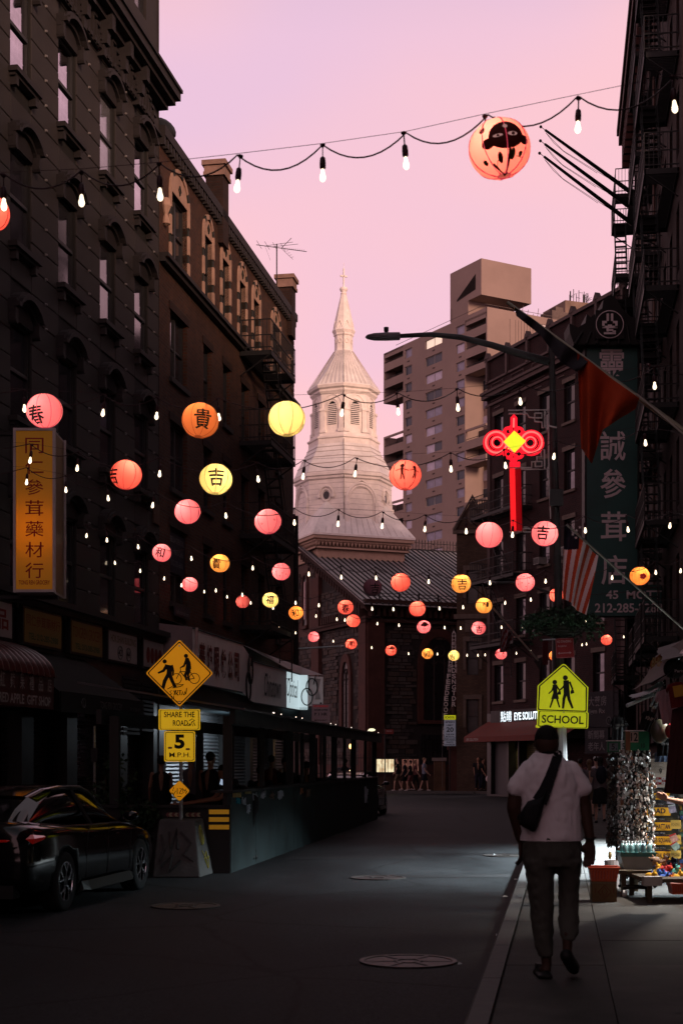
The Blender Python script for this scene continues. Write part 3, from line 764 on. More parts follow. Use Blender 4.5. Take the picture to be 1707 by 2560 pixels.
m=MB();m.quad(e0+Vector((.28,0,.12)),e0+Vector((.8,-.02,.14)),e0+Vector((.8,-.02,1.12)),e0+Vector((.28,0,1.14)));m.build('sign_panel',OW,op,fix=False)
m=MB();m.quad(lw(37.3,0,3.5),lw(37.3,o1,3.5),lw(37.3,o1,4.95),lw(37.3,0,5.05));m.build('end_panel',mat('rosy_white_panel',(.16,.12,.125),.6,var=.15),op,fix=False)
m=MB()
m.quad(lw(37.3,o1,4.92),lw(42.3,o1,4.92),lw(42.3,0,5.2),lw(37.3,0,5.2));m.quad(lw(42.3,o1,4.92),lw(50.2,o1,4.5),lw(50.2,0,5.1),lw(42.3,0,5.2));m.quad(lw(50.2,o1,4.5),lw(50.2,o1+.8,4.5),lw(52.5,.5,4.9),lw(50.2,0,5.1))
m.build('roof_sheet',mat('grey_sheet_metal',(.06,.065,.07),.5,var=.3),op,fix=False)
m=MB()
for off in(.70,):
 m.quad(lw(37.4,off,3.0),lw(50.2,off,2.85),lw(50.2,off,3.35),lw(37.4,off,3.6));m.quad(lw(37.4,off,3.0),lw(37.4,0,3.0),lw(50.2,0,2.85),lw(50.2,off,2.85))
 m.quad(lw(50.2,0,2.85),lw(50.2,1.6,2.95),lw(50.2,1.6,3.4),lw(50.2,0,3.4))
m.build('fascia',OT,op,fix=False)
m=MB();m.tube(lw(37.5,o1+.04,3.55),lw(37.5,o1+.04,4.95),.05,n=8);m.build('corner_post',mat('rosy_post',(.32,.23,.22),.5),op)
for(Ya,Yb,z_)in((37.3,42.3,4.93),(43.6,50.2,4.52),(37.3,42.3,3.54),(43.6,50.2,3.30)):
 m=MB();m.tube(lw(Ya,o1+.01,z_),lw(Yb,o1+.01,z_ if z_!=4.93 else 4.93),.025,n=6);m.build('trim',OT,op)
# script and characters are laid along the canopy face
TL=Matrix.Translation((wxl(0)+o1,0,0))@Matrix.Rotation(LROT,4,'Z')
for i,ch in enumerate('華埠眼鏡公司'):
 text(op,ch,mat('dark_red_letter',(.10,.014,.012),.5),ls(38.1)+.72*i,4.22,.52,.8,-.03,.03,T=TL)
text(op,'Chinatown',TEXTBLK,ls(45.2)+.9,3.92,2.3,.72,-.03,.0,.35,T=TL)
text(op,'Optical',TEXTBLK,ls(48.55)+.45,3.9,1.75,.82,-.03,.0,.35,T=TL)
def specs(cx,cz,s,T,nm):
 m=MB()
 for k,dz in((0,.35),(1,-.25)):
  m.path([T@Vector((cx+k*-.3*s+.34*s*math.cos(q*math.pi/10),-.06,cz+dz*s+.52*s*math.sin(q*math.pi/10)))for q in range(20)],.035*s,5,closed=True)
 m.tube(T@Vector((cx+.1*s,-.06,cz+.5*s)),T@Vector((cx+.25*s,-.06,cz+1.1*s)),.03*s,n=5);m.tube(T@Vector((cx-.2*s,-.06,cz+.1*s)),T@Vector((cx-.15*s,-.06,cz+1.0*s)),.03*s,n=5)
 m.build(nm,TEXTBLK,op)
specs(ls(43.1),3.95,.8,TL,'spectacles_emblem')
specs(e0.x+.42,3.9,.55,Matrix.Translation((0,50.2,0)),'spectacles_emblem')
m=MB();q0=e0+Vector((.52,-.03,.35));m.add([q0,q0+Vector((.2,0,0)),q0+Vector((.12,0,.35)),q0+Vector((.2,0,.7)),q0+Vector((0,0,.7)),q0+Vector((.08,0,.35))],[(0,1,2,5),(5,2,3,4)]);m.build('hourglass_emblem',WHT,op,fix=False)

# roof things
dish=thing('satellite_dish','dark satellite dish on the brick parapet','satellite dish',(wxl(38.6)-.3,38.6,17.5))
m=MB();m.lathe([(.02,.12),(.2,.08),(.36,0),(.37,.01),(.2,.1)],16,T=TR((0,0,.55),(R(70),0,R(30))));m.build('dish',BLK,dish,smooth=True)
m=MB();m.tube((0,0,0),(0,0,.55),.025);m.build('mast',BLK,dish)
an=thing('roof_antenna','thin television antenna standing on the brick tenement roof','antenna',tuple(at(692,694,50.5)))
m=MB();m.tube((0,0,-.3),(0,0,1.15),.022,n=5);m.build('mast',BLK,an)
m=MB();m.tube((-.7,0,1.12),(1.02,.1,.92),.013,n=4)
for i in range(4):xx=-.66+i*.27;m.tube((xx,-.4,1.12-i*.03),(xx+.12,.45,1.14-i*.03),.007,n=4)
for i in range(10):xx=.3+i*.07;m.tube((xx,-.12,.99-i*.008),(xx,.12,1.0-i*.008),.006,n=4)
m.build('boom',BLK,an)
m=MB();m.tube((-.4,0,1.08),(.55,.1,1.25),.008,n=4);m.tube((.15,0,1.0),(.55,0,.62),.008,n=4);m.tube((.15,0,1.0),(.5,0,1.35),.010,n=4);m.tube((-.15,0,1.05),(.72,.1,1.18),.008,n=4)
for i in range(5):m.tube((.25+i*.06,0,.97-i*.07),(.33+i*.06,0,.86-i*.07+.13),.006,n=4)
m.tube((-.4,0,1.08),(-.22,.1,.62),.005,n=4)
m.build('reflector',BLK,an)
# ================================================================= CHURCH
CT=R(22.5)
CHL=(1.48,82,0)
church=thing('church','old stone church with cream octagonal steeple and metal roof at the street end','church',CHL,CT)
CREAM=mat('cream_painted_metal',(.80,.73,.67),.6,var=.17,vs=1.7)
CREAMR=mat('weathered_cream_roof',(.74,.70,.66),.5,var=.24,vs=.9)
TAN=mat('tan_painted_cornice',(.40,.27,.20),.7,var=.15)
BROWN=mat('brownstone',(.060,.024,.019),.8,var=.3,vs=2)
BROWNB=mat('brown_tower_brick',(.085,.048,.040),.8,var=.25,vs=2)
MORT=mat('church_mortar',(.022,.018,.017),.9,var=.2)
STN=[mat('field_stone_grey',(.060,.050,.046),.85,var=.3,vs=4),mat('field_stone_brown',(.052,.038,.032),.85,var=.3,vs=4),mat('field_stone_dark',(.034,.029,.028),.85,var=.3,vs=4)]
TLF=Matrix.Translation((0,20.2,0))@Matrix.Rotation(R(-90),4,'Z') # gable face frame: x' = 20.2 - y
CGL=mat('leaded_window',(.008,.008,.010),.3,var=.4)
def gothic(xc,w,z0,zs,za,n=8):
 """pointed arch outline, ccw from -y"""
 hw=w/2;pts=[(xc-hw,z0),(xc+hw,z0)]
 for i in range(n+1):
  q=i/n;pts.append((xc+hw*math.cos(q*math.pi/2)**.75 if q<1 else xc,zs+(za-zs)*math.sin(q*math.pi/2)))
 for i in range(1,n+1):
  q=1-i/n;pts.append((xc-hw*math.cos(q*math.pi/2)**.75,zs+(za-zs)*math.sin(q*math.pi/2)))
 return pts
def gothic_window(T,xc,w,z0,zs,za,lights=3,sur=.28,louv=False):
 m=MB();m.prism(gothic(xc,w,z0,zs,za),-.03,-.01,T)
 f=m.build('window',CGL,church)
 o=gothic(xc,w+2*sur,z0-.2,zs,za+sur*1.3);i_=gothic(xc,w,z0,zs,za)
 m=MB();n=len(o)
 for k in range(n):
  a,b=o[k],o[(k+1)%n];c,d=i_[(k+1)%n],i_[k]
  if k==0:continue
  m.prism([a,b,c,d],-.12,.02,T)
 m.prism([o[0],o[1],(xc+w/2+sur,z0),(xc-w/2-sur,z0)],-.2,.02,T)
 m.build('window_surround',BROWN,church)
 m=MB();hw=w/2
 for k in range(1,lights):
  xx=xc-hw+w*k/lights;zt_=zs+(za-zs)*.45*(1-abs(2*k/lights-1))+.1
  m.box(xx-.035,xx+.035,-.09,-.03,z0,zt_,T)
 for k in range(lights):
  xx=xc-hw+w*(k+.5)/lights;r=w/lights/2
  m.path([(xx+r*math.cos(math.pi*q/6),-.06,zs+r*1.3*math.sin(math.pi*q/6))for q in range(7)],.03,4,T)
 if lights>1:m.path([(xc+w*.17*math.cos(math.pi*q/6),-.06,zs+(za-zs)*.55+w*.17*math.sin(math.pi*q/6))for q in range(12)],.03,4,T,closed=True)
 z=z0+.5
 while z<zs:m.box(xc-hw,xc+hw,-.055,-.03,z-.012,z+.012,T);z+=.55
 m.build('tracery',mat('dark_tracery',(.03,.022,.02),.8),church)
def stone_face(T,x0,x1,z0,z1,holes,seed,parts=0):
 rnd=random.Random(seed);m=MB();nparts=0;z=z0;var={}
 def blocked(a,b,c,d):return any(a<h[1]and b>h[0]and c<h[3]and d>h[2]for h in holes)
 while z<z1-.08:
  hh=min(rnd.choice((.16,.2,.24,.28)),z1-z);x=x0+rnd.uniform(0,.2)
  xx=x0
  while xx<x1-.02:
   w=min(rnd.uniform(.25,.75),x1-xx)
   if x1-xx-w<.12:w=x1-xx
   if not blocked(xx,xx+w,z,z+hh):
    d=rnd.uniform(.02,.075)
    if nparts<parts:
     key=(round(w*8)/8 or .125,hh,rnd.randrange(3));ww=max(.1,min(key[0],w))
     kk=(round(ww,2),hh,key[2])
     if kk not in var:
      q=MB();q.loft([[(.012,0,.012),(ww-.012,0,.012),(ww-.012,0,hh-.012),(.012,0,hh-.012)],[(.02,-.05,.02),(ww-.02,-.045,.025),(ww-.03,-.05,hh-.02),(.02,-.055,hh-.025)]])
      var[kk]=q.mesh('stone',STN[key[2]],fix=True)
     o=ob('stone',var[kk],church);o.matrix_local=T@Matrix.Translation((xx,.03-d,z));nparts+=1
    else:
     m.mi=rnd.randrange(3);g=.012
     m.box(xx+g,xx+w-g,-d,.01,z+g,z+hh-g,T)
   xx+=w
  z+=hh
 m.build('stonework',STN,church,fix=False,kind='stuff')
EZ=10.45
front_holes=[(-.1,.95,0,11),(3.0,5.9,2.2,8.3),(6.9,7.7,0,11),(3.1,5.8,.2,2.5)]
m=MB();m.quad((0,.02,-.2),(16,.02,-.2),(16,.02,EZ),(0,.02,EZ));m.build('wall',MORT,church,fix=False)
stone_face(Matrix.Identity(4),0,8.2,1.4,9.3,front_holes,3,290)
gothic_window(Matrix.Identity(4),4.35,2.0,3.9,6.8,8.6,3,.35)
m=MB();m.box(3.2,5.5,-.1,.02,.6,3.1);m.build('lower_window',CGL,church)
m=MB()
for k in range(9):m.tube((3.3+k*.26,-.14,.6),(3.3+k*.26,-.14,3.1),.02,n=4)
m.build('window_bars',BLK,church)
# gable face towards the street bend
m=MB()
m.add([TLF@Vector(p)for p in((0,.02,-.2),(20.2,.02,-.2),(20.2,.02,EZ),(10.1,.02,14.9),(0,.02,EZ))],[(0,1,2,3,4)]);m.build('gable_wall',MORT,church,fix=False)
gh=[(19.25,20.3,0,11),(16.0,18.2,2.6,7.6),(12.0,13.3,0,13),(9.4,11.4,2.6,7.2),(8.6,9.4,0,13)]
stone_face(TLF,8.2,20.2,1.4,9.3,gh,5,0)
gothic_window(TLF,17.1,1.0,3.3,6.0,7.3,2,.35);gothic_window(TLF,10.4,1.0,3.0,5.6,6.9,2,.35)
stone_face(TLF,13.3,17.6,9.9,11.6,[],8,0);stone_face(TLF,8.5,12.2,9.9,13.2,[(10.0,11.3,9.9,13.4)],9,0)
gothic_window(TLF,10.65,.7,9.9,12.4,13.0,1,.12)
m=MB();m.box(10.52,10.75,-.1,-.05,10.3,12.6,TLF);m.build('niche_statue',mat('pale_pink_stone',(.45,.32,.32),.8),church)
# pilasters and base
for T,a,b,zt_ in((Matrix.Identity(4),-.12,.9,9.3),(Matrix.Identity(4),6.95,7.7,9.3),(TLF,19.3,20.3,9.3),(TLF,12.05,13.25,12.6),(TLF,8.65,9.3,12.6)):
 m=MB();m.box(a,b,-.22,.02,0,zt_,T);m.box(a-.08,b+.08,-.3,.02,0,1.3,T);m.build('pilaster',BROWN,church)
m=MB();m.box(-.2,16,-.28,.02,-.1,1.4);m.box(8.2,20.3,-.28,.02,-.1,1.4,TLF);m.build('plinth',BROWN,church)
# eaves cornice with brackets
m=MB();m.box(-.1,16,-.25,.02,9.3,9.5);m.box(-.35,16,-.6,.05,10.05,10.25);m.box(-.5,16,-.8,.05,10.25,10.5)
m.box(12.2,20.45,-.28,.02,9.3,9.5,TLF);m.box(12.2,20.6,-.35,.02,9.5,9.62,TLF)
for T,n,s0 in((Matrix.Identity(4),40,0),(TLF,17,14.3)):
 for i in range(n):m.box(s0+i*.35,s0+i*.35+.16,-.5,.02,9.62,10.05,T)
m.build('eaves_cornice',mat('brownstone_cornice',(.045,.022,.018),.8,var=.3),church)
m=MB() # rake moulding with small brackets
def rk(q,dz=0,off=0):return Vector((-off,10.1*q,EZ+(14.9-EZ)*q+dz))
m.loft([[rk(-.06,.1,.6),rk(-.06,.1,-.1),rk(-.06,-.35,-.1),rk(-.06,-.35,.3)],[rk(1.0,.1,.6),rk(1.0,.1,-.1),rk(1.0,-.35,-.1),rk(1.0,-.35,.3)]])
for i in range(26):
 q=.02+i*.037;p=rk(q,-.5,0);m.box(p.x-.32,p.x+.02,p.y,p.y+.14,p.z-.2,p.z+.2)
m.build('rake_cornice',MATS['brownstone_cornice'],church)
# standing seam roof: each pan its own piece
ROOF=mat('grey_standing_seam',(.34,.32,.33),.42,metal=.2,var=.3,vs=.8);ROOF2=mat('rosy_standing_seam',(.44,.37,.37),.42,metal=.2,var=.25,vs=.8)
SEAM=mat('dark_roof_seam',(.03,.028,.028),.6)
sl=(14.9-EZ)/10.1
pw=.36;m0=MB();m0.loft([[(0,-.9,EZ+.12-.9*sl),(pw-.01,-.9,EZ+.12-.9*sl),(pw-.01,10.1,15.02),(0,10.1,15.02)],[(0,-.9,EZ+.16-.9*sl),(pw-.01,-.9,EZ+.16-.9*sl),(pw-.01,10.1,15.06),(0,10.1,15.06)]])
pa=m0.mesh('roof_pan',ROOF,fix=True);pb=m0.mesh('roof_pan',ROOF2,fix=True)
ms=MB();ms.loft([[(-.03,-.92,EZ+.16-.9*sl),(.03,-.92,EZ+.16-.9*sl),(.03,10.1,15.06),(-.03,10.1,15.06)],[(-.03,-.92,EZ+.24-.9*sl),(.03,-.92,EZ+.24-.9*sl),(.03,10.1,15.14),(-.03,10.1,15.14)]])
sm_=ms.mesh('roof_seam',SEAM,fix=True)
for i in range(34):
 x=-.6+i*pw;ob('roof_pan',pb if i in(14,15,16,22)else pa,church,loc=(x,0,0));ob('roof_seam',sm_,church,loc=(x,0,0))
m=MB();m.quad((-.6,10.1,15.06),(16,10.1,15.06),(16,21,EZ),(-.6,21,EZ));m.build('rear_roof',ROOF,church,fix=False)
m=MB()
for z in(.25,.42):m.tube((-.2,-.55,EZ+z),(14,-.55,EZ+z),.02,n=4)
for i in range(11):m.box(.4+i*1.2,.46+i*1.2,-.6,-.5,EZ-.1,EZ+.5)
m.build('snow_guard',BLK,church)
m=MB() # iron ridge cresting
m.box(5.6,16,10.05,10.15,15.05,15.12);m.box(5.6,16,10.07,10.13,15.5,15.53)
for i in range(46):
 x=5.7+i*.22;m.box(x,x+.03,10.08,10.12,15.1,15.62);m.tube((x+.015,10.1,15.6),(x+.015,10.1,15.78),.04,.005,n=4)
 if i%2:m.path([(x+.12+.06*math.cos(q),10.1,15.32+.08*math.sin(q))for q in(0,1.57,3.14,4.71)],.012,4,closed=True)
m.build('ridge_cresting',BLK,church)
# --- tower
TX,TY=2.73,10.1
def TF(phi,apo=0):return Matrix.Translation((TX,TY,0))@Matrix.Rotation(R(phi+90),4,'Z')@Matrix.Translation((0,-apo,0))
OC=lambda prof,nm,mt,**k:(lambda mm:(mm.lathe(prof,8,Matrix.Translation((TX,TY,0)),R(22.5)),mm.build(nm,mt,church,**k))[1])(MB())
m=MB();m.box(TX-2.73,TX+2.73,TY-2.73,TY+2.73,9,13.75);m.build('tower_base',BROWNB,church)
for T,a,b in((Matrix.Identity(4),-.03,.45),):
 m=MB();m.box(TX-2.76,TX-2.3,TY-2.78,TY-2.5,10,13.75);m.box(TX+2.3,TX+2.76,TY-2.78,TY-2.5,10,13.75);m.build('corner_strip',BROWN,church)
m=MB();m.box(TX-2.85,TX+2.85,TY-2.85,TY+2.85,13.75,14.35);m.build('tan_band',TAN,church)
m=MB();m.box(TX-3.0,TX+3.0,TY-3.0,TY+3.0,14.35,14.78);m.build('cornice_back',mat('shadow_brown',(.10,.06,.045),.8),church)
m=MB()
for fx in range(4):
 T=Matrix.Translation((TX,TY,0))@Matrix.Rotation(R(90*fx),4,'Z')
 for i in range(26):
  x=-3.0+i*.24;m.prism([(x-.0,14.78),(x+.12,14.52),(x+.24,14.78)],-3.08,-3.0,T)
 m.box(-3.09,3.09,-3.09,-3.0,14.36,14.46,T)
m.build('zigzag_dentils',TAN,church)
m=MB();m.box(TX-3.15,TX+3.15,TY-3.15,TY+3.15,14.78,14.92);m.box(TX-3.3,TX+3.3,TY-3.3,TY+3.3,14.92,15.12);m.build('cornice',TAN,church)
m=MB();m.box(TX-3.36,TX+3.36,TY-3.36,TY+3.36,15.12,15.24);m.build('eaves',CREAM,church)
# broach roof: skirt with four corner broaches
m=MB();e_=3.36;zE=15.24
ap=2.76;oc=[Vector((TX+ap/math.cos(R(22.5))*math.cos(R(22.5+45*k)),TY+ap/math.cos(R(22.5))*math.sin(R(22.5+45*k)),16.35))for k in range(8)]
cor=[Vector((TX+e_*sx_,TY+e_*sy_,zE))for sx_,sy_ in((1,1),(-1,1),(-1,-1),(1,-1))]
for k in range(4):
 # octagon vertices 2k..: side k between corner k-1 and k
 c=cor[k];v0=oc[2*k];v1=oc[2*k+1]
 apx=Vector((TX+ap*math.cos(R(45+90*k)),TY+ap*math.sin(R(45+90*k)),17.45))
 m.add([c,v0,apx],[(0,1,2)]);m.add([c,apx,v1],[(0,1,2)])
 cn=cor[(k+1)%4];w0=oc[(2*k+2)%8]
 m.add([c,cn,w0,v1],[(0,1,2,3)])
m.build('broach_roof',CREAMR,church)
m=MB()
for fx in range(4):
 T=Matrix.Translation((TX,TY,0))@Matrix.Rotation(R(90*fx),4,'Z')
 for i in range(15):
  x=-3.0+i*.43;xt=x*.82;
  if abs(xt)<1.2:m.tube((x,-e_+.02,zE+.03),(xt,-ap-.02,16.33),.018,n=4,T=T)
  else:
   q=min(1,(3.36-abs(x))/2.2);m.tube((x,-e_+.02,zE+.03),(x*(1-.16*q),-e_+.6*q,zE+1.1*q),.018,n=4,T=T)
m.build('roof_seams',mat('cream_seam',(.50,.44,.41),.6),church,kind='stuff')
OC([(2.99,15.4),(2.99,18.75)],'lower_drum',CREAM)
OC([(3.02,18.72),(3.10,18.78),(3.10,18.9),(3.2,18.96),(3.2,19.14),(3.05,19.2)],'drum_cornice',CREAM)
# faces of the lower drum: blind arches on the square sides, roundels on the diagonals
for k in range(8):
 phi=45*k;T=TF(phi,2.765)
 if k%2==0:
  m=MB();n=14
  for r,w_,pr in((.98,.10,.10),(.84,.07,.06)):
   pts=[(r*math.cos(math.pi*i/n),17.35+r*math.sin(math.pi*i/n)*1.12)for i in range(n+1)]
   m.path([T@Vector((p[0],-.02,p[1]))for p in[(r,15.7)]+pts+[(-r,15.7)]],w_,5)
  for s_ in(-1,1):m.box(s_*.98-.14,s_*.98+.14,-.17,0,17.1,17.3,T);m.box(s_*.98-.1,s_*.98+.1,-.15,0,15.7,17.1,T)
  m.path([T@Vector(p)for p in((-1.05,-.05,17.6),(-.6,-.05,18.3),(0,-.05,18.66),(.6,-.05,18.3),(1.05,-.05,17.6))],.05,5)
  m.build('blind_arch',CREAM,church)
 else:
  m=MB()
  m.path([T@Vector((.30*math.cos(q*math.pi/8),-.03,17.75+.36*math.sin(q*math.pi/8)))for q in range(16)],.05,5,closed=True)
  m.path([T@Vector((.46*math.cos(q*math.pi/8),-.04,17.8+.5*math.sin(q*math.pi/8)))for q in range(9)],.06,5)
  for s_ in(-1,1):m.box(s_*.46-.09,s_*.46+.09,-.14,0,17.6,17.8,T)
  m.build('roundel_frame',CREAM,church)
  m=MB();m.prism([(.19*math.cos(q*math.pi/8),17.75+.24*math.sin(q*math.pi/8))for q in range(16)],-.03,-.015,T);m.build('roundel',CGL,church)
m=MB()
for z in[15.9+.32*i for i in range(9)]:
 m.lathe([(2.995,z),(2.998,z+.012),(2.995,z+.024)],8,Matrix.Translation((TX,TY,0)),R(22.5),cap=False)
m.build('panel_joints',MATS['cream_seam'],church,fix=False)
prof=[(3.08,19.2),(2.86,19.75),(2.63,20.2),(2.42,20.55),(2.28,20.85),(2.2,21.05)]
for i in range(len(prof)-1):
 OC([prof[i],prof[i+1]],'bell_roof_band',CREAMR)
 OC([(prof[i][0]+.02,prof[i][1]-.025),(prof[i][0]+.03,prof[i][1]+.02),(prof[i][0]-.02,prof[i][1]+.03)],'bell_roof_seam',MATS['cream_seam'])
OC([(2.2,21.05),(2.2,21.35),(2.28,21.4),(2.28,21.5),(2.12,21.56),(2.12,21.72)],'belfry_base',CREAM)
OC([(1.96,21.7),(1.96,24.2)],'belfry_drum',CREAM)
apo=1.96*math.cos(R(22.5))
LV=mat('louvre_dark',(.012,.012,.013),.8)
for k in range(8):
 T=TF(45*k,apo)
 n=10;r=.27
 m=MB();m.prism([(-r,22.25),(r,22.25)]+[(r*math.cos(math.pi*i/n),23.3+r*1.25*math.sin(math.pi*i/n))for i in range(n+1)],-.02,.0,T)
 f=m.build('louvre_window',LV,church)
 m=MB()
 for i in range(11):
  z=22.28+i*.115;hw_=r if z<23.3 else r*math.sqrt(max(0,1-((z-23.3)/(r*1.25))**2));m.box(-hw_,hw_,-.08,-.02,z,z+.055,T)
 m.build('slat',CREAM,f)
 m=MB()
 for rr,w_ in((.33,.045),(.43,.035)):
  m.path([T@Vector((p[0],-.03,p[1]))for p in[(rr,23.05)]+[(rr*math.cos(math.pi*i/n),23.3+rr*1.2*math.sin(math.pi*i/n))for i in range(n+1)]+[(-rr,23.05)]],w_,5)
 m.path([T@Vector((.66*math.cos(math.pi*i/n),-.02,23.35+.66*1.1*math.sin(math.pi*i/n)))for i in range(n+1)],.025,4)
 for s_ in(-1,1):
  m.box(s_*.60-.15,s_*.60+.15,-.09,0,21.95,23.1,T);m.box(s_*.60-.19,s_*.60+.19,-.14,0,23.1,23.24,T);m.box(s_*.60-.19,s_*.60+.19,-.14,0,21.76,21.95,T)
 m.build('pilaster_pair',CREAM,church)
OC([(1.96,24.12),(2.02,24.2),(2.1,24.3),(2.1,24.42),(2.24,24.5),(2.3,24.66),(2.24,24.72)],'belfry_cornice',CREAM)
OC([(2.24,24.72),(1.75,25.35),(1.2,26.15),(.82,26.75),(.62,27.15)],'tent_roof',CREAMR)
m=MB()
for k in range(8):
 T=TF(45*k)
 for i in range(-2,3):
  a=i*.30;m.tube((a,-2.09,24.76),(a*.25,-.60,27.12),.013,n=4,T=T)
m.build('tent_roof_seam',MATS['cream_seam'],church,kind='stuff')
OC([(.60,27.1),(.57,27.3),(.57,28.05),(.64,28.12),(.64,28.22),(.73,28.4)],'lantern_stage',CREAM)
for k in range(8):
 T=TF(45*k,.53);m=MB()
 m.path([T@Vector((.11*math.cos(q*math.pi/5),-.01,27.72+.13*math.sin(q*math.pi/5)))for q in range(10)],.03,5,closed=True);m.build('roundel_frame',CREAM,church)
OC([(.73,28.4),(.66,28.55),(.60,28.9),(.17,30.75)],'spire',CREAM)
for k in range(8):
 T=TF(45*k,.60);m=MB();m.path([T@Vector(p)for p in((-.22,-.02,28.42),(0,.03,28.98),(.22,-.02,28.42))],.03,4);m.build('spire_gablet',CREAM,church)
m=MB();m.lathe([(.17,30.7),(.2,30.78),(.14,30.86),(.22,30.95),(.26,31.05),(.22,31.15),(.1,31.2)],16,Matrix.Translation((TX,TY,0)));m.build('finial_orb',CREAM,church,smooth=True)
m=MB();m.box(TX-.04,TX+.04,TY-.04,TY+.04,31.15,32.35);m.box(TX-.22,TX+.22,TY-.04,TY+.04,31.82,31.92);m.tube((TX,TY,32.3),(TX,TY,32.7),.012,n=4);m.build('cross',CREAM,church)
m=MB();v_=lambda r,z:Vector((TX+r*math.cos(R(-112.5)),TY+r*math.sin(R(-112.5)),z))
m.path([v_(.65,28.3),v_(.62,27.2),v_(2.28,24.7),v_(2.0,24.1),v_(2.0,21.7),v_(2.22,21.2),v_(3.1,19.2),v_(3.05,15.8),v_(3.3,15.2)],.016,4);m.build('lightning_conductor',BLK,church)

# railings, notice cases and sculpture before the church
def case(px,py0,py1,w,Y,label,mt):
 t=thing('display_case',label,'display case',(xat(px,Y),Y,0));z0,z1=zat(py1,Y),zat(py0,Y)
 m=MB();m.box(-w/2,w/2,-.02,.0,z0,z1);m.build('lit_panel',mt,t)
 m=MB();m.box(-w/2-.06,w/2+.06,.001,.12,z0-.06,z1+.06);m.box(-w/2-.06,-w/2,-.05,0,z0-.06,z1+.06);m.box(w/2,w/2+.06,-.05,0,z0-.06,z1+.06)
 for i in range(1,3):m.box(-w/2+w*i/3-.01,-w/2+w*i/3+.01,-.04,-.02,z0,z1)
 m.box(-w/2+.1,-w/2+.16,0,.1,0,z0);m.box(w/2-.16,w/2-.1,0,.1,0,z0);m.build('case_frame',BLK,t)
 return t
def posterlit(nm,c1,c2,es):
 m=bpy.data.materials.new(nm);m.use_nodes=True;n=m.node_tree.nodes;t=m.node_tree;p=n['Principled BSDF']
 tcn=n.new('ShaderNodeTexCoord');a=n.new('ShaderNodeTexNoise');a.inputs['Scale'].default_value=3;a.inputs['Detail'].default_value=5
 mpp=n.new('ShaderNodeMapping');mpp.inputs['Scale'].default_value=(1.6,1,.8)
 r=n.new('ShaderNodeValToRGB');r.color_ramp.elements[0].color=(*c1,1);r.color_ramp.elements[1].color=(*c2,1);r.color_ramp.elements[0].position=.4;r.color_ramp.elements[1].position=.62
 t.links.new(tcn.outputs['Object'],mpp.inputs[0]);t.links.new(mpp.outputs[0],a.inputs['Vector']);t.links.new(a.outputs['Fac'],r.inputs[0])
 t.links.new(r.outputs[0],p.inputs['Emission Color']);p.inputs['Emission Strength'].default_value=es;p.inputs['Base Color'].default_value=(.1,.1,.1,1);return m
case(962,1898,1930,.95,79.6,'glowing display case on the church pavement beside the parklet end',posterlit('lit_poster',(.55,.35,.18),(1,.86,.55),1.0))
case(1025,1898,1928,.9,81.0,'dim pinkish display case behind the group of walkers',posterlit('dim_poster',(.10,.03,.02),(.35,.13,.09),.6))
rl=thing('church_railing','black iron railing on low wall in front of the church','railing',(0,80.6,0))
m=MB();m.box(-6,10.5,0,.25,0,.75);m.build('low_wall',mat('brown_low_wall',(.055,.032,.022),.8,var=.3),rl)
m=MB()
x=-6
while x<10.5:m.tube((x,.12,.75),(x,.12,1.9),.014,n=4);m.tube((x,.12,1.9),(x,.12,2.0),.025,.002,n=4);x+=.16
m.box(-6,10.5,.10,.14,1.75,1.79);m.box(-6,10.5,.10,.14,.9,.94);m.build('bars',BLK,rl)
for px in(1098,1172):
 t=thing('gate_pier','brown gate pier with pale cap %s of the letter sculpture'%('left' if px<1100 else 'right'),'pier',(xat(px,79.9),79.9,0),0,'gate piers at the church railing')
 m=MB();m.box(-.3,.3,-.2,.3,0,1.6);m.build('shaft',mat('tan_brick_pier',(.09,.05,.03),.8,var=.3),t)
 m=MB();m.box(-.37,.37,-.27,.37,1.6,1.78);m.build('cap',mat('pale_cap',(.16,.13,.12),.8),t)
ls_=thing('letter_sculpture','steeple-shaped sculpture of pale stacked letters sheltering a robed statue','sculpture',(xat(1134,79.3),79.3,0))
LETM=mat('pale_letters',(.42,.38,.37),.6,var=.1)
rnd=random.Random(11)
z=8.6;i=0;words='AHHEHMRYNINKSHBWDIFSAENNEGNDTHEDOORSOPENTOALLWHOSEEKHOPE'
while z>.4:
 hh=.2 if z>6.8 else .30
 half=.10+(8.6-z)*.115 if z>5.2 else min(.60,.50+(5.2-z)*.06)
 n=1 if z>7.6 else 2
 xs_=[0]if n==1 else[-half+.11,half-.11]
 if n==2 and 4.6<z<6.9:xs_=[-half+.1,0,half-.1]
 for xx in xs_:
  if z<2.6 and xx<0:continue
  mbt=MB();add_text(mbt,words[i%len(words)],xx,z-hh/2,.22,hh*.86,0,.03);vs0=list(mbt.v);mbt.add([Vector(v)+Vector((0,.03,0))for v in vs0],[list(f)for f in mbt.f])
  mbt.build('letter',LETM,ls_,fix=False);i+=1
 z-=hh
m=MB()
m.path([(0,.04,8.7),(-.62,.04,4.2),(-.62,.04,.2)],.012,4);m.path([(0,.04,8.7),(.62,.04,4.2),(.62,.04,.2)],.012,4);m.build('wire_frame',mat('pale_rod',(.12,.11,.11),.5),ls_)
m=MB();m.lathe([(.26,2.75),(.24,3.4),(.17,4.0),(.19,4.35),(.13,4.6),(.05,4.68)],10,TR((0,.25,0),sc=(1,.7,1)));m.ell((0,.25,4.82),.11,.12,.15,8,6);m.tube((-.15,.22,4.4),(-.3,.1,4.0),.06,.05);m.tube((.15,.22,4.4),(.3,.1,4.0),.06,.05)
m.build('statue',mat('bronze_statue',(.035,.018,.014),.5,metal=.3),ls_,smooth=True)
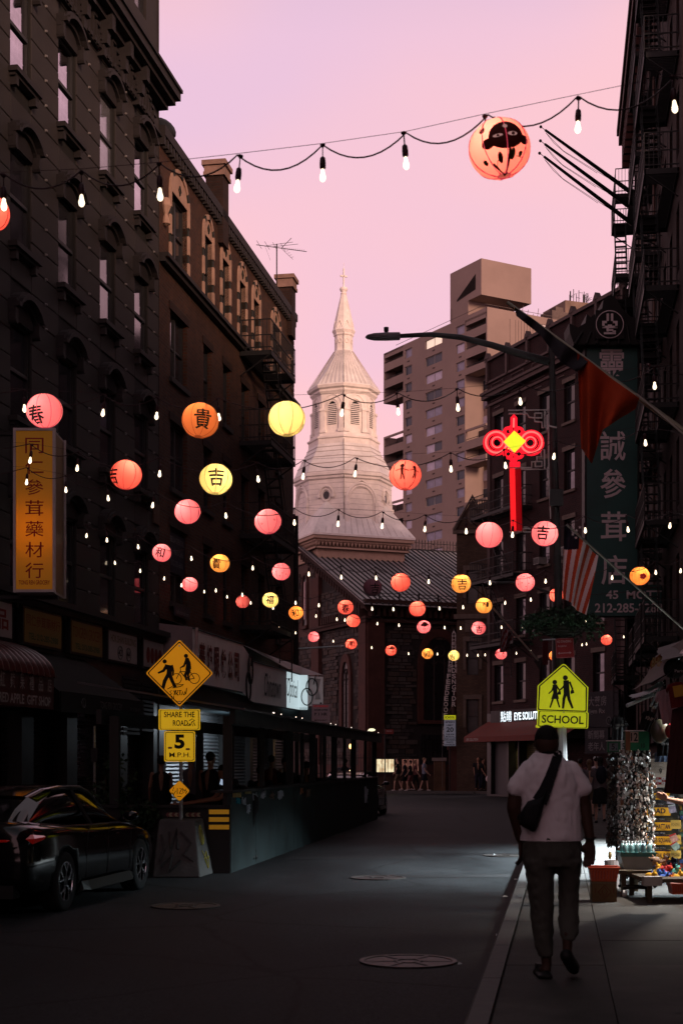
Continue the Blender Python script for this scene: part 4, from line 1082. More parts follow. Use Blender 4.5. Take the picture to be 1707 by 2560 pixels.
m=MB();m.box(-.33,.33,0,.5,2.2,2.75);m.box(-.25,.25,.05,.45,0,2.2);m.build('plinth',BROWN,ls_)

# ================================================================= APARTMENT TOWER
AP=(22.1,225,0);AROT=R(30)
apt=thing('apartment_tower','tall concrete apartment tower with stacked balconies and a sloped penthouse','building',AP,AROT)
ACON=mat('ribbed_concrete',(.265,.195,.170),.85,var=.14,vs=.12,bump=.2,bs=3)
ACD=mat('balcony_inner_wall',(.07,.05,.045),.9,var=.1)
def ta(zx):
 px=zx/2.851+900;r=(px-HX)/F_PX;return(22.1-225*r)/(.506+.862*r)
FH=2.83;TOPZ=70.75
APG=[mat('apartment_glass_dark',(.025,.035,.055),.3,var=.5,vs=.7,spec=.3),mat('apartment_glass_curtain',(.20,.19,.27),.4,var=.35,vs=.8),mat('apartment_glass_pale',(.44,.40,.50),.4,var=.25,vs=.8)]
T_L=Matrix.Rotation(R(-90),4,'Z') # left face frame, x' = -y  (x' negative going away)
def lf(mb_,t0,t1,y0,y1,z0,z1):mb_.box(y0,y1,t0,t1,z0,z1) # t along local y, depth along local x
t0,t1=ta(745),ta(300)
# main slab of the left face with window openings
cols_=[(ta(363),ta(313)),(ta(580),ta(460)),(ta(740),ta(680))]
nf=25
holes=[]
for f in range(nf):
 zt_=TOPZ-1.0-f*FH
 for a,b in cols_:holes.append((-b,-a,zt_-1.45,zt_))
f1=facade(apt,-t1,-t0,0,TOPZ,holes,ACON,rev=.35);f1.matrix_local=T_L
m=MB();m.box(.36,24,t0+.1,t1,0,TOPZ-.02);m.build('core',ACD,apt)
m=MB();m.quad((0,t1,0),(0,t1,TOPZ),(24,t1,TOPZ),(24,t1,0));m.quad((0,t0,0),(24,t0,0),(24,t0,TOPZ),(0,t0,TOPZ));m.quad((0,t0,TOPZ),(24,t0,TOPZ),(24,t1,TOPZ),(0,t1,TOPZ));m.build('end_wall',ACON,apt,fix=False)
_AW={}
rnd=random.Random(4)
for f in range(nf-4):
 zt_=TOPZ-1.0-f*FH
 for ci,(a,b)in enumerate(cols_):
  w=b-a;k=(ci,rnd.randrange(3));lit=(f==0 and ci==1)
  if('f',ci)not in _AW:
   m=MB();m.box(.2,.3,0,.08,0,1.45);m.box(.2,.3,w-.08,w,0,1.45);m.box(.2,.3,.08,w-.08,1.37,1.45);m.box(.2,.3,.08,w-.08,0,.08)
   if ci==1:m.box(.2,.3,w/2-.05,w/2+.05,.08,1.37)
   _AW[('f',ci)]=m.mesh('window',FRAMEW)
  wo=ob('window',_AW[('f',ci)],apt,loc=(0,a,zt_-1.45))
  halves=[(.08,w/2-.05),(w/2+.05,w-.08)]if ci==1 else[(.08,w-.08)]
  for(u,v)in halves:
   g=GLASSLIT if lit else APG[rnd.choice((0,0,1,1,2))]
   kk=(round(v-u,3),g.name)
   if kk not in _AW:m=MB();m.box(0,.03,0,v-u,0,1.29);_AW[kk]=m.mesh('pane',g)
   ob('pane',_AW[kk],wo,loc=(.25,u,.08))
m=MB();m.box(-.02,.3,-.35,.35,0,.22);gme=m.mesh('wall_grille',ACD)
for f in range(nf-4):
 for a,b in cols_:ob('wall_grille',gme,apt,loc=(0,(a+b)/2,TOPZ-1.0-f*FH-1.45-.75))
# vertical rib grooves on the slab
def balcony(tA,tB,z,ov=0):
 """one loggia between tA<tB; parapet, floor slab, back wall, side wall; x depth 2.2"""
 m=MB();m.box(-.0,.25,tA,tB,z,z+1.0);m.box(.25,2.4,tA,tB,z,z+.25);m.box(0,2.4,tB-.22,tB,z+1.0,z+FH);m.box(0,.25,tA,tB-.22,z+FH-.35,z+FH)
 b_=m.build('balcony',ACON,apt)
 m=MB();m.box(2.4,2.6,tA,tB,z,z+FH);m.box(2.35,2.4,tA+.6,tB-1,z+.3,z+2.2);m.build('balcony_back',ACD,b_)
 m=MB();m.tube((.1,tA,z+1.25),(.1,tB,z+1.25),.05,n=4);m.build('handrail',BLK,b_)
tl0,tl1=ta(300),ta(160)
for f in(0,1,2,5,6,8+1,10,13,14):balcony(tl0,tl1,TOPZ-(f+1)*FH+(0 if f else-.0))
m=MB();m.box(0,2.6,tl0,tl1,TOPZ-.9,TOPZ);m.build('balcony_roof',ACON,apt)
m=MB();m.box(2.6,14,t1,(tl0+tl1)/2-.3,0,TOPZ-.1);m.build('recessed_wall',ACON,apt)
tr0,tr1=0,ta(745)
for f in(0,1,2):balcony(tr0+.3,tr1,TOPZ-(f+1)*FH-.6)
for f in(6,7,10,11,13):balcony(tr0+.3,tr1-.0,TOPZ-(f+1)*FH-.6)
m=MB();m.box(0,3.6,tr0,tr1,TOPZ-1.5,TOPZ+.02);m.build('corner_roof',ACON,apt)
m=MB();m.box(3.6,24,.42,tr1+.1,0,TOPZ-.1);m.build('recessed_core',ACON,apt)
for f in(3,4,5,8,9,12):
 z=TOPZ-(f+1)*FH-.2
 m=MB();m.box(3.5,3.6,4.4,7.4,z+.4,z+2.1);w_=m.build('window',FRAMEW,apt);m=MB();m.box(3.45,3.5,4.5,5.9,z+.5,z+2.0);m.box(3.45,3.5,6.0,7.3,z+.5,z+2.0);m.build('pane',APG[f%3],w_)
# sunlit right face
m=MB();m.box(0,4.2,-.02,.3,TOPZ-3*FH-.6,TOPZ+.02);m.box(4.2,10.3,-.02,.3,TOPZ-3*FH-9,TOPZ+.02);m.box(10.3,40,-.02,.3,TOPZ-1.1,TOPZ+.02);m.box(15.8,40,-.02,.3,TOPZ-22,TOPZ-1.1)
for f in range(5):m.box(10.3,15.8,-.02,.3,TOPZ-1.1-(f+1)*FH*1.0-.0,TOPZ-1.1-f*FH-1.7)
m.build('wall',ACON,apt)
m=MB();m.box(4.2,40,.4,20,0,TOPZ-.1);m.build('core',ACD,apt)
for f in range(4):
 z=TOPZ-1.1-f*FH-1.7
 for u in(0,1):m=MB();m.box(10.3+u*2.75,13.0+u*2.75,.12,.2,z,z+1.7);m.build('window',mat('sunset_curtained_glass',(.55,.50,.50),.4,var=.1),apt)
m=MB()
for x in[4.22]+[5.3+i*.55 for i in range(8)]+[15.9]:m.box(x,x+.07,-.035,-.02,TOPZ-9,TOPZ-1.2)
m.build('wall_groove',ACD,apt)
# penthouse
m=MB();bx,by=1.2,3.2
m.box(bx,bx+9.6,by,by+8.5,73.7,79.3);m.build('penthouse',ACON,apt)
m=MB();m.box(bx-.0,bx+6,by+3.5,by+8.3,TOPZ,73.7);m.box(bx,bx+5,by+8.0,by+8.5,71.5,73.7);m.build('penthouse_neck',ACON,apt)
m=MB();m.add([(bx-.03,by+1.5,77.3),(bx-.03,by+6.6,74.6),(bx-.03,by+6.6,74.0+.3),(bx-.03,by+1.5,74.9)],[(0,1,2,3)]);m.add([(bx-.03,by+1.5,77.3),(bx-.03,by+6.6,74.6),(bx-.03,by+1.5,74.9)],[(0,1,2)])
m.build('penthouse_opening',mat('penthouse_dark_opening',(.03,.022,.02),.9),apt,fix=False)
m=MB();m.box(bx+3,bx+4.5,by+7.3,by+8.4,79.3,80.0);m.build('roof_vent',BLK,apt)
m=MB();m.tube((0,.2,TOPZ+.5),(20,.2,TOPZ+.5),.04,n=4);m.tube((0,.2,TOPZ+.5),(0,26,TOPZ+.5),.04,n=4)
for i in range(8):m.tube((8+i,2,TOPZ),(8+i+.3,2,TOPZ+2.0-(i%3)*.5),.04,n=4)
m.box(14,18,2,5,TOPZ,TOPZ+2.2);m.box(15,16.5,2.4,4.0,TOPZ+2.2,TOPZ+3);m.build('roof_clutter',mat('roof_clutter_grey',(.12,.09,.08),.8),apt)
far=thing('far_tower','small tan tower top with a cluster of aerials right of the apartment tower','building',(xat(1412,300),300,0),R(22))
m=MB();m.box(0,9.0,0,9,0,95.2);m.build('wall',mat('far_concrete',(.20,.14,.11),.9,var=.3,vs=.3),far)
m=MB();rnd=random.Random(2)
for i in range(16):
 x=1.8+rnd.random()*5;y=rnd.random()*3;m.tube((x,y,95),(x,y,97+rnd.random()*1.4),.07,n=4);m.tube((x,y,96.2+rnd.random()),(x+.9,y,96.6+rnd.random()),.05,n=4)
m.build('aerial',BLK,far)
# ================================================================= SMALL TAN BRICK BUILDING BESIDE THE CHURCH
TANB=brick_mat('tan_brick',(.085,.052,.035),(.060,.038,.027),(.045,.035,.03),.21,.075)
g=thing('tan_brick_house','narrow tan brick house with a small stone gable between church and red tenement','building',(xat(1141,79.2)+.0,79.2,0),R(-9))
TRIM=mat('weathered_stone_trim',(.10,.075,.062),.8,var=.3)
hs=[]
for zh in(11.8,8.0,4.9):hs.append((.55,1.15,zh-1.8,zh))
facade(g,0,2.2,-.1,14.0,hs,TANB,rev=.2)
core(g,.001,2.2,-.1,14.0,9,TANB)
m=MB();m.prism([(-.1,14.0),(1.75,14.0),(.85,15.6)],-.05,.3);m.build('gable',TANB,g)
m=MB();m.path([(-.15,-.1,13.95),(.85,-.1,15.75),(1.8,-.1,13.95)],.1,5);m.box(-.2,2.1,-.15,.05,13.75,13.95);m.box(-.15,2.2,-.12,.05,9.2,9.45);m.build('coping',TRIM,g)
m=MB();m.prism([(.85+.28*math.cos(q*math.pi/8),14.65+.4*math.sin(q*math.pi/8))for q in range(16)],-.09,-.06);m.build('oval_panel',TRIM,g)
for h in hs:
 window(g,h[0],h[1],h[2],h[3],.15)
 m=MB();m.box(h[0]-.2,h[1]+.2,-.08,.03,h[3],h[3]+.25);m.box(h[0]-.2,h[0]-.05,-.06,.03,h[2]+.3,h[3]);m.box(h[1]+.05,h[1]+.2,-.06,.03,h[2]+.3,h[3]);m.build('stone_surround',TRIM,g)
m=MB();m.box(.45,1.3,-.06,.02,8.5,9.15);m.box(.6,1.15,-.09,-.06,8.6,9.05);m.build('carved_panel',TRIM,g)
m=MB();m.box(1.9,2.05,.5,.9,14,15.2);m.tube((1.97,.7,15.2),(1.97,.7,17.6),.17,n=10);m.build('flue',mat('flue_brick',(.2,.13,.11),.7),g)

# ================================================================= RED TENEMENT AT THE BEND (C)
CR=math.atan2(-.93,.37);C0=(7.07,72,0)
cb=thing('red_tenement','dark red brick tenement with pale trimmed cornice above the EYE SOLUTION shop','building',C0,CR)
CBR=brick_mat('deep_red_brick',(.028,.008,.008),(.016,.006,.006),(.022,.016,.016),.21,.085,.014)
CTR=mat('pale_brick_trim',(.08,.055,.052),.8,var=.3)
hs=[];ccols=[1.2,3.4,5.6,7.8,10.2]
for h in(18.2,15.2,12.2,9.2,6.2):
 for c in ccols:hs.append((c-.45,c+.45,h-1.75,h))
facade(cb,0,12.4,3.9,21.0,hs,CBR)
core(cb,.01,12.39,-.1,20.9,12,CBR)
for i,h in enumerate(hs):
 window(cb,*h,.14,FRAME,GLASS4 if i%4 else GLASS3)
 m=MB();m.box(h[0]-.12,h[1]+.12,-.08,.03,h[2]-.12,h[2]);m.build('window_sill',TRIM,cb);m=MB();m.box(h[0]-.12,h[1]+.12,-.04,.03,h[3],h[3]+.2);m.build('lintel',TRIM,cb)
m=MB()
for z0,z1,pr in((18.75,18.87,.08),(19.1,19.3,.3),(19.3,19.42,.38),(20.95,21.1,.12),(19.9,20.0,.08)):m.box(-.05,12.4,-pr,.03,z0,z1)
for i in range(7):x=.05+i*2.0;m.box(x,x+.18,-.12,.03,19.95,21.1);m.prism([(x-.12,21.1),(x+.3,21.1),(x+.09,21.4)],-.14,.1)
m.build('cornice',CTR,cb)
m=MB()
for i in range(6):
 x=.5+i*2.0
 for a in((x,x+1.2,18.95,18.99),(x,x+1.2,19.75,19.79),(x,x+.04,19.5,19.79),(x+1.16,x+1.2,19.5,19.79),(x+.3,x+.9,17.5+1.05,18.6)):m.box(a[0],a[1],-.04,.03,a[2],a[3])
m.build('panel_trim',CTR,cb)
m=MB()
for x in(.1,12.0):m.box(x,x+.3,-.05,.02,3.9,18.75)
m.build('corner_strip',mat('dark_trim_strip',(.05,.03,.028),.8),cb)
fire_escape('black iron balconies on the far end of the red brick tenement',C0,CR,.1,4.5,[13.3,10.2,7.1],1.0,group='fire escapes on the tenement fronts')
for ci_,(x,z,s_)in enumerate(((7.8,10.6,1),(5.6,10.5,.8),(5.5,7.5,.8),(10.2,10.5,1))):
 p=Matrix.Translation(C0)@Matrix.Rotation(CR,4,'Z')@Vector((x,-.05,z-0.05));ac_unit(tuple(p),CR,('lower window air conditioner facing the middle of the red tenement','window air conditioner right of the lamp post on the red tenement','small air conditioner below the neon knot bracket','window air conditioner nearest the blade sign on the red tenement')[ci_],'air conditioners on the red tenement',s_)
# shop at its foot
hs0=[(.4,2.0,0,2.6),(2.2,3.1,0,2.7),(3.2,6.0,0,2.6),(6.6,11.6,0,2.6)]
facade(cb,0,12.4,-.1,3.9,hs0,DARK,rev=.5,name='shopfront')
m=MB();m.box(.45,1.95,.2,.25,0,2.6);m.build('door',mat('grey_shop_door',(.045,.045,.048),.5,var=.2),cb)
GLZ=brick_mat('glazed_green_brick',(.16,.15,.06),(.11,.12,.05),(.02,.02,.012),.24,.09,.014,.3)
m=MB();m.box(2.2,6.0,.42,.46,0,2.75);m.build('glazed_brick_wall',GLZ,cb)
for xx,en in((2.65,40),(5.0,8)):
 ld=bpy.data.lights.new('shop_wall_lamp','SPOT');ld.energy=en;ld.color=(1,.75,.42);ld.spot_size=R(75);ld.spot_blend=.6;ld.shadow_soft_size=.04
 lo=bpy.data.objects.new('shop_wall_lamp',ld);COL.objects.link(lo);lo.parent=cb;lo.location=(xx,.22,2.66);lo.rotation_euler=(R(14),0,0)
rw=thing('awning','dull red awning over the EYE SOLUTION shopfront','awning',C0,CR)
RA=mat('dull_red_canvas',(.10,.014,.008),.7,var=.25)
m=MB();m.quad((.1,-1.3,2.75),(9.8,-1.3,2.75),(9.8,0,3.5),(.1,0,3.5));m.quad((.1,-1.3,2.5),(9.8,-1.3,2.5),(9.8,-1.3,2.75),(.1,-1.3,2.75));m.add([(.1,-1.3,2.75),(.1,0,3.5),(.1,0,2.5),(.1,-1.3,2.5)],[(0,1,2,3)]);m.build('canopy',RA,rw,fix=False)
text(rw,'EYE SOLUTION',PW,1.0,2.62,1.2,.12,-1.31)
es_=thing('shop_sign','glowing white EYE SOLUTION lettering over the red awning','sign',C0,CR)
EL=glow('lit_white_letters',(.80,.95,1.0),1.6)
m=MB();m.box(.6,6.4,-.12,-.02,3.42,4.0);m.build('backing',SBLUE,es_)
text(es_,'點睛',EL,2.2,3.7,1.1,.5,-.13,.0);text(es_,'EYE SOLUTION',EL,4.45,3.68,2.9,.36,-.13,.02)
pg=thing('shop_sign','dark sign with faint characters over the word Paradigm','sign',C0,CR)
m=MB();m.box(8.7,12.3,-.35,-.25,3.0,4.5);m.build('panel',mat('black_sign_panel',(.005,.005,.008),.8),pg)
FP=mat('faint_print',(.07,.07,.075),.6,var=.1)
text(pg,'杰翔大藥房',FP,10.2,4.1,2.4,.42,-.36,.01);text(pg,'Paradigm Rx',FP,10.2,3.65,2.2,.26,-.36,.02)
m=MB();m.path([(11.6+.16*math.cos(q*math.pi/8),-.36,3.25+.16*math.sin(q*math.pi/8))for q in range(16)],.02,4,closed=True);m.tube((11.6,-.36,3.18),(11.6,-.36,3.32),.02,n=4);m.build('emblem',FP,pg)
pg=thing('shop_sign','dark sign with two rows of pale characters under the Paradigm sign','sign',C0,CR)
m=MB();m.box(10.6,12.4,-.9,-.8,1.9,2.95);m.build('panel',MATS['black_sign_panel'],pg);text(pg,'新開幕',FP,11.5,2.68,1.3,.36,-.91,.01);text(pg,'老年人',FP,11.5,2.2,1.3,.36,-.91,.01)

# ================================================================= RIGHT HAND TENEMENTS
AR_=math.atan2(-1,-.145);A0=(wxr(61),61,0);AN=math.hypot(1,.145)
def ax(Y):return(61-Y)*AN
A_T=Matrix.Translation(A0)@Matrix.Rotation(AR_,4,'Z')
ab=thing('tall_tenement','tall dark tenement laced with black fire escapes at the right picture edge','building',A0,AR_)
ABR=brick_mat('brown_red_brick',(.030,.014,.012),(.020,.011,.010),(.018,.014,.013))
hs=[];acols=[1.0+i*2.35 for i in range(10)]
for k in range(8):
 h=25.4-k*3.06
 for c in acols:hs.append((c-.48,c+.48,h-1.8,h))
XE=ax(37.6)
facade(ab,0,XE,3.4,26.6,[h for h in hs if h[1]<XE],ABR)
core(ab,.0,XE,-.1,26.5,12,ABR)
for i,h in enumerate(hs):
 if h[1]>XE:continue
 window(ab,*h,.18,FRAME,[GLASS3,GLASS4]if i%3==1 else GLASS4)
m=MB();m.box(-.1,XE,-.2,.05,26.3,26.6);m.box(-.2,XE,-.42,.05,26.6,27.1);m.box(-.3,XE,-.62,.05,27.1,27.5);m.box(-.3,XE,-.7,.05,27.5,27.75)
for i in range(34):x=.05+i*.7;m.box(x,x+.2,-.5,.05,26.0,27.1)
m.build('cornice',mat('dark_red_cornice',(.045,.014,.011),.7,var=.3),ab)
m=MB();m.box(3,8,.6,5,27.7,29.5);m.build('roof_bulkhead',ABR,ab)
for k,(a,b,d_)in enumerate(((.6,4.8,.95),(12.2,16.2,.8),(18.2,22.6,.9))):
 fire_escape(('black fire escape at the far end of the tall right tenement','black fire escape in the middle of the tall right tenement','black fire escape of the tall right tenement cut by the picture edge')[k],
    A0,AR_,a,b,[23.2-3.06*i for i in range(7)],d_,rail=.95,bal=.12)
m=MB()
for x in(7.2,14.4):m.tube((x,-.12,3),(x,-.12,26),.05,n=6)
m.build('drainpipe',mat('rusty_pipe',(.10,.06,.05),.6,var=.4),ab)
eb=thing('near_tenement','low dark tenement over the souvenir stalls, right of the frame','building',A0,AR_)
m=MB();m.box(XE+.02,100,0,12,3.2,17.6);m.build('wall',ABR,eb)
# its ground floor is an open shop
SX0,SX1=ax(33),ax(15.2)
m=MB();m.box(XE+.02,SX0,0,12,-.1,3.2);m.box(SX1,100,0,12,-.1,3.2);m.box(SX0,SX1,5,5.2,-.1,3.2);m.build('shop_wall',mat('pale_shop_wall',(.35,.33,.31),.8,var=.2),eb)
m=MB();m.box(SX0,SX1,0,5,-.05,.01);m.build('shop_floor',mat('shop_tiles',(.2,.19,.18),.4,var=.2),eb)
# ================================================================= LAMP POST, SIGNS ON IT
Yp=27.0
PB=at(1412,2149,Yp);PB.z=0 # foot of the leaning pole
PT=at(1377,852,Yp)
lp=thing('street_lamp','tall leaning grey street lamp post beside the school sign','street lamp',tuple(PB))
POLE=mat('weathered_lamp_pole',(.055,.055,.055),.55,metal=.3,var=.25,vs=4);POLE_LIT=mat('shop_lit_lamp_pole',(.42,.42,.42),.5,var=.12,vs=4)  # lower length of pole: shop light painted in as a paler colour
v=PT-PB
m=MB();m.tube((0,0,0),v*.335,.085,.08,n=8);m.build('lower_pole',POLE_LIT,lp)
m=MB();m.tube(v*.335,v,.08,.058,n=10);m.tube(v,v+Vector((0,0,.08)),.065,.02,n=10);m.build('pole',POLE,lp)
m=MB();m.tube((0,0,0),(0,0,.25),.16,.14,n=8);m.build('base',POLE,lp)
q0=at(1372,905,Yp)-PB
arm=[q0,at(1300,885,Yp)-PB,at(1230,863,Yp)-PB,at(1150,843,Yp)-PB,at(1075,836,Yp)-PB,at(1000,840,Yp)-PB]
m=MB();m.path(arm,[.075,.07,.06,.052,.045,.04],8);m.build('arm',POLE,lp,smooth=True)
c0=at(913,843,Yp)-PB;c1=at(1000,841,Yp)-PB;Lh=(c1-c0).length
m=MB()
rings=[]
for k,(t_,wy,up,dn)in enumerate(((0,.02,.01,-.01),(.06,.10,.04,-.03),(.25,.14,.062,-.055),(.6,.15,.07,-.062),(.98,.13,.07,-.06),(1.0,.10,.05,-.05))):
 rings.append([c0+(c1-c0)*t_+Vector((0,wy*math.cos(a),up*math.sin(a)if math.sin(a)>0 else-dn*math.sin(a)))for a in[2*math.pi*i/12 for i in range(12)]])
m.loft(rings);m.build('lamp_head',mat('grey_lamp_head',(.16,.14,.15),.5,var=.1),lp,smooth=True)
m=MB();pc=c0+(c1-c0)*.6;m.tube(pc+Vector((0,0,.05)),pc+Vector((0,0,.1)),.035,n=10);m.tube(pc+Vector((0,0,.1)),pc+Vector((0,0,.17)),.045,n=10);m.build('light_sensor',BLK,lp)
m=MB()
for k in range(8):
 z=.25+k*.01
m.box(-.12,.12,-.16,-.08,6.2,6.5,TR((v.x*.7,0,0)));m.box(-.36,-.1,-.1,.1,6.95,7.05,TR((v.x*.75,0,0)));m.build('control_box',POLE,lp)

def plate(mb_,pts,y0=0,y1=.006):mb_.prism(pts,y0,y1)
YG=mat('glowing_yellow_green_sign',(.66,.62,.02),.45,var=.12,vs=4,emit=(.62,.68,.01),es=.42)  # these sign faces carry added emission in place of light thrown back by sheeting
YO=mat('glowing_amber_sign',(.78,.30,.006),.45,var=.14,vs=3,emit=(.9,.34,.0),es=.36)
YY=mat('glowing_yellow_sign',(.78,.46,.01),.45,var=.14,vs=3,emit=(.95,.55,.01),es=.40)
def rrect(cx,cz,w,h,r=.04,n=4):
 pts=[]
 for sx_,sz_,a0 in((1,-1,-90),(1,1,0),(-1,1,90),(-1,-1,180)):
  for i in range(n+1):
   a=R(a0+90*i/n);pts.append((cx+sx_*(w/2-r)+r*math.cos(a),cz+sz_*(h/2-r)+r*math.sin(a)))
 return pts
def outline(mb_,pts,th,y,T=None):
 """flat border strip just inside a polygon"""
 cx=sum(p[0]for p in pts)/len(pts);cz=sum(p[1]for p in pts)/len(pts);n=len(pts)
 def shrink(p,d):
  v_=Vector((p[0]-cx,p[1]-cz));l=v_.length;s=(l-d)/l;return(cx+v_.x*s,cz+v_.y*s)
 a=[shrink(p,.022)for p in pts];b=[shrink(p,.022+th)for p in pts]
 for i in range(n):
  j=(i+1)%n;mb_.add([(a[i][0],y,a[i][1]),(a[j][0],y,a[j][1]),(b[j][0],y,b[j][1]),(b[i][0],y,b[i][1])],[(0,1,2,3)],T)
ss=thing('school_crossing_sign','yellow-green pentagon sign of two walking pupils over a SCHOOL plate','road sign',tuple(at(1406,1730,Yp-.14)),(0,R(2),0))
def disc(mb_,cx,cz,r,y,n=14):mb_.add([(cx+r*math.cos(2*math.pi*i/n),y,cz+r*math.sin(2*math.pi*i/n))for i in range(n)],[tuple(range(n))])
def poly(mb_,pts,y):mb_.add([(p[0],y,p[1])for p in pts],[tuple(range(len(pts)))])
def limb(mb_,pts,w,y):
 for i in range(len(pts)-1):
  a=Vector(pts[i]);b=Vector(pts[i+1]);d=(b-a).normalized();n_=Vector((-d.y,d.x));w0=w[i]if isinstance(w,(list,tuple))else w;w1=w[i+1]if isinstance(w,(list,tuple))else w
  y-=.0002
  poly(mb_,[a-n_*w0/2-d*w0*.2,b-n_*w1/2+d*w1*.2,b+n_*w1/2+d*w1*.2,a+n_*w0/2-d*w0*.2],y)
pent=[(-.445,-.36),(.445,-.36),(.46,-.34),(.46,.10),(.03,.50),(-.0,.51),(-.03,.50),(-.46,.10),(-.46,-.34)]
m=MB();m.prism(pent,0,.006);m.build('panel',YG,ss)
m=MB();outline(m,pent,.028,-.002);m.build('border',TEXTBLK,ss,fix=False)
m=MB();y=-.003;s=1/3.093*.0073 # figure drawn from the sign in photo pixels
def Z(p):return((p[0]-640)*.00236,(648-p[1])*.00236)
disc(m,*Z((655,538)),.046,y);disc(m,*Z((575,575)),.043,y)
limb(m,[Z((662,566)),Z((670,660))],[.10,.115],y);limb(m,[Z((660,575)),Z((640,612)),Z((615,635))],[.035,.03,.025],y-.001);limb(m,[Z((690,570)),Z((712,622)),Z((705,640))],[.038,.03,.02],y-.001)
poly(m,[Z((697,640)),Z((722,628)),Z((728,652)),Z((700,662))],y-.002)
limb(m,[Z((662,655)),Z((650,700)),Z((645,772))],[.065,.055,.04],y-.001);limb(m,[Z((678,655)),Z((690,705)),Z((718,768))],[.065,.055,.038],y-.0015)
limb(m,[Z((577,600)),Z((582,660))],[.085,.075],y);poly(m,[Z((566,655)),Z((600,655)),Z((612,702)),Z((552,706))],y-.001)
limb(m,[Z((566,608)),Z((556,640)),Z((532,664))],[.028,.026,.02],y-.001);limb(m,[Z((592,605)),Z((612,635)),Z((612,650))],[.028,.026,.02],y-.001);poly(m,[Z((600,646)),Z((624,642)),Z((626,668)),Z((602,671))],y-.002)
limb(m,[Z((567,700)),Z((546,770))],[.036,.026],y-.001);limb(m,[Z((596,700)),Z((618,766))],[.036,.026],y-.001)
m.build('walking_figures',TEXTBLK,ss,fix=False)
z0=-.50
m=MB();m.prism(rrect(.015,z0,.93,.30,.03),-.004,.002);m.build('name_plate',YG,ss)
m=MB();outline(m,rrect(.015,z0,.93,.30,.03),.02,-.006);m.build('plate_border',TEXTBLK,ss,fix=False)
text(ss,'SCHOOL',TEXTBLK,.015,z0,.76,.145,-.007,.02)
m=MB();m.box(-.435,-.37,-.006,-.003,-.345,-.335);m.box(-.1,.2,-.006,-.003,-.347,-.339);m.box(-.40,-.34,-.008,-.005,-.632,-.624);m.build('small_print',TEXTBLK,ss)
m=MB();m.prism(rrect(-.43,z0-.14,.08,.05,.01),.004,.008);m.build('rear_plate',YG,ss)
m=MB()
for(x,z)in((.03,.44),(.03,-.33),(.03,-.37),(.03,-.63)):m.tube((x,-.012,z),(x,.0,z),.012,n=6)
m.build('bolt',STEEL,ss)
ns=thing('no_standing_sign','dark red NO STANDING Anytime sign with a double arrow above the school sign','road sign',tuple(at(1411,1620,Yp-.16)),(0,R(-3),0))
m=MB();m.prism(rrect(0,0,.33,.36,.015),0,.005);m.build('panel',mat('dark_red_sign',(.22,.018,.02),.5,var=.15),ns)
PK=mat('pinkish_white_print',(.36,.26,.27),.5,var=.05)
m=MB();outline(m,rrect(0,0,.35,.38,.015),.006,-.001);m.build('border',PK,ns,fix=False)
text(ns,'NO STANDING',PK,-.01,.12,.26,.045,-.002,.02);text(ns,'Anytime',PK,-.05,.035,.16,.045,-.002,.01)
m=MB();limb(m,[(-.11,-.09),(.09,-.09)],.014,-.002);poly(m,[(-.135,-.09),(-.10,-.115),(-.10,-.065)],-.003);poly(m,[(.115,-.09),(.08,-.065),(.08,-.115)],-.003);m.build('arrow',PK,ns,fix=False)

# red neon knot on a white fret bracket
kn=thing('knot_light','glowing red Chinese knot light with yellow diamond and long red tassels','neon light',tuple(at(1283,1107,Yp-.1)))
NEON=glow('red_neon',(1,.012,.03),1.0);NEONB=glow('bright_red_neon',(1,.16,.14),1.25)
BRW=mat('white_bracket',(.60,.56,.55),.5,var=.1)
S_=Yp/F_PX
def k2(x,y):return Vector(((x-1090)/2.851*S_,0,(1452-y)/2.851*S_))
m=MB()
for s_ in(-1,1):
 cx=1090+s_*125
 for r,th in((74,.05),):
  m.path([k2(cx+r*1.0*math.cos(a),1452+r*math.sin(a))for a in[2*math.pi*i/24 for i in range(24)]],th,8,closed=True)
 m.path([k2(cx+s_*(-8)+38*math.cos(a),1452+38*math.sin(a))+Vector((0,-.01,0))for a in[2*math.pi*i/18 for i in range(18)]],.035,8,closed=True)
for(x,y,r)in((1052,1372,26),(1128,1372,26),(1052,1532,26),(1128,1532,26),(1090,1352,24),(1090,1556,22),(1010,1410,24),(1170,1410,24),(1010,1498,24),(1170,1498,24)):
 m.path([k2(x+r*math.cos(a),y+r*math.sin(a))for a in[2*math.pi*i/12 for i in range(12)]],.032,6,closed=True)
m.path([k2(1083,1345),k2(1083,1275),k2(1092,1262),k2(1101,1275),k2(1101,1345)],.04,8)
m.path([k2(1090,1560),k2(1092,1606)],.05,8);m.path([k2(1062,1606),k2(1135,1606)],.05,8)
m.build('neon_tube',NEON,kn,smooth=True)
m=MB();m.path([k2(1090,1385)+Vector((0,-.045,0)),k2(1155,1452)+Vector((0,-.045,0)),k2(1090,1520)+Vector((0,-.045,0)),k2(1025,1452)+Vector((0,-.045,0))],.035,8,closed=True)
for s_ in(-1,1):
 m.path([k2(1090+s_*125+74*math.cos(a),1452+74*math.sin(a))+Vector((0,-.045,0))for a in[math.pi*i/12 for i in range(24)]],.018,6,closed=True);m.path([k2(1090+s_*117+38*math.cos(a),1452+38*math.sin(a))+Vector((0,-.045,0))for a in[math.pi*i/9 for i in range(18)]],.012,6,closed=True)
m.path([k2(1088,1345)+Vector((0,-.04,0)),k2(1090,1280)+Vector((0,-.04,0))],.015,6)
m.build('neon_core',NEONB,kn,smooth=True)
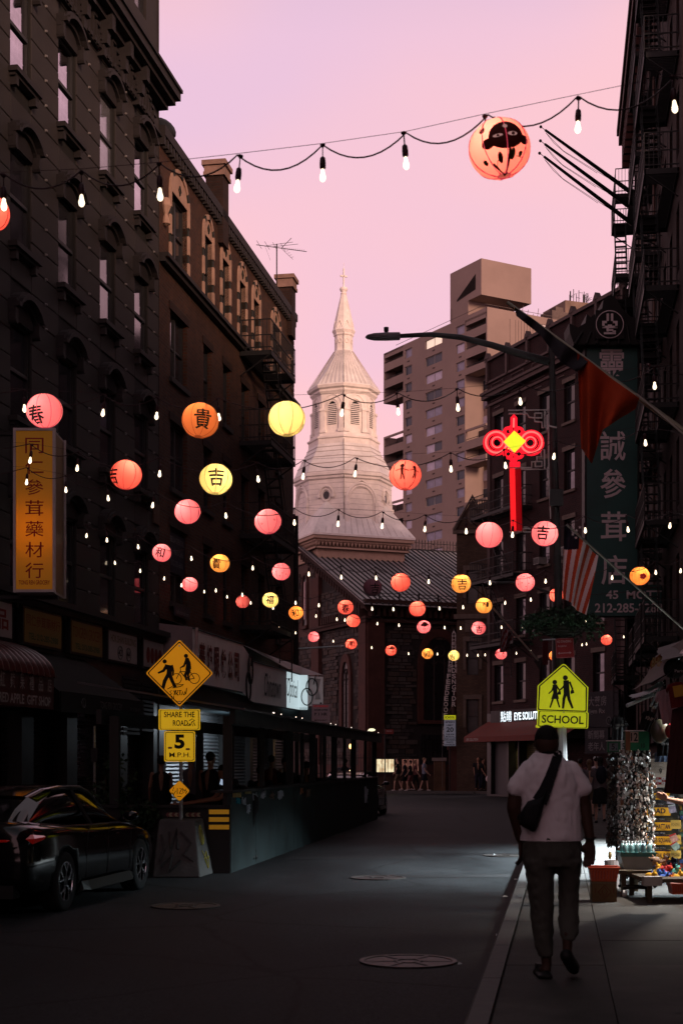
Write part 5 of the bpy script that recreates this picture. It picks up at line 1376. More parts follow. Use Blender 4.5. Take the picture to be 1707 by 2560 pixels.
m=MB();m.add([k2(1090,1375)+Vector((0,-.1,0)),k2(1015,1452)+Vector((0,-.1,0)),k2(1092,1530)+Vector((0,-.1,0)),k2(1172,1448)+Vector((0,-.1,0))],[(0,1,2,3)]);m.add([k2(1090,1375)+Vector((0,.05,0)),k2(1015,1452)+Vector((0,.05,0)),k2(1092,1530)+Vector((0,.05,0)),k2(1172,1448)+Vector((0,.05,0))],[(0,1,2,3)]);m.build('diamond',glow('yellow_neon',(.86,.90,.03),1.0),kn,fix=False)
for i,(x0,x1,mt,dy)in enumerate(((1060,1096,glow('red_tassel_bright',(1,.015,.02),.95),-.06),(1098,1118,mat('red_tassel_dark',(.16,.002,.004),.6,emit=(1,0,.01),es=.16),.0),(1119,1140,MATS['red_tassel_dark'],-.02))):
 a=k2(x0,1640);b=k2(x1,2078);m=MB();m.box(a.x,b.x,dy-.02,dy+.03,b.z,a.z,Matrix.Shear('XY',4,(0,0)));o=m.build('tassel',mt,kn);o.rotation_euler=(0,R(-1.2),0);o.location=(a.z*math.sin(R(1.2)),0,0)
m=MB()
def br(pts,w=.017):m.path([k2(*p)for p in pts],w,4)
br([(1050,1222),(1338,1218),(1338,1640),(1140,1640),(1140,1628),(1045,1628)]);br([(1055,1245),(1185,1245),(1200,1270),(1240,1275),(1240,1300),(1290,1305),(1292,1345),(1310,1345),(1310,1222)])
br([(1240,1242),(1290,1242),(1290,1275),(1240,1275),(1240,1242)]);br([(1310,1640),(1308,1500),(1285,1500),(1285,1550),(1255,1550),(1255,1585),(1218,1588),(1218,1628),(1140,1628)]);br([(1245,1585),(1290,1585),(1290,1620),(1245,1620),(1245,1585)])
br([(1338,1640),(1352,1990)],.014);br([(1338,1330),(1395,1345)],.02);br([(1060,2085),(1145,2080)],.012);br([(1160,2050),(1230,2050),(1230,2085),(1160,2085),(1160,2062),(1210,2062)],.008)
m.build('bracket',BRW,kn)

# hanging planter on the post
hb=thing('hanging_basket','wire basket planter with trailing dark foliage on the lamp post','planter',tuple(at(1405,1562,Yp)))
m=MB()
for k in range(5):
 zr_=-.02-.05*k;rr=.46*math.sqrt(max(.02,1-(k/4.6)**2));m.path([(rr*math.cos(a),rr*math.sin(a),zr_)for a in[2*math.pi*i/20 for i in range(20)]],.01,4,closed=True)
for k in range(14):
 a=2*math.pi*k/14;m.path([(.46*math.cos(a)*math.sqrt(1-(j/5)**2),.46*math.sin(a)*math.sqrt(1-(j/5)**2),-.24*j/5)for j in range(6)],.008,4)
m.lathe([(.05,-.23),(.3,-.17),(.42,-.05),(.43,0)],16,cap=False)
m.build('basket',mat('dark_coir',(.018,.016,.012),.9,var=.4,vs=10),hb)
LEAF=[mat('planter_leaf_dark',(.012,.028,.014),.6,var=.4,vs=8),mat('planter_leaf',(.022,.048,.022),.55,var=.4,vs=8)]
def leafcloud(mb_,rnd,c,rx,ry,rz,n,ls_,droop=0.0):
 for _ in range(n):
  while True:
   p=Vector((rnd.uniform(-1,1),rnd.uniform(-1,1),rnd.uniform(-1,1)))
   if .25<p.length<1:break
  p=Vector((c[0]+p.x*rx,c[1]+p.y*ry,c[2]+p.z*rz-droop*(p.x**2+p.y**2)))
  d=Vector((rnd.gauss(0,1),rnd.gauss(0,1),rnd.gauss(0,.7)-.3)).normalized();s_=d.orthogonal().normalized();s_=(Matrix.Rotation(rnd.uniform(0,6.3),3,d)@s_)
  l=ls_*rnd.uniform(.6,1.3);w=l*.32
  mb_.mi=rnd.randrange(2)
  mb_.add([p,p+d*l*.5+s_*w,p+d*l,p+d*l*.5-s_*w],[(0,1,2,3)])
rnd=random.Random(21);m=MB()
leafcloud(m,rnd,(-.05,0,.16),.74,.6,.20,1500,.08,.14)
for _ in range(26):
 a=rnd.uniform(0,6.28);r0=rnd.uniform(.4,.8);L_=rnd.uniform(.12,.42)
 for j in range(14):leafcloud(m,rnd,(r0*math.cos(a),r0*math.sin(a),.08-L_*j/14),.05,.05,.04,2,.07)
m.build('foliage',LEAF,hb,fix=False,kind='stuff')

# ================================================================= FLAGS
def flag_cloth(parent,name,pts_fn,nu,nv,matfn,mats):
 m=MB();g=[[pts_fn(i/nu,j/nv)for i in range(nu+1)]for j in range(nv+1)]
 vs=[p for r in g for p in r];b=len(m.v)
 for j in range(nv):
  for i in range(nu):
   a=j*(nu+1)+i;m.mi=matfn((i+.5)/nu,(j+.5)/nv);m.f.append([a,a+1,a+nu+2,a+nu+1]);m.m.append(m.mi);m.sm.append(True)
 m.v=[Vector(p)for p in vs];return m.build(name,mats,parent,fix=False)
# US flag on a pole from the right hand wall
Yf=23.0
fl=thing('american_flag','draped American flag on a slanting pole behind the lamp post','flag')
p1=at(1490,1378,Yf);p2=at(1660,1530,Yf+.6);p3=p2+(p2-p1)*.75
m=MB();m.tube(p1+(p1-p2)*.42,p3,.018,n=8);m.build('pole',mat('flag_pole_metal',(.22,.20,.17),.4,metal=.5,var=.1),fl)
FR=mat('flag_red',(.50,.07,.025),.8,var=.15,vs=3);FW=mat('flag_white',(.80,.72,.72),.8,var=.12,vs=3);FB=mat('flag_blue',(.008,.009,.018),.8,var=.2)
A_,B_,C_,D_=at(1410,1310,Yf),at(1496,1388,Yf),at(1462,1520,Yf),at(1408,1495,Yf)
def ff(u,v_):
 top=A_.lerp(B_,u);bot=D_.lerp(C_,u)+Vector((0,0,-.12*u))
 p=top.lerp(bot,v_);return p+Vector((0,.10*math.sin(u*9+v_*2.0),0))
flag_cloth(fl,'cloth',ff,110,60,lambda u,v_:2 if(v_<.30-.35*(u-.1)and u<.42)else(0 if int((u*1.0+v_*.22)*9.5)%2==0 else 1),[FR,FW,FB])
m=MB()
for(x,z)in((.06,-.02),(.12,-.10),(.17,-.05),(.06,-.16),(.11,-.21)):
 c=A_+Vector((x+.05,-.12,z-.02));m.add([c+Vector((.028*(1 if i%2==0 else .4)*math.sin(i*math.pi/5),0,.028*(1 if i%2==0 else .4)*math.cos(i*math.pi/5)))for i in range(10)],[tuple(range(10))])
m.build('star',FW,fl,fix=False)
f2=thing('american_flag','small furled American flag on a long pole far left of the lamp post','flag')
Y2=44;p1=at(1232,1520,Y2);p2=at(1345,1652,Y2-.3)
m=MB();m.tube(p1,p2,.03,n=6);m.build('pole',MATS['flag_pole_metal'],f2)
a,b,c,d=at(1252,1555,Y2),at(1282,1590,Y2),at(1266,1630,Y2),at(1249,1630,Y2)
flag_cloth(f2,'cloth',lambda u,v_:a.lerp(b,u).lerp(d.lerp(c,u),v_)+Vector((0,.1*math.sin(u*8),0)),12,10,lambda u,v_:0 if int((u*.9+v_*.5)*8)%2 else 1,[mat('flag_red_dull',(.10,.012,.010),.8),mat('flag_white_dull',(.16,.13,.14),.8),FB])
m=MB();w_=at(1345,1650,Y2-.3);m.add([w_+Vector((-.14,0,-.02)),w_+Vector((.12,0,.10)),w_+Vector((.05,0,-.32))],[(0,1,2)]);m.build('pennant',GREYT,f2,fix=False)
# large dark blue and red flag, close to the camera
Y3=15.5
f3=thing('large_flag','large orange-red and navy flag hanging from a slanting pole at the right','flag')
tip=at(1268,757,Y3+1.6);bas=at(1860,1187,Y3-.6)
m=MB();m.tube(tip,bas,.022,.03,n=8);m.build('pole',mat('brass_toned_pole',(.20,.17,.12),.4,metal=.6,var=.1),f3)
m=MB();m.tube(at(1590,985,Y3),at(1760,1130,Y3-.4),.012,n=6);m.build('halyard_pole',MATS['flag_pole_metal'],f3)
ORG=mat('orange_red_cloth',(.40,.045,.012),.85,var=.2,vs=4);NAV=mat('navy_cloth',(.03,.028,.033),.85,var=.2)
def fq(u,v_):
 pt=[(1442,882),(1470,900),(1530,948),(1597,995)];pb=[(1452,1120),(1478,1160),(1505,1075),(1565,1035)]
 s=u*3;i=min(2,int(s));k=s-i
 tx,tz=[pt[i][j]*(1-k)+pt[i+1][j]*k for j in(0,1)];bx_,bz=[pb[i][j]*(1-k)+pb[i+1][j]*k for j in(0,1)]
 if u>.92:bx_+=(1588-bx_)*(u-.92)/.08;bz+=(1012-bz)*(u-.92)/.08*.6
 return at(tx*(1-v_)+bx_*v_,tz*(1-v_)+bz*v_,Y3+.12+.10*math.sin(u*13+v_*1.5)*(.3+v_))
flag_cloth(f3,'cloth',fq,40,24,lambda u,v_:0,[ORG])
def fn(u,v_):
 pt=[(1285,768),(1335,800),(1390,845),(1470,902)];pb=[(1290,790),(1350,838),(1400,905),(1441,930)]
 s=u*3;i=min(2,int(s));k=s-i
 tx,tz=[pt[i][j]*(1-k)+pt[i+1][j]*k for j in(0,1)];bx_,bz=[pb[i][j]*(1-k)+pb[i+1][j]*k for j in(0,1)]
 return at(tx*(1-v_)+bx_*v_,tz*(1-v_)+bz*v_,Y3+.1+.05*math.sin(u*22+v_*3))
flag_cloth(f3,'canton',fn,30,10,lambda u,v_:0,[NAV])
# three bare flagpoles high on the tall tenement
for k,(ta_,tb_,wa,Yk)in enumerate((((1351,317),(1575,480),'uppermost',54),((1350,352),(1570,515),'middle',53.5),((1348,383),(1580,560),'lowest',53))):
 t=thing('flagpole','%s of three bare black flagpoles slanting out of the tall tenement'%wa,'flagpole',(0,0,0),0,'bare flagpoles on the tall tenement')
 a=at(ta_[0],ta_[1],Yk);b=at(tb_[0],tb_[1],Yk+2.2);dd=(b-a).normalized();a2=a+dd*.22
 m=MB();m.tube(a2,b,.045,.085,n=8);m.build('pole',BLK,t)
 m=MB();m.ell(a,.055,.055,.055,10,8);m.tube(a,a2,.012,n=4);m.build('ball_finial',BLK,t,smooth=True)
 m=MB();m.path([a2+Vector((.02,0,-.1)),a2.lerp(b,.2)+Vector((0,0,-.28)),a2.lerp(b,.5)+Vector((0,0,-.18)),a2.lerp(b,.75)+Vector((0,0,-.08))],.008,4);m.path([a2+Vector((.02,0,-.1)),a2.lerp(b,.1)+Vector((0,0,-.25)),a2.lerp(b,.22)+Vector((0,0,-.30)),a2.lerp(b,.6)+Vector((0,0,-.2))],.008,4);m.build('halyard',BLK,t)

# ================================================================= GREEN BLADE SIGN
Yb=45.0
gs=thing('blade_sign','tall dark green sign of white Chinese characters with 45 MOTT at its foot','sign')
GP_=mat('dark_green_panel',(.006,.052,.046),.45,var=.3,vs=.8);LP_=mat('pinkish_white_letters',(.55,.45,.46),.5,var=.08)
x0,x1,z0,z1=xat(1465,Yb),xat(1592,Yb),zat(1540,Yb),zat(868,Yb)
m=MB();m.box(x0,x1,Yb,Yb+.45,z0,z1);o=m.build('panel',GP_,gs)
m=MB();m.box(xat(1435,Yb),xat(1652,Yb),Yb-.02,Yb+.5,zat(1540,Yb),zat(1462,Yb));m.build('address_panel',GP_,gs)
m=MB();m.box(x0-.06,x0,Yb-.03,Yb+.5,zat(1460,Yb),z1);m.box(x1,x1+.06,Yb-.03,Yb+.5,zat(1460,Yb),z1);m.build('edge_trim',mat('black_sign_trim',(.01,.01,.01),.6),gs)
for i,ch in enumerate(('靈','芝','誠','參','茸','店')):
 py=(910,1010,1115,1209,1316,1425)[i]
 if i==1:continue
 text(gs,'靈誠參茸店'[(0,0,1,2,3,4)[i]],LP_,xat(1528+i*1.2,Yb),zat(py,Yb),.78,.90,Yb-.01,.012)
text(gs,'45  MOTT',LP_,xat(1583,Yb),zat(1487,Yb),1.70,.26,Yb-.03,.02)
text(gs,'212-285-2288',LP_,xat(1570,Yb),zat(1520,Yb),2.05,.28,Yb-.03,.02)
# tiled roof top
m=MB();cx=xat(1527,Yb);za=z1
def rf(px,py):return(xat(px,Yb),zat(py,Yb))
m.prism([rf(1430,868),rf(1640,868),rf(1660,845),rf(1648,838),rf(1600,826),rf(1590,798),rf(1572,800),rf(1548,778),rf(1538,760),rf(1530,748),rf(1515,746),rf(1503,756),rf(1500,778),rf(1472,800),rf(1462,792),rf(1458,815),rf(1440,826),rf(1418,815),rf(1420,838)],Yb-.3,Yb+.75)
m.build('roof_crest',mat('black_crest',(.010,.009,.009),.7,var=.3),gs)
m=MB()
for i in range(8):m.tube((xat(1432+i*27,Yb),Yb-.36,zat(868,Yb)),(xat(1450+i*22,Yb),Yb-.31,zat(815 if 1<i<6 else 838,Yb)),.045,n=6)
m.build('crest_tiles',MATS['black_crest'],gs)
ce=(xat(1517,Yb),zat(821,Yb));m=MB();m.path([(ce[0]+.41*math.cos(a),Yb-.42,ce[1]+.41*math.sin(a))for a in[2*math.pi*i/32 for i in range(32)]],.016,4,closed=True)
m.build('emblem_ring',LP_,gs)
m=MB();g_=lambda a,b,c,d:m.box(ce[0]+a,ce[0]+b,Yb-.44,Yb-.42,ce[1]+c,ce[1]+d)
g_(-.10,-.03,.10,.32);g_(.03,.10,.10,.32);g_(-.23,-.09,.03,.10);g_(.09,.23,.03,.10);g_(-.23,-.16,-.10,.03);g_(.16,.23,-.10,.03);g_(-.23,.23,-.12,-.05);g_(-.06,.06,-.05,-.01)
g_(-.1,-.03,-.22,-.12);g_(.08,.18,-.26,-.19);g_(-.18,.18,-.30,-.24);g_(-.03,.10,-.2,-.15);m.build('emblem',LP_,gs)
m=MB();m.box(ce[0]-.43,ce[0]+.43,Yb-.41,Yb-.3,ce[1]-.43,ce[1]+.43);m.build('emblem_board',MATS['black_crest'],gs)
m=MB()
for z in(zat(900,Yb),zat(1200,Yb),zat(1450,Yb)):m.box(x1,wxr(Yb)+.1,Yb+.2,Yb+.26,z-.03,z+.03)
m.build('bracket',BLK,gs)

# ================================================================= STRING LIGHTS
BULB=glow('warm_bulb_glass',(1,.80,.56),2.6,False);CABLE=mat('black_cable',(.035,.014,.018),.5,var=0)
bm_=MB();bm_.smooth=True
bm_.lathe([(.008,.052),(.013,.045),(.017,.02),(.024,-.005),(.026,-.022),(.020,-.040),(.008,-.050)],10);bulb_mesh=bm_.mesh('bulb',BULB,True)
sk=MB();sk.lathe([(.008,.13),(.018,.12),(.022,.085),(.021,.05),(.016,.045)],8);sk.tube((0,0,.12),(0,0,.20),.005,n=4);sk.lathe([(.005,.19),(.02,.205),(.02,.215),(.004,.22)],6);socket_mesh=sk.mesh('lamp_socket',CABLE,True)
bulb_mesh.transform(Matrix.Scale(.86,4));rnd=random.Random(5)
def string(label,Y,pts,disp=False,sag=.10,ext=True,wire=True):
 t=thing('string_light',label,'string light',(0,0,0),0,'strings of bulbs across the street')
 P=[at(p[0]*(1.0887 if disp else 1),p[1]*(1.0887 if disp else 1),Y+.15*math.sin(i*1.7))for i,p in enumerate(pts)]
 hang=[p+Vector((0,0,.215))for p in P]
 full=list(hang)
 if ext:
  d=hang[0]-hang[1];a=hang[0]
  XL=wxl(Y)+.05;k=(a.x-XL)
  full=[Vector((XL,Y,a.z+.10*k*.35))]+full
  b=full[-1];XR=wxr(Y)-.05
  if XR>b.x+.2:full.append(Vector((XR,Y,b.z+.2*(XR-b.x)*.4)))
 m=MB();c=[]
 for i in range(len(full)-1):
  a,b=full[i],full[i+1];n=10;s_=min(.16,sag*((b-a).length/.6))
  if(b-a).length>2:s_=.22
  for j in range(n):q=j/n;c.append(a.lerp(b,q)+Vector((0,0,-s_*4*q*(1-q)-.0)))
 c.append(full[-1]);m.path(c,.006,5);m.build('cable',CABLE,t,smooth=True)
 if wire:
  m=MB();m.path([p+Vector((0,0,.01))for p in full],.0022,4);m.build('messenger_wire',CABLE,t)
 for p in P:
  ro=(rnd.uniform(-.1,.1),rnd.uniform(-.12,.12),rnd.uniform(0,3))
  s_=ob('lamp_socket',socket_mesh,t,loc=p,rot=ro);ob('bulb',bulb_mesh,s_)
 return t
string('nearest string of bulbs high across the pink sky',10.3,[(10,470),(188,461),(368,447),(545,428),(741,403),(932,375),(1120,335),(1326,292),(1548,245)],True,.13)
string('string of bulbs passing in front of the louvred belfry',17,[(57,938),(237,948),(360,955),(503,958),(785,948),(914,945),(1051,936),(1194,922),(1350,903),(1502,886)],True)
string('string of bulbs crossing the upper end of the yellow box sign',19.5,[(70,1057),(178,1075),(367,1088),(593,1100),(696,1094),(815,1088),(1035,1077),(1160,1069),(1271,1048),(1481,1017)],True)
string('string of bulbs low in front of the steeple skirt roof',22,[(62,1107),(152,1125),(249,1144),(351,1160),(519,1184),(676,1200),(776,1203),(877,1208),(975,1215),(1070,1220),(1176,1228),(1343,1218),(1441,1216),(1537,1207)],True)
string('string of bulbs in front of the metal church roof',28,[(76,1304),(145,1324),(217,1339),(268,1350),(346,1367),(479,1396),(632,1420),(772,1435),(853,1443),(940,1445),(1071,1454),(1224,1457),(1363,1453),(1451,1448),(1529,1444),(1638,1431),(1700,1427)])
string('string of bulbs under the church eaves line',34,[(288,1407),(351,1427),(411,1446),(454,1463),(540,1476),(606,1487),(739,1507),(797,1513),(930,1522),(983,1523),(1098,1521),(1157,1518),(1262,1507),(1326,1499)])
string('string of bulbs over the top of the church windows',40,[(511,1479),(568,1492),(627,1507),(683,1520),(790,1540),(842,1548),(862,1550),(943,1559),(997,1563),(1111,1569),(1151,1570),(1253,1568),(1305,1566),(1463,1554)])
string('farthest and lowest string of bulbs before the church',48,[(697,1570),(739,1582),(833,1603),(929,1619),(1021,1634),(1093,1635),(1167,1638),(1194,1638),(1212,1637),(1290,1633),(1326,1629),(1367,1625),(1454,1612),(1465,1610),(1558,1592)])

# ================================================================= PAPER LANTERNS
def paper(nm,col,e,lit=True,trans=.75):
 m=bpy.data.materials.new(nm);m.use_nodes=True;t=m.node_tree;n=t.nodes;p=n['Principled BSDF'];o=n['Material Output']
 p.inputs['Base Color'].default_value=(*col,1);p.inputs['Roughness'].default_value=.7
 tcn=n.new('ShaderNodeTexCoord');w=n.new('ShaderNodeTexNoise');w.inputs['Scale'].default_value=3.5;w.inputs['Detail'].default_value=3
 r=n.new('ShaderNodeMapRange');r.inputs[3].default_value=.75;r.inputs[4].default_value=1.2;t.links.new(tcn.outputs['Object'],w.inputs['Vector']);t.links.new(w.outputs['Fac'],r.inputs[0])
 em=n.new('ShaderNodeMath');em.operation='MULTIPLY';em.inputs[1].default_value=e;t.links.new(r.outputs[0],em.inputs[0])
 p.inputs['Emission Color'].default_value=(*[min(1,c*1.0)for c in col],1);t.links.new(em.outputs[0],p.inputs['Emission Strength'])
 tr=n.new('ShaderNodeBsdfTranslucent');tr.inputs[0].default_value=(*col,1);mx=n.new('ShaderNodeMixShader');mx.inputs[0].default_value=trans
 t.links.new(p.outputs[0],mx.inputs[1]);t.links.new(tr.outputs[0],mx.inputs[2]);t.links.new(mx.outputs[0],o.inputs[0])
 m.cycles.emission_sampling='NONE'
 MATS[nm]=m;return m
PAP={'blush':paper('blush_paper',(1,.25,.19),.34),'pink':paper('pink_paper',(1,.24,.27),.36),'coral':paper('coral_paper',(1,.17,.12),.34),'orange':paper('orange_paper',(1,.36,.07),.42),'amber':paper('amber_paper',(1,.46,.10),.42),
       'yellow':paper('yellow_paper',(1,.78,.26),.58),'rust':paper('rust_paper',(.72,.20,.055),.26),'plum':paper('unlit_plum_paper',(.26,.10,.14),.0,trans=.15),'olive':paper('unlit_olive_paper',(.30,.24,.10),.0,trans=.15),'dusk':paper('dim_red_paper',(.55,.10,.09),.30)}
RIBC={'blush':(.75,.06,.10),'pink':(.55,.05,.09),'coral':(.50,.03,.03),'orange':(.55,.08,.02),'amber':(.6,.14,.03),'yellow':(.5,.30,.08),'rust':(.35,.06,.01),'plum':(.08,.03,.04),'olive':(.2,.15,.05),'dusk':(.3,.03,.03)}
RIBM={k:mat('lantern_rib_'+k,c,.7,var=0,emit=c,es=.55 if k not in('plum','olive')else 0,sample=False)for k,c in RIBC.items()}
def shell_mesh(k):
 m=MB();n=32;M_=56;rg=[]
 for j in range(M_+1):
  ph=R(13)+(math.pi-R(24))*j/M_;rr=1+(.010 if j%2 else 0);rg.append((rr*math.sin(ph),.93*rr*math.cos(ph)))
 m.lathe(rg,n,cap=False);return m.mesh('paper_shell',PAP[k],True)
def rib_mesh(k,i):
 m=MB();a=2*math.pi*i/8
 m.path([(1.012*math.sin(ph)*math.cos(a),1.012*math.sin(ph)*math.sin(a),.93*1.012*math.cos(ph))for ph in[R(13)+(math.pi-R(24))*j/14 for j in range(15)]],.021,4)
 return m.mesh('rib',RIBM[k],True)
rg_=MB();rg_.path([(.21*math.cos(a),.21*math.sin(a),-.915)for a in[2*math.pi*i/14 for i in range(14)]],.02,4,closed=True);ring_mesh={}
tp_=MB();tp_.path([(.23*math.cos(a),.23*math.sin(a),.905)for a in[2*math.pi*i/14 for i in range(14)]],.018,4,closed=True);tp_.path([(-.22,0,.9),(0,0,1.1),(.22,0,.9)],.012,4);top_mesh=tp_.mesh('hanging_wire',CABLE)
SHM={};RBM={}
def wrap(verts,tilt=0):
 out=[]
 for x,y_,z in verts:
  lon=x;lat=z;out.append((1.02*math.cos(lat)*math.sin(lon),-1.02*math.cos(lat)*math.cos(lon),.93*1.02*math.sin(lat)))
 return out
def wrapped(mb0):
 me=bpy.data.meshes.new('m');me.from_pydata([tuple(p)for p in mb0.v],[],mb0.f);bm=bmesh.new();bm.from_mesh(me)
 for _ in range(3):
  lg=[e for e in bm.edges if e.calc_length()>.16]
  if not lg:break
  bmesh.ops.subdivide_edges(bm,edges=lg,cuts=1);bmesh.ops.triangulate(bm,faces=bm.faces)
 vs=wrap([tuple(v.co)for v in bm.verts])
 for v_,p in zip(bm.verts,vs):v_.co=p
 bm.to_mesh(me);bm.free();return me
INK=mat('lantern_ink',(.010,.004,.004),.7,var=0);INKR=mat('lantern_red_paint',(.25,.01,.012),.7,var=0,emit=(.4,.01,.015),es=.3,sample=False);INKB=mat('lantern_brown_paint',(.10,.012,.006),.7,var=0);INKW=mat('lantern_pale_paint',(.5,.25,.22),.7,var=0,emit=(1,.5,.45),es=.3,sample=False);INKG=mat('lantern_green_paint',(.08,.06,.01),.7,var=0)
def heart(mb_,cx,cz,s):
 poly(mb_,[(cx+s*.9*(math.sin(a)**3),cz+s*.8*(.81*math.cos(a)-.31*math.cos(2*a)-.12*math.cos(3*a)))for a in[-2*math.pi*i/16 for i in range(16)]],0)
def lantern(px,py,d,col,mark,label,ox=0.0,oy=0.0,power=2.3,diam=.40):
 Y=diam*F_PX/d;r=diam/2
 t=thing('paper_lantern',label,'lantern',tuple(at(px,py,Y)),(R(rnd.uniform(-9,9)),R(rnd.uniform(-10,10)),R(rnd.uniform(-12,12))),'paper lanterns over the street')
 t.scale=(r,r,r)
 if col not in SHM:
  SHM[col]=shell_mesh(col);RBM[col]=[rib_mesh(col,i)for i in range(8)]
  g2=MB();g2.v=list(rg_.v);g2.f=rg_.f;g2.m=rg_.m;g2.sm=rg_.sm;ring_mesh[col]=g2.mesh('bottom_ring',RIBM[col])
 ob('paper_shell',SHM[col],t)
 sp=rnd.uniform(0,.7)
 for i in range(8):ob('rib',RBM[col][i],t,rot=(0,0,sp))
 ob('bottom_ring',ring_mesh[col],t);ob('hanging_wire',top_mesh,t)
 if col not in('plum','olive'):
  ld=bpy.data.lights.new('lantern_bulb','POINT');ld.energy=power*(diam/.4)**2;ld.color=(1,.78,.62);ld.shadow_soft_size=.012
  lo=bpy.data.objects.new('lantern_bulb',ld);COL.objects.link(lo);lo.parent=t;lo.location=(rnd.uniform(-.35,.35),-.30,rnd.uniform(.0,.45));lo.visible_camera=True
 mb0=MB();mt=INK
 if mark in '春貴吉和福' and mark:
  tl=rnd.uniform(-.12,.12);add_text(mb0,mark,ox,oy-.2,1.0,1.2,0,.015);c_,s_=math.cos(tl),math.sin(tl)
  mb0.v=[Vector((p.x*c_-p.z*s_,0,p.x*s_+p.z*c_))for p in mb0.v]
 elif mark=='hearts':
  mt=INKR
  for(x,z)in((-.6,.4),(-.1,.6),(.5,.35),(-.35,-.1),(.35,-.2),(.8,-.3),(-.8,-.2),(.05,-.55)):heart(mb0,x,z,.09)
 elif mark=='circles':
  mt=INKR
  for(x,z)in((-.7,.35),(.0,.65),(-.05,.2),(.6,-.2),(-.45,-.4)):
   for i in range(10):
    a,b=2*math.pi*i/10,2*math.pi*(i+1)/10;mb0.add([(x+.09*math.cos(a),0,z+.07*math.sin(a)),(x+.09*math.cos(b),0,z+.07*math.sin(b)),(x+.055*math.cos(b),0,z+.04*math.sin(b)),(x+.055*math.cos(a),0,z+.04*math.sin(a))],[(0,1,2,3)])
 elif mark=='figures':
  mt=INKB
  for(x,sc_)in((-.45,1),(.38,.8)):
   disc(mb0,x,.38*sc_,.14*sc_,0);limb(mb0,[(x,.25*sc_),(x,-.1*sc_)],.15*sc_,0);limb(mb0,[(x,-.05),(x-.12*sc_,-.55*sc_)],.09*sc_,0);limb(mb0,[(x,-.05),(x+.14*sc_,-.55*sc_)],.09*sc_,0);limb(mb0,[(x-.42*sc_,.05),(x,.14),(x+.42*sc_,.02)],.06*sc_,0)
 elif mark=='flower':
  mt=INKR
  for i in range(5):a=2*math.pi*i/5+.3;disc(mb0,ox+.2*math.sin(a),-.05+.18*math.cos(a),.16,0,10)
  limb(mb0,[(ox,-.2),(ox-.05,-.5)],.05,0)
 elif mark=='brush':
  limb(mb0,[(-.35,.1),(-.1,.18),(-.25,-.2)],.09,0);limb(mb0,[(-.3,-.05),(.0,.05),(.02,-.15)],.06,0)
  poly(mb0,[(.12,-.32),(.40,-.32),(.40,.28),(.12,.28)],0)
 elif mark=='scribble':
  mt=INKR;limb(mb0,[(-.2,.3),(.2,.35),(-.1,.05),(.25,.1),(-.2,-.2),(.1,-.3)],.06,0)
 elif mark=='face':
  mt=INKB;disc(mb0,.1,.3,.42,0);disc(mb0,-.35,.2,.17,0,10);disc(mb0,.55,.2,.17,0,10);limb(mb0,[(-.3,-.4),(-.1,-.55)],.1,0);limb(mb0,[(.1,-.35),(.15,-.75)],.12,0);limb(mb0,[(.5,-.4),(.35,-.6)],.1,0)
 elif mark=='bigface':
  mt=INKB
  poly(mb0,[(.07+.50*math.cos(a),.14+(.50 if math.sin(a)>0 else .34)*math.sin(a))for a in[2*math.pi*i/28 for i in range(28)]],0)
  poly(mb0,[(-.47+.19*math.cos(a),.04+.15*math.sin(a))for a in[2*math.pi*i/14 for i in range(14)]],0);poly(mb0,[(.62+.17*math.cos(a),.06+.13*math.sin(a))for a in[2*math.pi*i/14 for i in range(14)]],0)
  poly(mb0,[(-.2+.09*math.cos(a),-.42+.17*math.sin(a))for a in[2*math.pi*i/12 for i in range(12)]],0)
  limb(mb0,[(.14,-.2),(.12,-.55),(.10,-.95)],[.06,.10,.16],0);limb(mb0,[(-.55,-.55),(-.38,-.85),(-.2,-1.0)],[.12,.08,.14],0);limb(mb0,[(.05,-.95),(.32,-1.02)],.16,0);limb(mb0,[(-.3,-.98),(.3,-1.08)],.1,0)
 if mark=='bigface':mb0.v=[Vector((p.x*1.18-.04,p.y,p.z*1.18-.25))for p in mb0.v]
 if mb0.f:
  me=wrapped(mb0);me.name='painted_mark';me.materials.append(mt);ob('painted_mark',me,t,rot=(0,0,0)if mark not in('face',)else 0)
 if mark=='bigface':
  m2=MB();poly(m2,[(-.17+.14*math.cos(a),.19+.045*math.sin(a))for a in[2*math.pi*i/12 for i in range(12)]],0);poly(m2,[(.24+.14*math.cos(a),.2+.06*math.sin(a))for a in[2*math.pi*i/12 for i in range(12)]],0);disc(m2,.07,.45,.07,0,8)
  m2.v=[Vector((p.x*1.18-.04,p.y,p.z*1.18-.25))for p in m2.v];me=wrapped(m2);me.materials.append(INKW);o=ob('painted_eyes',me,t);o.scale=(1.006,1.006,1.006)
  m2=MB();disc(m2,-.17,.19,.035,0,8);disc(m2,.26,.2,.05,0,8);m2.v=[Vector((p.x*1.18-.04,p.y,p.z*1.18-.25))for p in m2.v];me=wrapped(m2);me.materials.append(INKB);o=ob('painted_pupils',me,t);o.scale=(1.011,1.011,1.011)
  m2=MB();poly(m2,[(.24+.1*math.cos(a),-.35+.17*math.sin(a))for a in[2*math.pi*i/12 for i in range(12)]],0);disc(m2,-.8,-.4,.09,0,10);disc(m2,.55,-.33,.08,0,10);limb(m2,[(-.5,-.75),(-.35,-.5),(-.1,-.4)],.025,0);limb(m2,[(.4,-.4),(.7,-.42)],.02,0);disc(m2,-.6,.5,.1,0,8)
  m2.v=[Vector((p.x*1.18-.04,p.y,p.z*1.18-.25))for p in m2.v];me=wrapped(m2);me.materials.append(INKG);ob('painted_leaves',me,t)
 return t
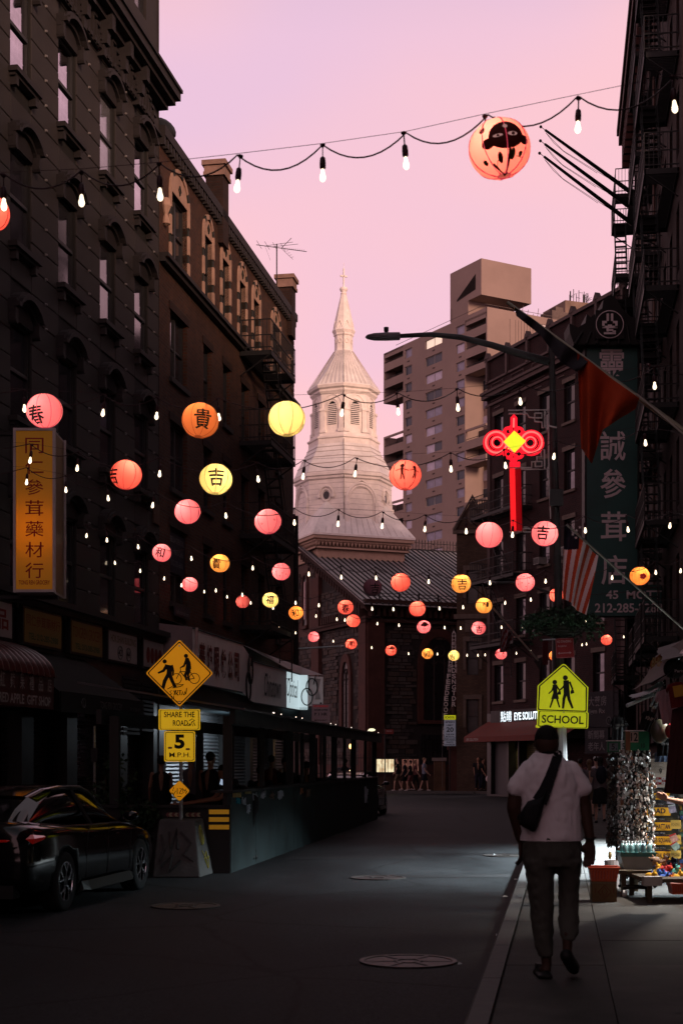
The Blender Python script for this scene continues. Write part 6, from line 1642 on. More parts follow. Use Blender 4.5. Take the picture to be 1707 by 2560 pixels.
LN_=[(-22,534,94,'coral','','coral lantern cut off by the left picture edge'),
 (112,1027,90,'pink','春','pink lantern marked 春 just above the yellow box sign',-.35,-.1),
 (501,1051,92,'rust','貴','burnt orange lantern marked 貴 against the brick tenement',.15,-.05),
 (717,1047,92,'yellow','','large plain yellow lantern overlapping the sky beside the steeple'),
 (316,1187,78,'coral','吉','coral lantern marked 吉 on its left side before the grey tenement',-.75,0),
 (540,1198,81,'yellow','吉','bright yellow lantern marked 吉 before the brick tenement',-.1,.02),
 (1013,1188,79,'coral','figures','coral lantern painted with two holding figures beside the steeple'),
 (469,1279,65,'pink','','plain pink lantern below the yellow 吉 lantern'),
 (670,1304,66,'pink','circles','pink lantern dotted with small rings near the fire escape'),
 (1222,1337,68,'pink','','large plain pink lantern left of the long red tassels'),
 (1361,1334,66,'pink','吉','pink lantern marked 吉 touching the lamp post',-.25,.1),
 (405,1382,47,'pink','和','pink lantern marked 和 beside the dental banner',-.1,.1),
 (550,1408,48,'amber','貴','amber lantern marked 貴 over the low brick windows',-.15,.1),
 (703,1429,46,'pink','hearts','pink lantern with red hearts beside the corner of the brick tenement'),
 (931,1468,47,'plum','吉','unlit plum lantern marked 吉 before the metal church roof',.1,-.05),
 (1001,1456,49,'coral','','plain coral lantern before the metal church roof'),
 (1152,1459,49,'amber','吉','amber lantern marked 吉 at the tan brick house',.2,0),
 (1312,1456,48,'pink','hearts','pink lantern with red hearts left of the lamp post'),
 (1428,1451,46,'olive','','unlit olive lantern in front of the American flag'),
 (1598,1440,49,'orange','flower','orange lantern painted with a red flower on the green sign'),
 (1390,1488,36,'coral','','coral lantern half hidden behind the lamp post'),
 (475,1461,39,'pink','','small pale pink lantern left of the wooden wall strip'),
 (607,1504,34,'dusk','','small dim red lantern with a bulb touching it'),
 (676,1500,40,'yellow','福','small yellow lantern marked 福 on the fire escape',-.15,.1),
 (740,1532,36,'orange','和','small orange lantern marked 和 at the brick corner',-.1,0),
 (864,1518,39,'coral','春','small coral lantern marked 春 under the church roof rake',0,-.05),
 (883,1552,34,'coral','hearts','small coral lantern with dark hearts just below the 春 one'),
 (1043,1522,41,'coral','','small plain coral lantern over the tall church window'),
 (1209,1514,41,'amber','brush','small amber lantern with a brush drawing by the slanting pole'),
 (1196,1570,35,'pink','吉','small pink lantern marked 吉 at the tan house corner',0,0),
 (1059,1567,34,'pink','face','small pink lantern with a painted round face'),
 (784,1592,28,'pink','','small plain pink lantern before the church pilaster'),
 (878,1610,28,'coral','和','small coral lantern marked 和 low on the church wall',.1,0),
 (977,1626,28,'coral','face','tiny coral lantern with a painted face left of the tall window'),
 (1068,1634,28,'amber','和','tiny amber lantern marked 和 in the middle of the lowest string',-.1,0),
 (1134,1639,28,'yellow','吉','tiny yellow lantern marked 吉 in front of the letter sculpture',-.2,0),
 (1252,1635,29,'pink','scribble','tiny pink lantern with a scribbled red drawing'),
 (1515,1600,28,'coral','','tiny coral lantern right of the hanging basket'),
 (1385,1639,28,'rust','和','tiny orange lantern marked 和 peeping from behind the red sign',0,0)]
for a in LN_:lantern(*a[:6],*(a[6:]if len(a)>6 else()))
lantern(1248,372,153,'blush','bigface','largest lantern, coral paper painted with a dark face, against the sky',diam=.42,power=3.0)
for(px,py,d,lab)in((222,1771,30,'dull red silk lantern under the dark green awning'),(539,1761,22,'dull red silk lantern under the optical shop canopy')):
 Y=30 if px<300 else 42;t=thing('red_lantern',lab,'lantern',tuple(at(px,py,Y)),0,'dull red lanterns under the canopies');r=d/2/F_PX*Y
 m=MB();m.lathe([(.4*r,.75*r),(.85*r,.5*r),(r,0),(.85*r,-.5*r),(.4*r,-.75*r)],14);m.build('body',mat('dull_red_silk',(.13,.015,.008),.5,var=.2),t,smooth=True)
 m=MB();m.tube((0,0,.7*r),(0,0,.95*r),.4*r,n=10);m.tube((0,0,-.95*r),(0,0,-.7*r),.4*r,n=10);m.tube((0,0,.9*r),(0,0,2.2*r),.01,n=4);m.build('cap',BLK,t)
 m=MB();m.tube((0,0,-1.8*r),(0,0,-.95*r),.2*r,.12*r,n=6);m.build('tassel',mat('dull_red_tassel',(.08,.01,.006),.7),t)
# second and third street lamps, corner pole
t=thing('street_lamp','distant street lamp arm half way up behind the lamp post','street lamp',(xat(1385,52),52,0))
m=MB();b=Vector((xat(1385,52),52,0));m.path([at(1380,1484,52)-b,at(1320,1464,52)-b,at(1285,1457,52)-b,at(1240,1457,52)-b],.05,6);m.build('arm',POLE,t)
m=MB();m.tube((0,0,0),(0,0,zat(1480,52)),.09,n=8);m.build('pole',POLE,t)
m=MB();c=at(1227,1457,52)-b;m.ell(tuple(c),.26,.13,.06,12,6);m.build('lamp_head',MATS['grey_lamp_head'],t,smooth=True)
Yq=55;t=thing('street_lamp','black lamp post at the corner of the brick tenement with a thin side arm','street lamp',(xat(741,Yq),Yq,0))
b=Vector((xat(741,Yq),Yq,0));m=MB();m.tube((0,0,0),(0,0,zat(1290,Yq)),.09,.07,n=8);m.tube((-.12,0,4.2),(-.12,0,zat(1290,Yq)),.05,n=6);m.build('pole',BLK,t)
m=MB();m.tube(at(741,1622,Yq)-b,at(850,1616,Yq)-b,.03,n=6);m.build('arm',STEEL,t)
m=MB();m.ell(tuple(at(856,1617,Yq)-b),.07,.07,.06,8,6);m.build('lamp_head',STEEL,t)
# parking, speed and red signs further away
def pole_sign(name,label,cat,px,Y,pyt,pyb,w,face,lines,base=ROADZ,side=0):
 t=thing(name,label,cat,(xat(px,Y),Y,base));z0=zat(pyb,Y)-base;z1=zat(pyt,Y)-base
 m=MB();m.tube((-side,.03,0),(-side,.03,z1+.05),.03,n=6);m.build('post',BLK,t)
 m=MB();m.prism(rrect(0,(z0+z1)/2,w,z1-z0,.02),-.01,.0);m.build('plate',face,t)
 for(s,u,h,wd,mt)in lines:text(t,s,mt,0,z0+(z1-z0)*u,w*wd,(z1-z0)*h,-.016,.02)
 return t
pole_sign('parking_sign','pinkish white parking regulation sign by the canopy end','road sign',802,46,1760,1806,.56,mat('pinkish_sign',(.34,.27,.29),.5,var=.1),[('NO PARKING',.88,.10,.8,INKR),('8AM-6PM',.68,.08,.7,TEXTBLK),('P 1 HR',.45,.16,.7,TEXTBLK),('MON-SAT',.12,.08,.7,TEXTBLK)])
sp_=pole_sign('speed_limit_sign','white SPEED LIMIT 20 sign under a yellow-green SCHOOL plate','road sign',1124,78.7,1800,1865,.62,mat('bluish_white_sign',(.30,.32,.38),.5,var=.15,emit=(.7,.8,1),es=.05),[('SPEED',.92,.07,.8,TEXTBLK),('LIMIT',.80,.06,.6,TEXTBLK),('20',.63,.18,.62,TEXTBLK),('7AM-6PM',.45,.05,.7,TEXTBLK),('MON-FRI',.37,.05,.7,TEXTBLK),('FINES HIGHER',.26,.06,.9,TEXTBLK),('PHOTO',.14,.06,.6,TEXTBLK),('ENFORCED',.05,.06,.85,TEXTBLK)],0)
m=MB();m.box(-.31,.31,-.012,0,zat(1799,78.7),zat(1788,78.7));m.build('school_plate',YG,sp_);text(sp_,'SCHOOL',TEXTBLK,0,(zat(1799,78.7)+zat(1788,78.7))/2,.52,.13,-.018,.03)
m=MB()
for u in(.315,.205):z=zat(1865,78.7)+(zat(1800,78.7)-zat(1865,78.7))*u;m.box(-.31,.31,-.014,-.0101,z-.008,z+.008)
m.build('plate_joint',TEXTBLK,sp_)
pole_sign('street_sign','small dull red sign on a pole before the church window','road sign',973,74,1823,1835,.42,mat('dull_red_plate',(.16,.03,.025),.5),[('ONE WAY',.6,.3,.7,PK)],ROADZ,.22)
bn=thing('banner','dark red vertical banner behind the slanting small flag','banner');m=MB();m.box(xat(1355,40),xat(1369,40),40,40.02,zat(1662,40),zat(1602,40));m.build('cloth',mat('dark_red_banner',(.055,.006,.008),.8),bn)
m=MB();m.tube(at(1352,1600,40),at(1390,1598,40),.02,n=5);m.build('rod',STEEL,bn)
# ================================================================= SIGN BLOCK AND PARKLET
PLK=mat('black_painted_ply',(.008,.009,.009),.5,var=.3,vs=2);DGR=mat('dark_green_ply',(.014,.024,.025),.7,var=.6,vs=1.4,bump=.3,bs=20)
blk=thing('concrete_sign_block','tapered grey concrete block with yellow chalk graffiti holding the diamond sign','concrete block',(0,0,0))
def bp_(px,py,Y):return at(px,py,Y)
f=[Vector((-2.74,21.5,ROADZ)),Vector((-2.05,21.5,ROADZ)),Vector((-1.90,22.5,ROADZ)),Vector((-2.85,22.5,ROADZ))]
t=[Vector((-2.66,21.62,.70)),Vector((-2.14,21.62,.70)),Vector((-2.08,22.35,.70)),Vector((-2.72,22.35,.70))]
m=MB();m.loft([f,t]);o=m.build('block',mat('rough_concrete',(.085,.083,.080),.85,var=.35,vs=2.5,bump=.5,bs=30),blk)
bv=o.modifiers.new('bevel','BEVEL');bv.width=.02;bv.segments=2
YC=mat('yellow_chalk',(.30,.27,.05),.8,var=.1);BC=mat('black_spray',(.048,.046,.045),.7,var=.1)
def onface(a,b,c,d,u,v_,off=.006):
 p=a.lerp(b,u).lerp(d.lerp(c,u),v_);n=(b-a).cross(d-a).normalized();return p+n*off
def scribbles(parent,name,mt,quad,strokes,r=.008,off=.006):
 m=MB()
 for s in strokes:m.path([onface(*quad,u,v_,off)for u,v_ in s],r,4)
 return m.build(name,mt,parent)
qr=(f[1],f[2],t[2],t[1])
def ovalpts(cx,cy,rx,ry,n=12):return[(cx+rx*math.cos(2*math.pi*i/n),cy+ry*math.sin(2*math.pi*i/n))for i in range(n+1)]
scribbles(blk,'graffiti',YC,qr,[ovalpts(.42,.72,.17,.17),ovalpts(.42,.72,.06,.16),[(.42,.90),(.42,.55)],[(.30,.45),(.48,.30),(.7,.33),(.55,.12),(.40,.30),(.58,.42),(.62,.28)],[(.5,.3),(.52,.12)]])
scribbles(blk,'tag',BC,(f[0],f[1],t[1],t[0]),[[(.1,.75),(.2,.5),(.12,.3)],[(.3,.8),(.35,.45),(.5,.85),(.52,.5)],[(.6,.8),(.85,.6),(.65,.4),(.9,.3)],[(.15,.2),(.4,.4),(.35,.1),(.6,.3)]],.03,.0)

Yd=21.7
ds=thing('bicycle_warning_sign','amber diamond walker and cyclist sign over SHARE THE ROAD and 5 M.P.H.','road sign',tuple(at(449,1683,Yd)))
S2=Yd/F_PX;h_=.495
def zz(py):return(1683-py)*S2
m=MB();m.tube((.018,.035,zz(2052)),(.018,.035,zz(1600)),.026,n=8);m.build('post',STEEL,ds)
def rdiamond(hh,r=.05):
 pts=[]
 for k in range(4):
  a=R(-90+90*k)
  c=Vector((math.cos(a),math.sin(a)))*(hh-r*1.414*.55)
  for j in range(-3,4):b=a+R(j*15);pts.append((c.x+r*.55*math.cos(b),c.y+r*.55*math.sin(b)))
 return pts
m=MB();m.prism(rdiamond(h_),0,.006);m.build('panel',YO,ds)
m=MB();outline(m,rdiamond(h_),.022,-.002);m.build('border',TEXTBLK,ds,fix=False)
def D4(x,y=None):
 if y is None:x,y=x
 return((x-262)/2.613*S2,(478-y)/2.613*S2) # from the 2.613x enlargement, sign centre 262,478
m=MB();y=-.003
disc(m,*D4((166,401)),.031,y);disc(m,*D4((305,365)),.031,y)
poly(m,[D4(p)for p in((165,420),(222,428),(214,470),(212,500),(176,500),(180,460))],y)
limb(m,[D4((180,428)),D4((158,462)),D4((124,476))],[.05,.04,.025],y-.001);limb(m,[D4((212,428)),D4((222,462)),D4((220,492))],[.04,.03,.025],y-.001)
limb(m,[D4((186,492)),D4((166,530)),D4((156,572))],[.055,.055,.05],y-.0015);limb(m,[D4((200,492)),D4((216,530)),D4((234,568))],[.06,.05,.045],y-.002)
poly(m,[D4(p)for p in((300,380),(322,376),(336,410),(340,450),(318,468),(300,460),(306,420),(292,428))],y-.0025)
limb(m,[D4((304,400)),D4((292,430)),D4((272,440))],[.035,.03,.02],y-.003);limb(m,[D4((318,455)),D4((300,488)),D4((308,522))],[.05,.04,.03],y-.003);limb(m,[D4((328,460)),D4((318,490)),D4((326,525))],[.04,.03,.03],y-.0035)
for cx_,cy_ in((242,514),(360,512)):
 n=20;r=36/2.613*S2
 for i in range(n):
  a,b=2*math.pi*i/n,2*math.pi*(i+1)/n;c=D4((cx_,cy_));m.add([(c[0]+r*math.cos(a),y,c[1]+r*math.sin(a)),(c[0]+r*math.cos(b),y,c[1]+r*math.sin(b)),(c[0]+r*.86*math.cos(b),y,c[1]+r*.86*math.sin(b)),(c[0]+r*.86*math.cos(a),y,c[1]+r*.86*math.sin(a))],[(0,1,2,3)])
limb(m,[D4((242,514)),D4((270,462)),D4((268,440))],.011,y-.004);limb(m,[D4((270,468)),D4((325,468))],.012,y-.004);limb(m,[D4((270,470)),D4((310,520)),D4((360,512)),D4((330,465))],.012,y-.0045);limb(m,[D4((310,520)),D4((328,468))],.011,y-.005)
m.build('walker_and_cyclist',TEXTBLK,ds,fix=False)
m=MB()
def D5(x,y_):p=D4(x,y_);return Vector((p[0],-.012,p[1]))
for s in([(185,582),(230,556),(290,552),(270,565),(215,575)],[(212,590),(200,600),(212,612),(200,622)],[(222,590),(230,605),(236,588),(228,622)],[(240,620),(240,592),(254,592),(250,606),(240,608),(256,622)],[(258,592),(276,590),(267,592),(266,620)],[(276,622),(282,596),(290,622)],[(296,620),(298,594),(304,616),(310,574)],[(214,625),(214,655)],[(226,625),(226,648)]):m.path([D5(*p)for p in s],.0075,4)
for x in range(8):m.path([D5(238+x*6,660),D5(241+x*6,663)],.006,4)
m.build('scrawl',TEXTBLK,ds)
m=MB();m.tube((0,-.01,.40),(0,0,.40),.014,n=8);m.tube((0,-.01,-.42),(0,0,-.42),.012,n=8);m.build('bolt',STEEL,ds)
def subplate(name,px0,px1,py0,py1,mt):
 cx=((px0+px1)/2-449)*S2;cz=zz((py0+py1)/2);w=(px1-px0)*S2;h=(py1-py0)*S2
 m=MB();m.prism(rrect(cx,cz,w,h,.02),-.002,.004);m.build(name,mt,ds)
 m=MB();outline(m,rrect(cx,cz,w,h,.02),.012,-.004);m.build('border',TEXTBLK,ds,fix=False)
 return cx,cz,w,h
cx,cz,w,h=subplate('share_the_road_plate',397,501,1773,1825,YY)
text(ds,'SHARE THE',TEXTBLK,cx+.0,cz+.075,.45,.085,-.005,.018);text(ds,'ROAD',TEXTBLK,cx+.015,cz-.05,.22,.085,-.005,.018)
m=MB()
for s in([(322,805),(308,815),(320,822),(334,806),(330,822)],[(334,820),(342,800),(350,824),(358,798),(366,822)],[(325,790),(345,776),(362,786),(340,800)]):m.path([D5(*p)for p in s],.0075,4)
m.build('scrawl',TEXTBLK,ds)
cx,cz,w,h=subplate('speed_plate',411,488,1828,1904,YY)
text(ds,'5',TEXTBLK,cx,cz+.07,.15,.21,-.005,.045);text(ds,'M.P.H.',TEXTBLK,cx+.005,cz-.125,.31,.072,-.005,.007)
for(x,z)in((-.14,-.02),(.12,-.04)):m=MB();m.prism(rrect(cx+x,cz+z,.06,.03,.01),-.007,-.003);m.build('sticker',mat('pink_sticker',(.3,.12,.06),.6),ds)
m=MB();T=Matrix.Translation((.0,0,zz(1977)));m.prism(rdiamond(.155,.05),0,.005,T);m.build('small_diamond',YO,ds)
m=MB()
for s in([(-.08,.05),(-.10,.0),(-.05,.0),(-.09,-.06)],[(-.03,.04),(-.03,-.05)],[(0,.04),(.035,.03),(0,-.04),(.04,-.045)],[(.05,.04),(.055,-.04),(.085,.0),(.05,.02)],[(.10,.03),(.08,.01),(.11,-.01),(.09,-.04)],[(-.11,-.02),(-.08,-.07)],[(-.03,-.08),(.03,-.085)]):m.path([(p[0],-.006,zz(1977)+p[1])for p in s],.007,4)
m.build('scrawl',TEXTBLK,ds)

def po(Y,off=0,z=0):return Vector((-1.67+.1294*(Y-22.4)-off,Y,z))
pk=thing('dining_shed','long dark green plywood dining shed with posts, flat roof and graffiti','dining shed')
ys=[22.4,24.4,26.35,28.3,31.2,34.6,38.3,43.5]
for i in range(7):
 a,b=ys[i],ys[i+1];m=MB();g=.008
 v0,v1=po(a+g),po(b-g)
 for off,s_ in((0,0),):
  m.loft([[v0+Vector((0,0,ROADZ)),v0+Vector((-.06,0,ROADZ)),v0+Vector((-.06,0,1.08)),v0+Vector((0,0,1.08))],[v1+Vector((0,0,ROADZ)),v1+Vector((-.06,0,ROADZ)),v1+Vector((-.06,0,1.08)),v1+Vector((0,0,1.08))]])
 m.build('wall_panel',DGR,pk)
m=MB();m.loft([[po(22.35,-.04,1.08),po(22.35,.3,1.08),po(22.35,.3,1.12),po(22.35,-.04,1.12)],[po(43.6,-.04,1.08),po(43.6,.3,1.08),po(43.6,.3,1.12),po(43.6,-.04,1.12)]]);m.build('ledge',PLK,pk)
for Y_ in(22.55,28.3,31.2,34.6,38.3,43.3):
 for off in(.08,1.8):
  p=po(Y_,off);m=MB();m.box(p.x-.07,p.x+.07,Y_-.07,Y_+.07,ROADZ,2.25);m.build('post',PLK,pk)
for Y_ in(25.4,29.8,33.0,36.5,41):p=po(Y_,.08);m=MB();m.box(p.x-.04,p.x+.04,Y_-.05,Y_+.05,1.1,2.2);m.build('post',PLK,pk)
for off in(-.10,1.9):
 m=MB();m.loft([[po(22.2,off,2.12),po(22.2,off+.08,2.12),po(22.2,off+.08,2.34),po(22.2,off,2.34)],[po(43.7,off,2.12),po(43.7,off+.08,2.12),po(43.7,off+.08,2.34),po(43.7,off,2.34)]]);m.build('beam',PLK,pk)
RFM=mat('shed_roof_sheet',(.055,.050,.052),.6,var=.3,vs=2)
y_=22.0;mm_=0
while y_<43.6:
 m=MB();y2=y_+1.18
 m.loft([[po(y_,-.28,2.32),po(y_,2.2,2.72),po(y_,2.2,2.75),po(y_,-.28,2.35)],[po(y2,-.28,2.32),po(y2,2.2,2.72),po(y2,2.2,2.75),po(y2,-.28,2.35)]]);m.build('roof_sheet',RFM,pk);y_+=1.2
for i in range(7):
 a,b=ys[i],ys[i+1];m=MB();v0,v1=po(a,1.9),po(b,1.9)
 m.loft([[v0+Vector((0,0,ROADZ)),v0+Vector((-.05,0,ROADZ)),v0+Vector((-.05,0,.8)),v0+Vector((0,0,.8))],[v1+Vector((0,0,ROADZ)),v1+Vector((-.05,0,ROADZ)),v1+Vector((-.05,0,.8)),v1+Vector((0,0,.8))]]);m.build('rear_panel',PLK,pk)
m=MB();m.box(po(43.5).x-1.9,po(43.5).x,43.45,43.55,ROADZ,1.08);m.build('end_panel',DGR,pk)
# near end: black barrier with yellow stripes, long low plank, chevron tape
m=MB();m.box(xat(520,22.35),po(22.4).x-.005,22.3,22.44,ROADZ,zat(2020,22.4));m.build('end_barrier',PLK,pk)
for i in range(3):
 m=MB();z1=zat(2024+19*i,22.3);m.box(xat(523,22.3),xat(573,22.3),22.285,22.298,z1-.068,z1);m.build('yellow_stripe',mat('yellow_reflective_tape',(.75,.36,.01),.35,var=.1,emit=(1,.5,0),es=.08),pk)
m=MB();m.box(-3.7,xat(519,22.35),22.36,22.44,ROADZ,zat(2020,22.4));m.build('end_barrier',PLK,pk)
m=MB();m.box(-3.7,po(22.4).x,22.28,22.5,zat(2019,22.4),zat(2012,22.4));m.build('end_ledge',PLK,pk)
CHR=[mat('red_chevron',(.12,.015,.012),.4),mat('pale_chevron',(.28,.25,.15),.4)]
m=MB();x=xat(414,22.3);z0,z1=zat(2042,22.3),zat(2032,22.3);i=0
while x<xat(501,22.3)-.04:
 if not(xat(447,22.3)<x<xat(458,22.3)):
  m.mi=i%2;m.add([(x+.02,22.355,z0),(x+.06,22.355,z0),(x+.04,22.355,(z0+z1)/2),(x,22.355,(z0+z1)/2)],[(0,1,2,3)]);m.add([(x,22.355,(z0+z1)/2),(x+.04,22.355,(z0+z1)/2),(x+.06,22.355,z1),(x+.02,22.355,z1)],[(0,1,2,3)])
 x+=.042;i+=1
m.build('chevron_tape',CHR,pk,fix=False)
# graffiti along the top of the side wall
def wl(px,py):
 r=(px-HX)/F_PX;Y_=(4.5686)/(.1294-r);p=po(Y_);return Vector((p.x+.012,Y_,zat(py,Y_)))
GW=mat('white_paint_marker',(.42,.48,.55),.5,var=.1);GBl=mat('blue_paint_marker',(.02,.30,.40),.5,var=.1);GY=mat('yellow_reflector',(.5,.38,.12),.4,var=.1);GBn=mat('brown_paint_marker',(.12,.08,.06),.6)
rnd=random.Random(8)
def tag_(mt,px,py,w,h,n,seed,r=.011):
 rd=random.Random(seed);m=MB()
 for k in range(n):
  pts=[(px+rd.uniform(-.5,.5)*w,py+rd.uniform(-.5,.5)*h)for _ in range(rd.randint(3,6))]
  m.path([wl(*p)for p in pts],r,4)
 m.build('graffiti',mt,pk)
tag_(GBl,594,2001,9,18,4,1,.014);tag_(GW,608,2001,11,24,3,2);tag_(GW,620,2022,9,28,5,3);tag_(GW,636,1994,12,34,4,14);tag_(GW,656,1986,12,22,4,5);tag_(GBn,679,1990,14,24,3,6);tag_(GW,700,1987,14,24,6,7,.014);tag_(MATS['pink_sticker'],753,1978,8,18,5,8);tag_(GBn,769,1984,12,22,5,9);tag_(GW,914,1987,7,40,8,10,.03)
m=MB()
for i in range(6):a=wl(581+i*3.6,1986);m.box(a.x-.0,a.x+.012,a.y-.06,a.y+.06,a.z-.045,a.z+.045)
for i in range(5):a=wl(611+i*3.4,1980);m.box(a.x,a.x+.012,a.y-.06,a.y+.06,a.z-.03,a.z+.03)
m.build('yellow_reflector',GY,pk)
m=MB()
for k in range(15):
 q=rnd.random();p=po(23+q*19,-.25 if k%3 else .6,2.36+.0);m.tube(p,p+Vector((0,0,.02)),.008,n=5)
m.build('fairy_light',glow('tiny_fairy_light',(1,.85,.7),2.0,False),pk,kind='stuff')
m=MB();p=po(41,-.1,2.44);m.ell(tuple(p),.10,.10,.04,8,6);m.build('lamp',glow('small_lamp_disc',(1,.95,.6),1.2,False),pk)
m=MB();m.box(po(25).x-1.3,po(25).x-.45,25,25.8,.58,.62)
for a_ in(-1.1,-.5):m.box(po(25).x+a_-.1,po(25).x+a_-.05,25.3,25.35,ROADZ,.58)
m.build('table',PLK,pk)
ldp=bpy.data.lights.new('dining_lamp','POINT');ldp.energy=5;ldp.color=(1,.62,.3);ldp.shadow_soft_size=.06
dl=thing('wall_lantern','warm lamp glowing through the far end of the dining shed','lamp',tuple(at(876,1866,56)))
m=MB();m.ell((0,0,0),.06,.06,.10,8,6);m.build('bulb',glow('warm_small_lamp',(1,.55,.2),3,False),dl,smooth=True)
m=MB();m.tube((0,.05,-1.8-1.55+.3),(0,.05,.1),.03,n=6);m.build('post',BLK,dl)
lo=bpy.data.objects.new('dining_lamp',ldp);COL.objects.link(lo);lo.parent=dl;lo.location=(0,-.15,0)
wt=thing('window_light','bright upright tube lamp seen through the shed beside the shutters','lamp',tuple(at(724,1868,47)))
m=MB();m.tube((0,0,-.22),(0,0,.14),.035,.06,n=8);m.build('tube',glow('cool_tube',(.85,.95,1),1.5,False),wt,smooth=True)
m=MB();m.tube((0,.06,-1.9),(0,.06,.2),.02,n=5);m.build('post',BLK,wt)

# plants beside the parked car
def bush(label,loc,stems,seed,h,rr,dens,ls_=.09,pot=True,name='potted_shrub'):
 t=thing(name,label,'shrub',loc);rd=random.Random(seed);m=MB();lf_=MB()
 for k in range(stems):
  a=rd.uniform(0,6.28);r=rd.uniform(.2,1)*rr;hh=h*rd.uniform(.55,1)
  pts=[(0,0,.25),(r*.3*math.cos(a),r*.3*math.sin(a),.25+hh*.4),(r*.7*math.cos(a),r*.7*math.sin(a),.25+hh*.8),(r*math.cos(a),r*math.sin(a),.25+hh)]
  m.path(pts,[.014,.011,.008,.004],4)
  for j in range(dens):
   q=rd.uniform(.25,1)*2.999;i=int(q);f_=q-i;i=min(i,2)
   p=Vector(pts[i]).lerp(Vector(pts[i+1]),f_);leafcloud(lf_,rd,tuple(p),.10,.10,.08,2,ls_)
 m.build('stem',mat('dark_stem',(.03,.022,.015),.8),t);lf_.build('leaves',LEAF,t,fix=False,kind='stuff')
 if pot:m=MB();m.lathe([(.16,0),(.24,.38),(.26,.4),(.22,.4),(.2,.36)],16);m.build('pot',PLK,t,smooth=False)
 return t
bush('tall loose-branched potted shrub behind the parked black car',(xat(272,23.2),23.2,0),14,3,1.45,.5,16,.10)
bush('low dense potted shrub between the black car and the concrete block',(xat(345,22.4),22.4,0),22,6,.75,.5,18,.09)
bush('thin potted shrub half hidden by the roof of the black car',(xat(310,23.8),23.8,0),12,9,.95,.45,14,.09)
t=thing('post','thin pale vertical post behind the potted shrubs','post',(xat(237,24),24,0))
m=MB();m.tube((0,0,0),(0,0,zat(1815,24)),.022,n=8);m.build('shaft',STEEL,t);m=MB();m.box(-.05,.05,-.03,.03,zat(1905,24),zat(1870,24));m.build('box',BLK,t)

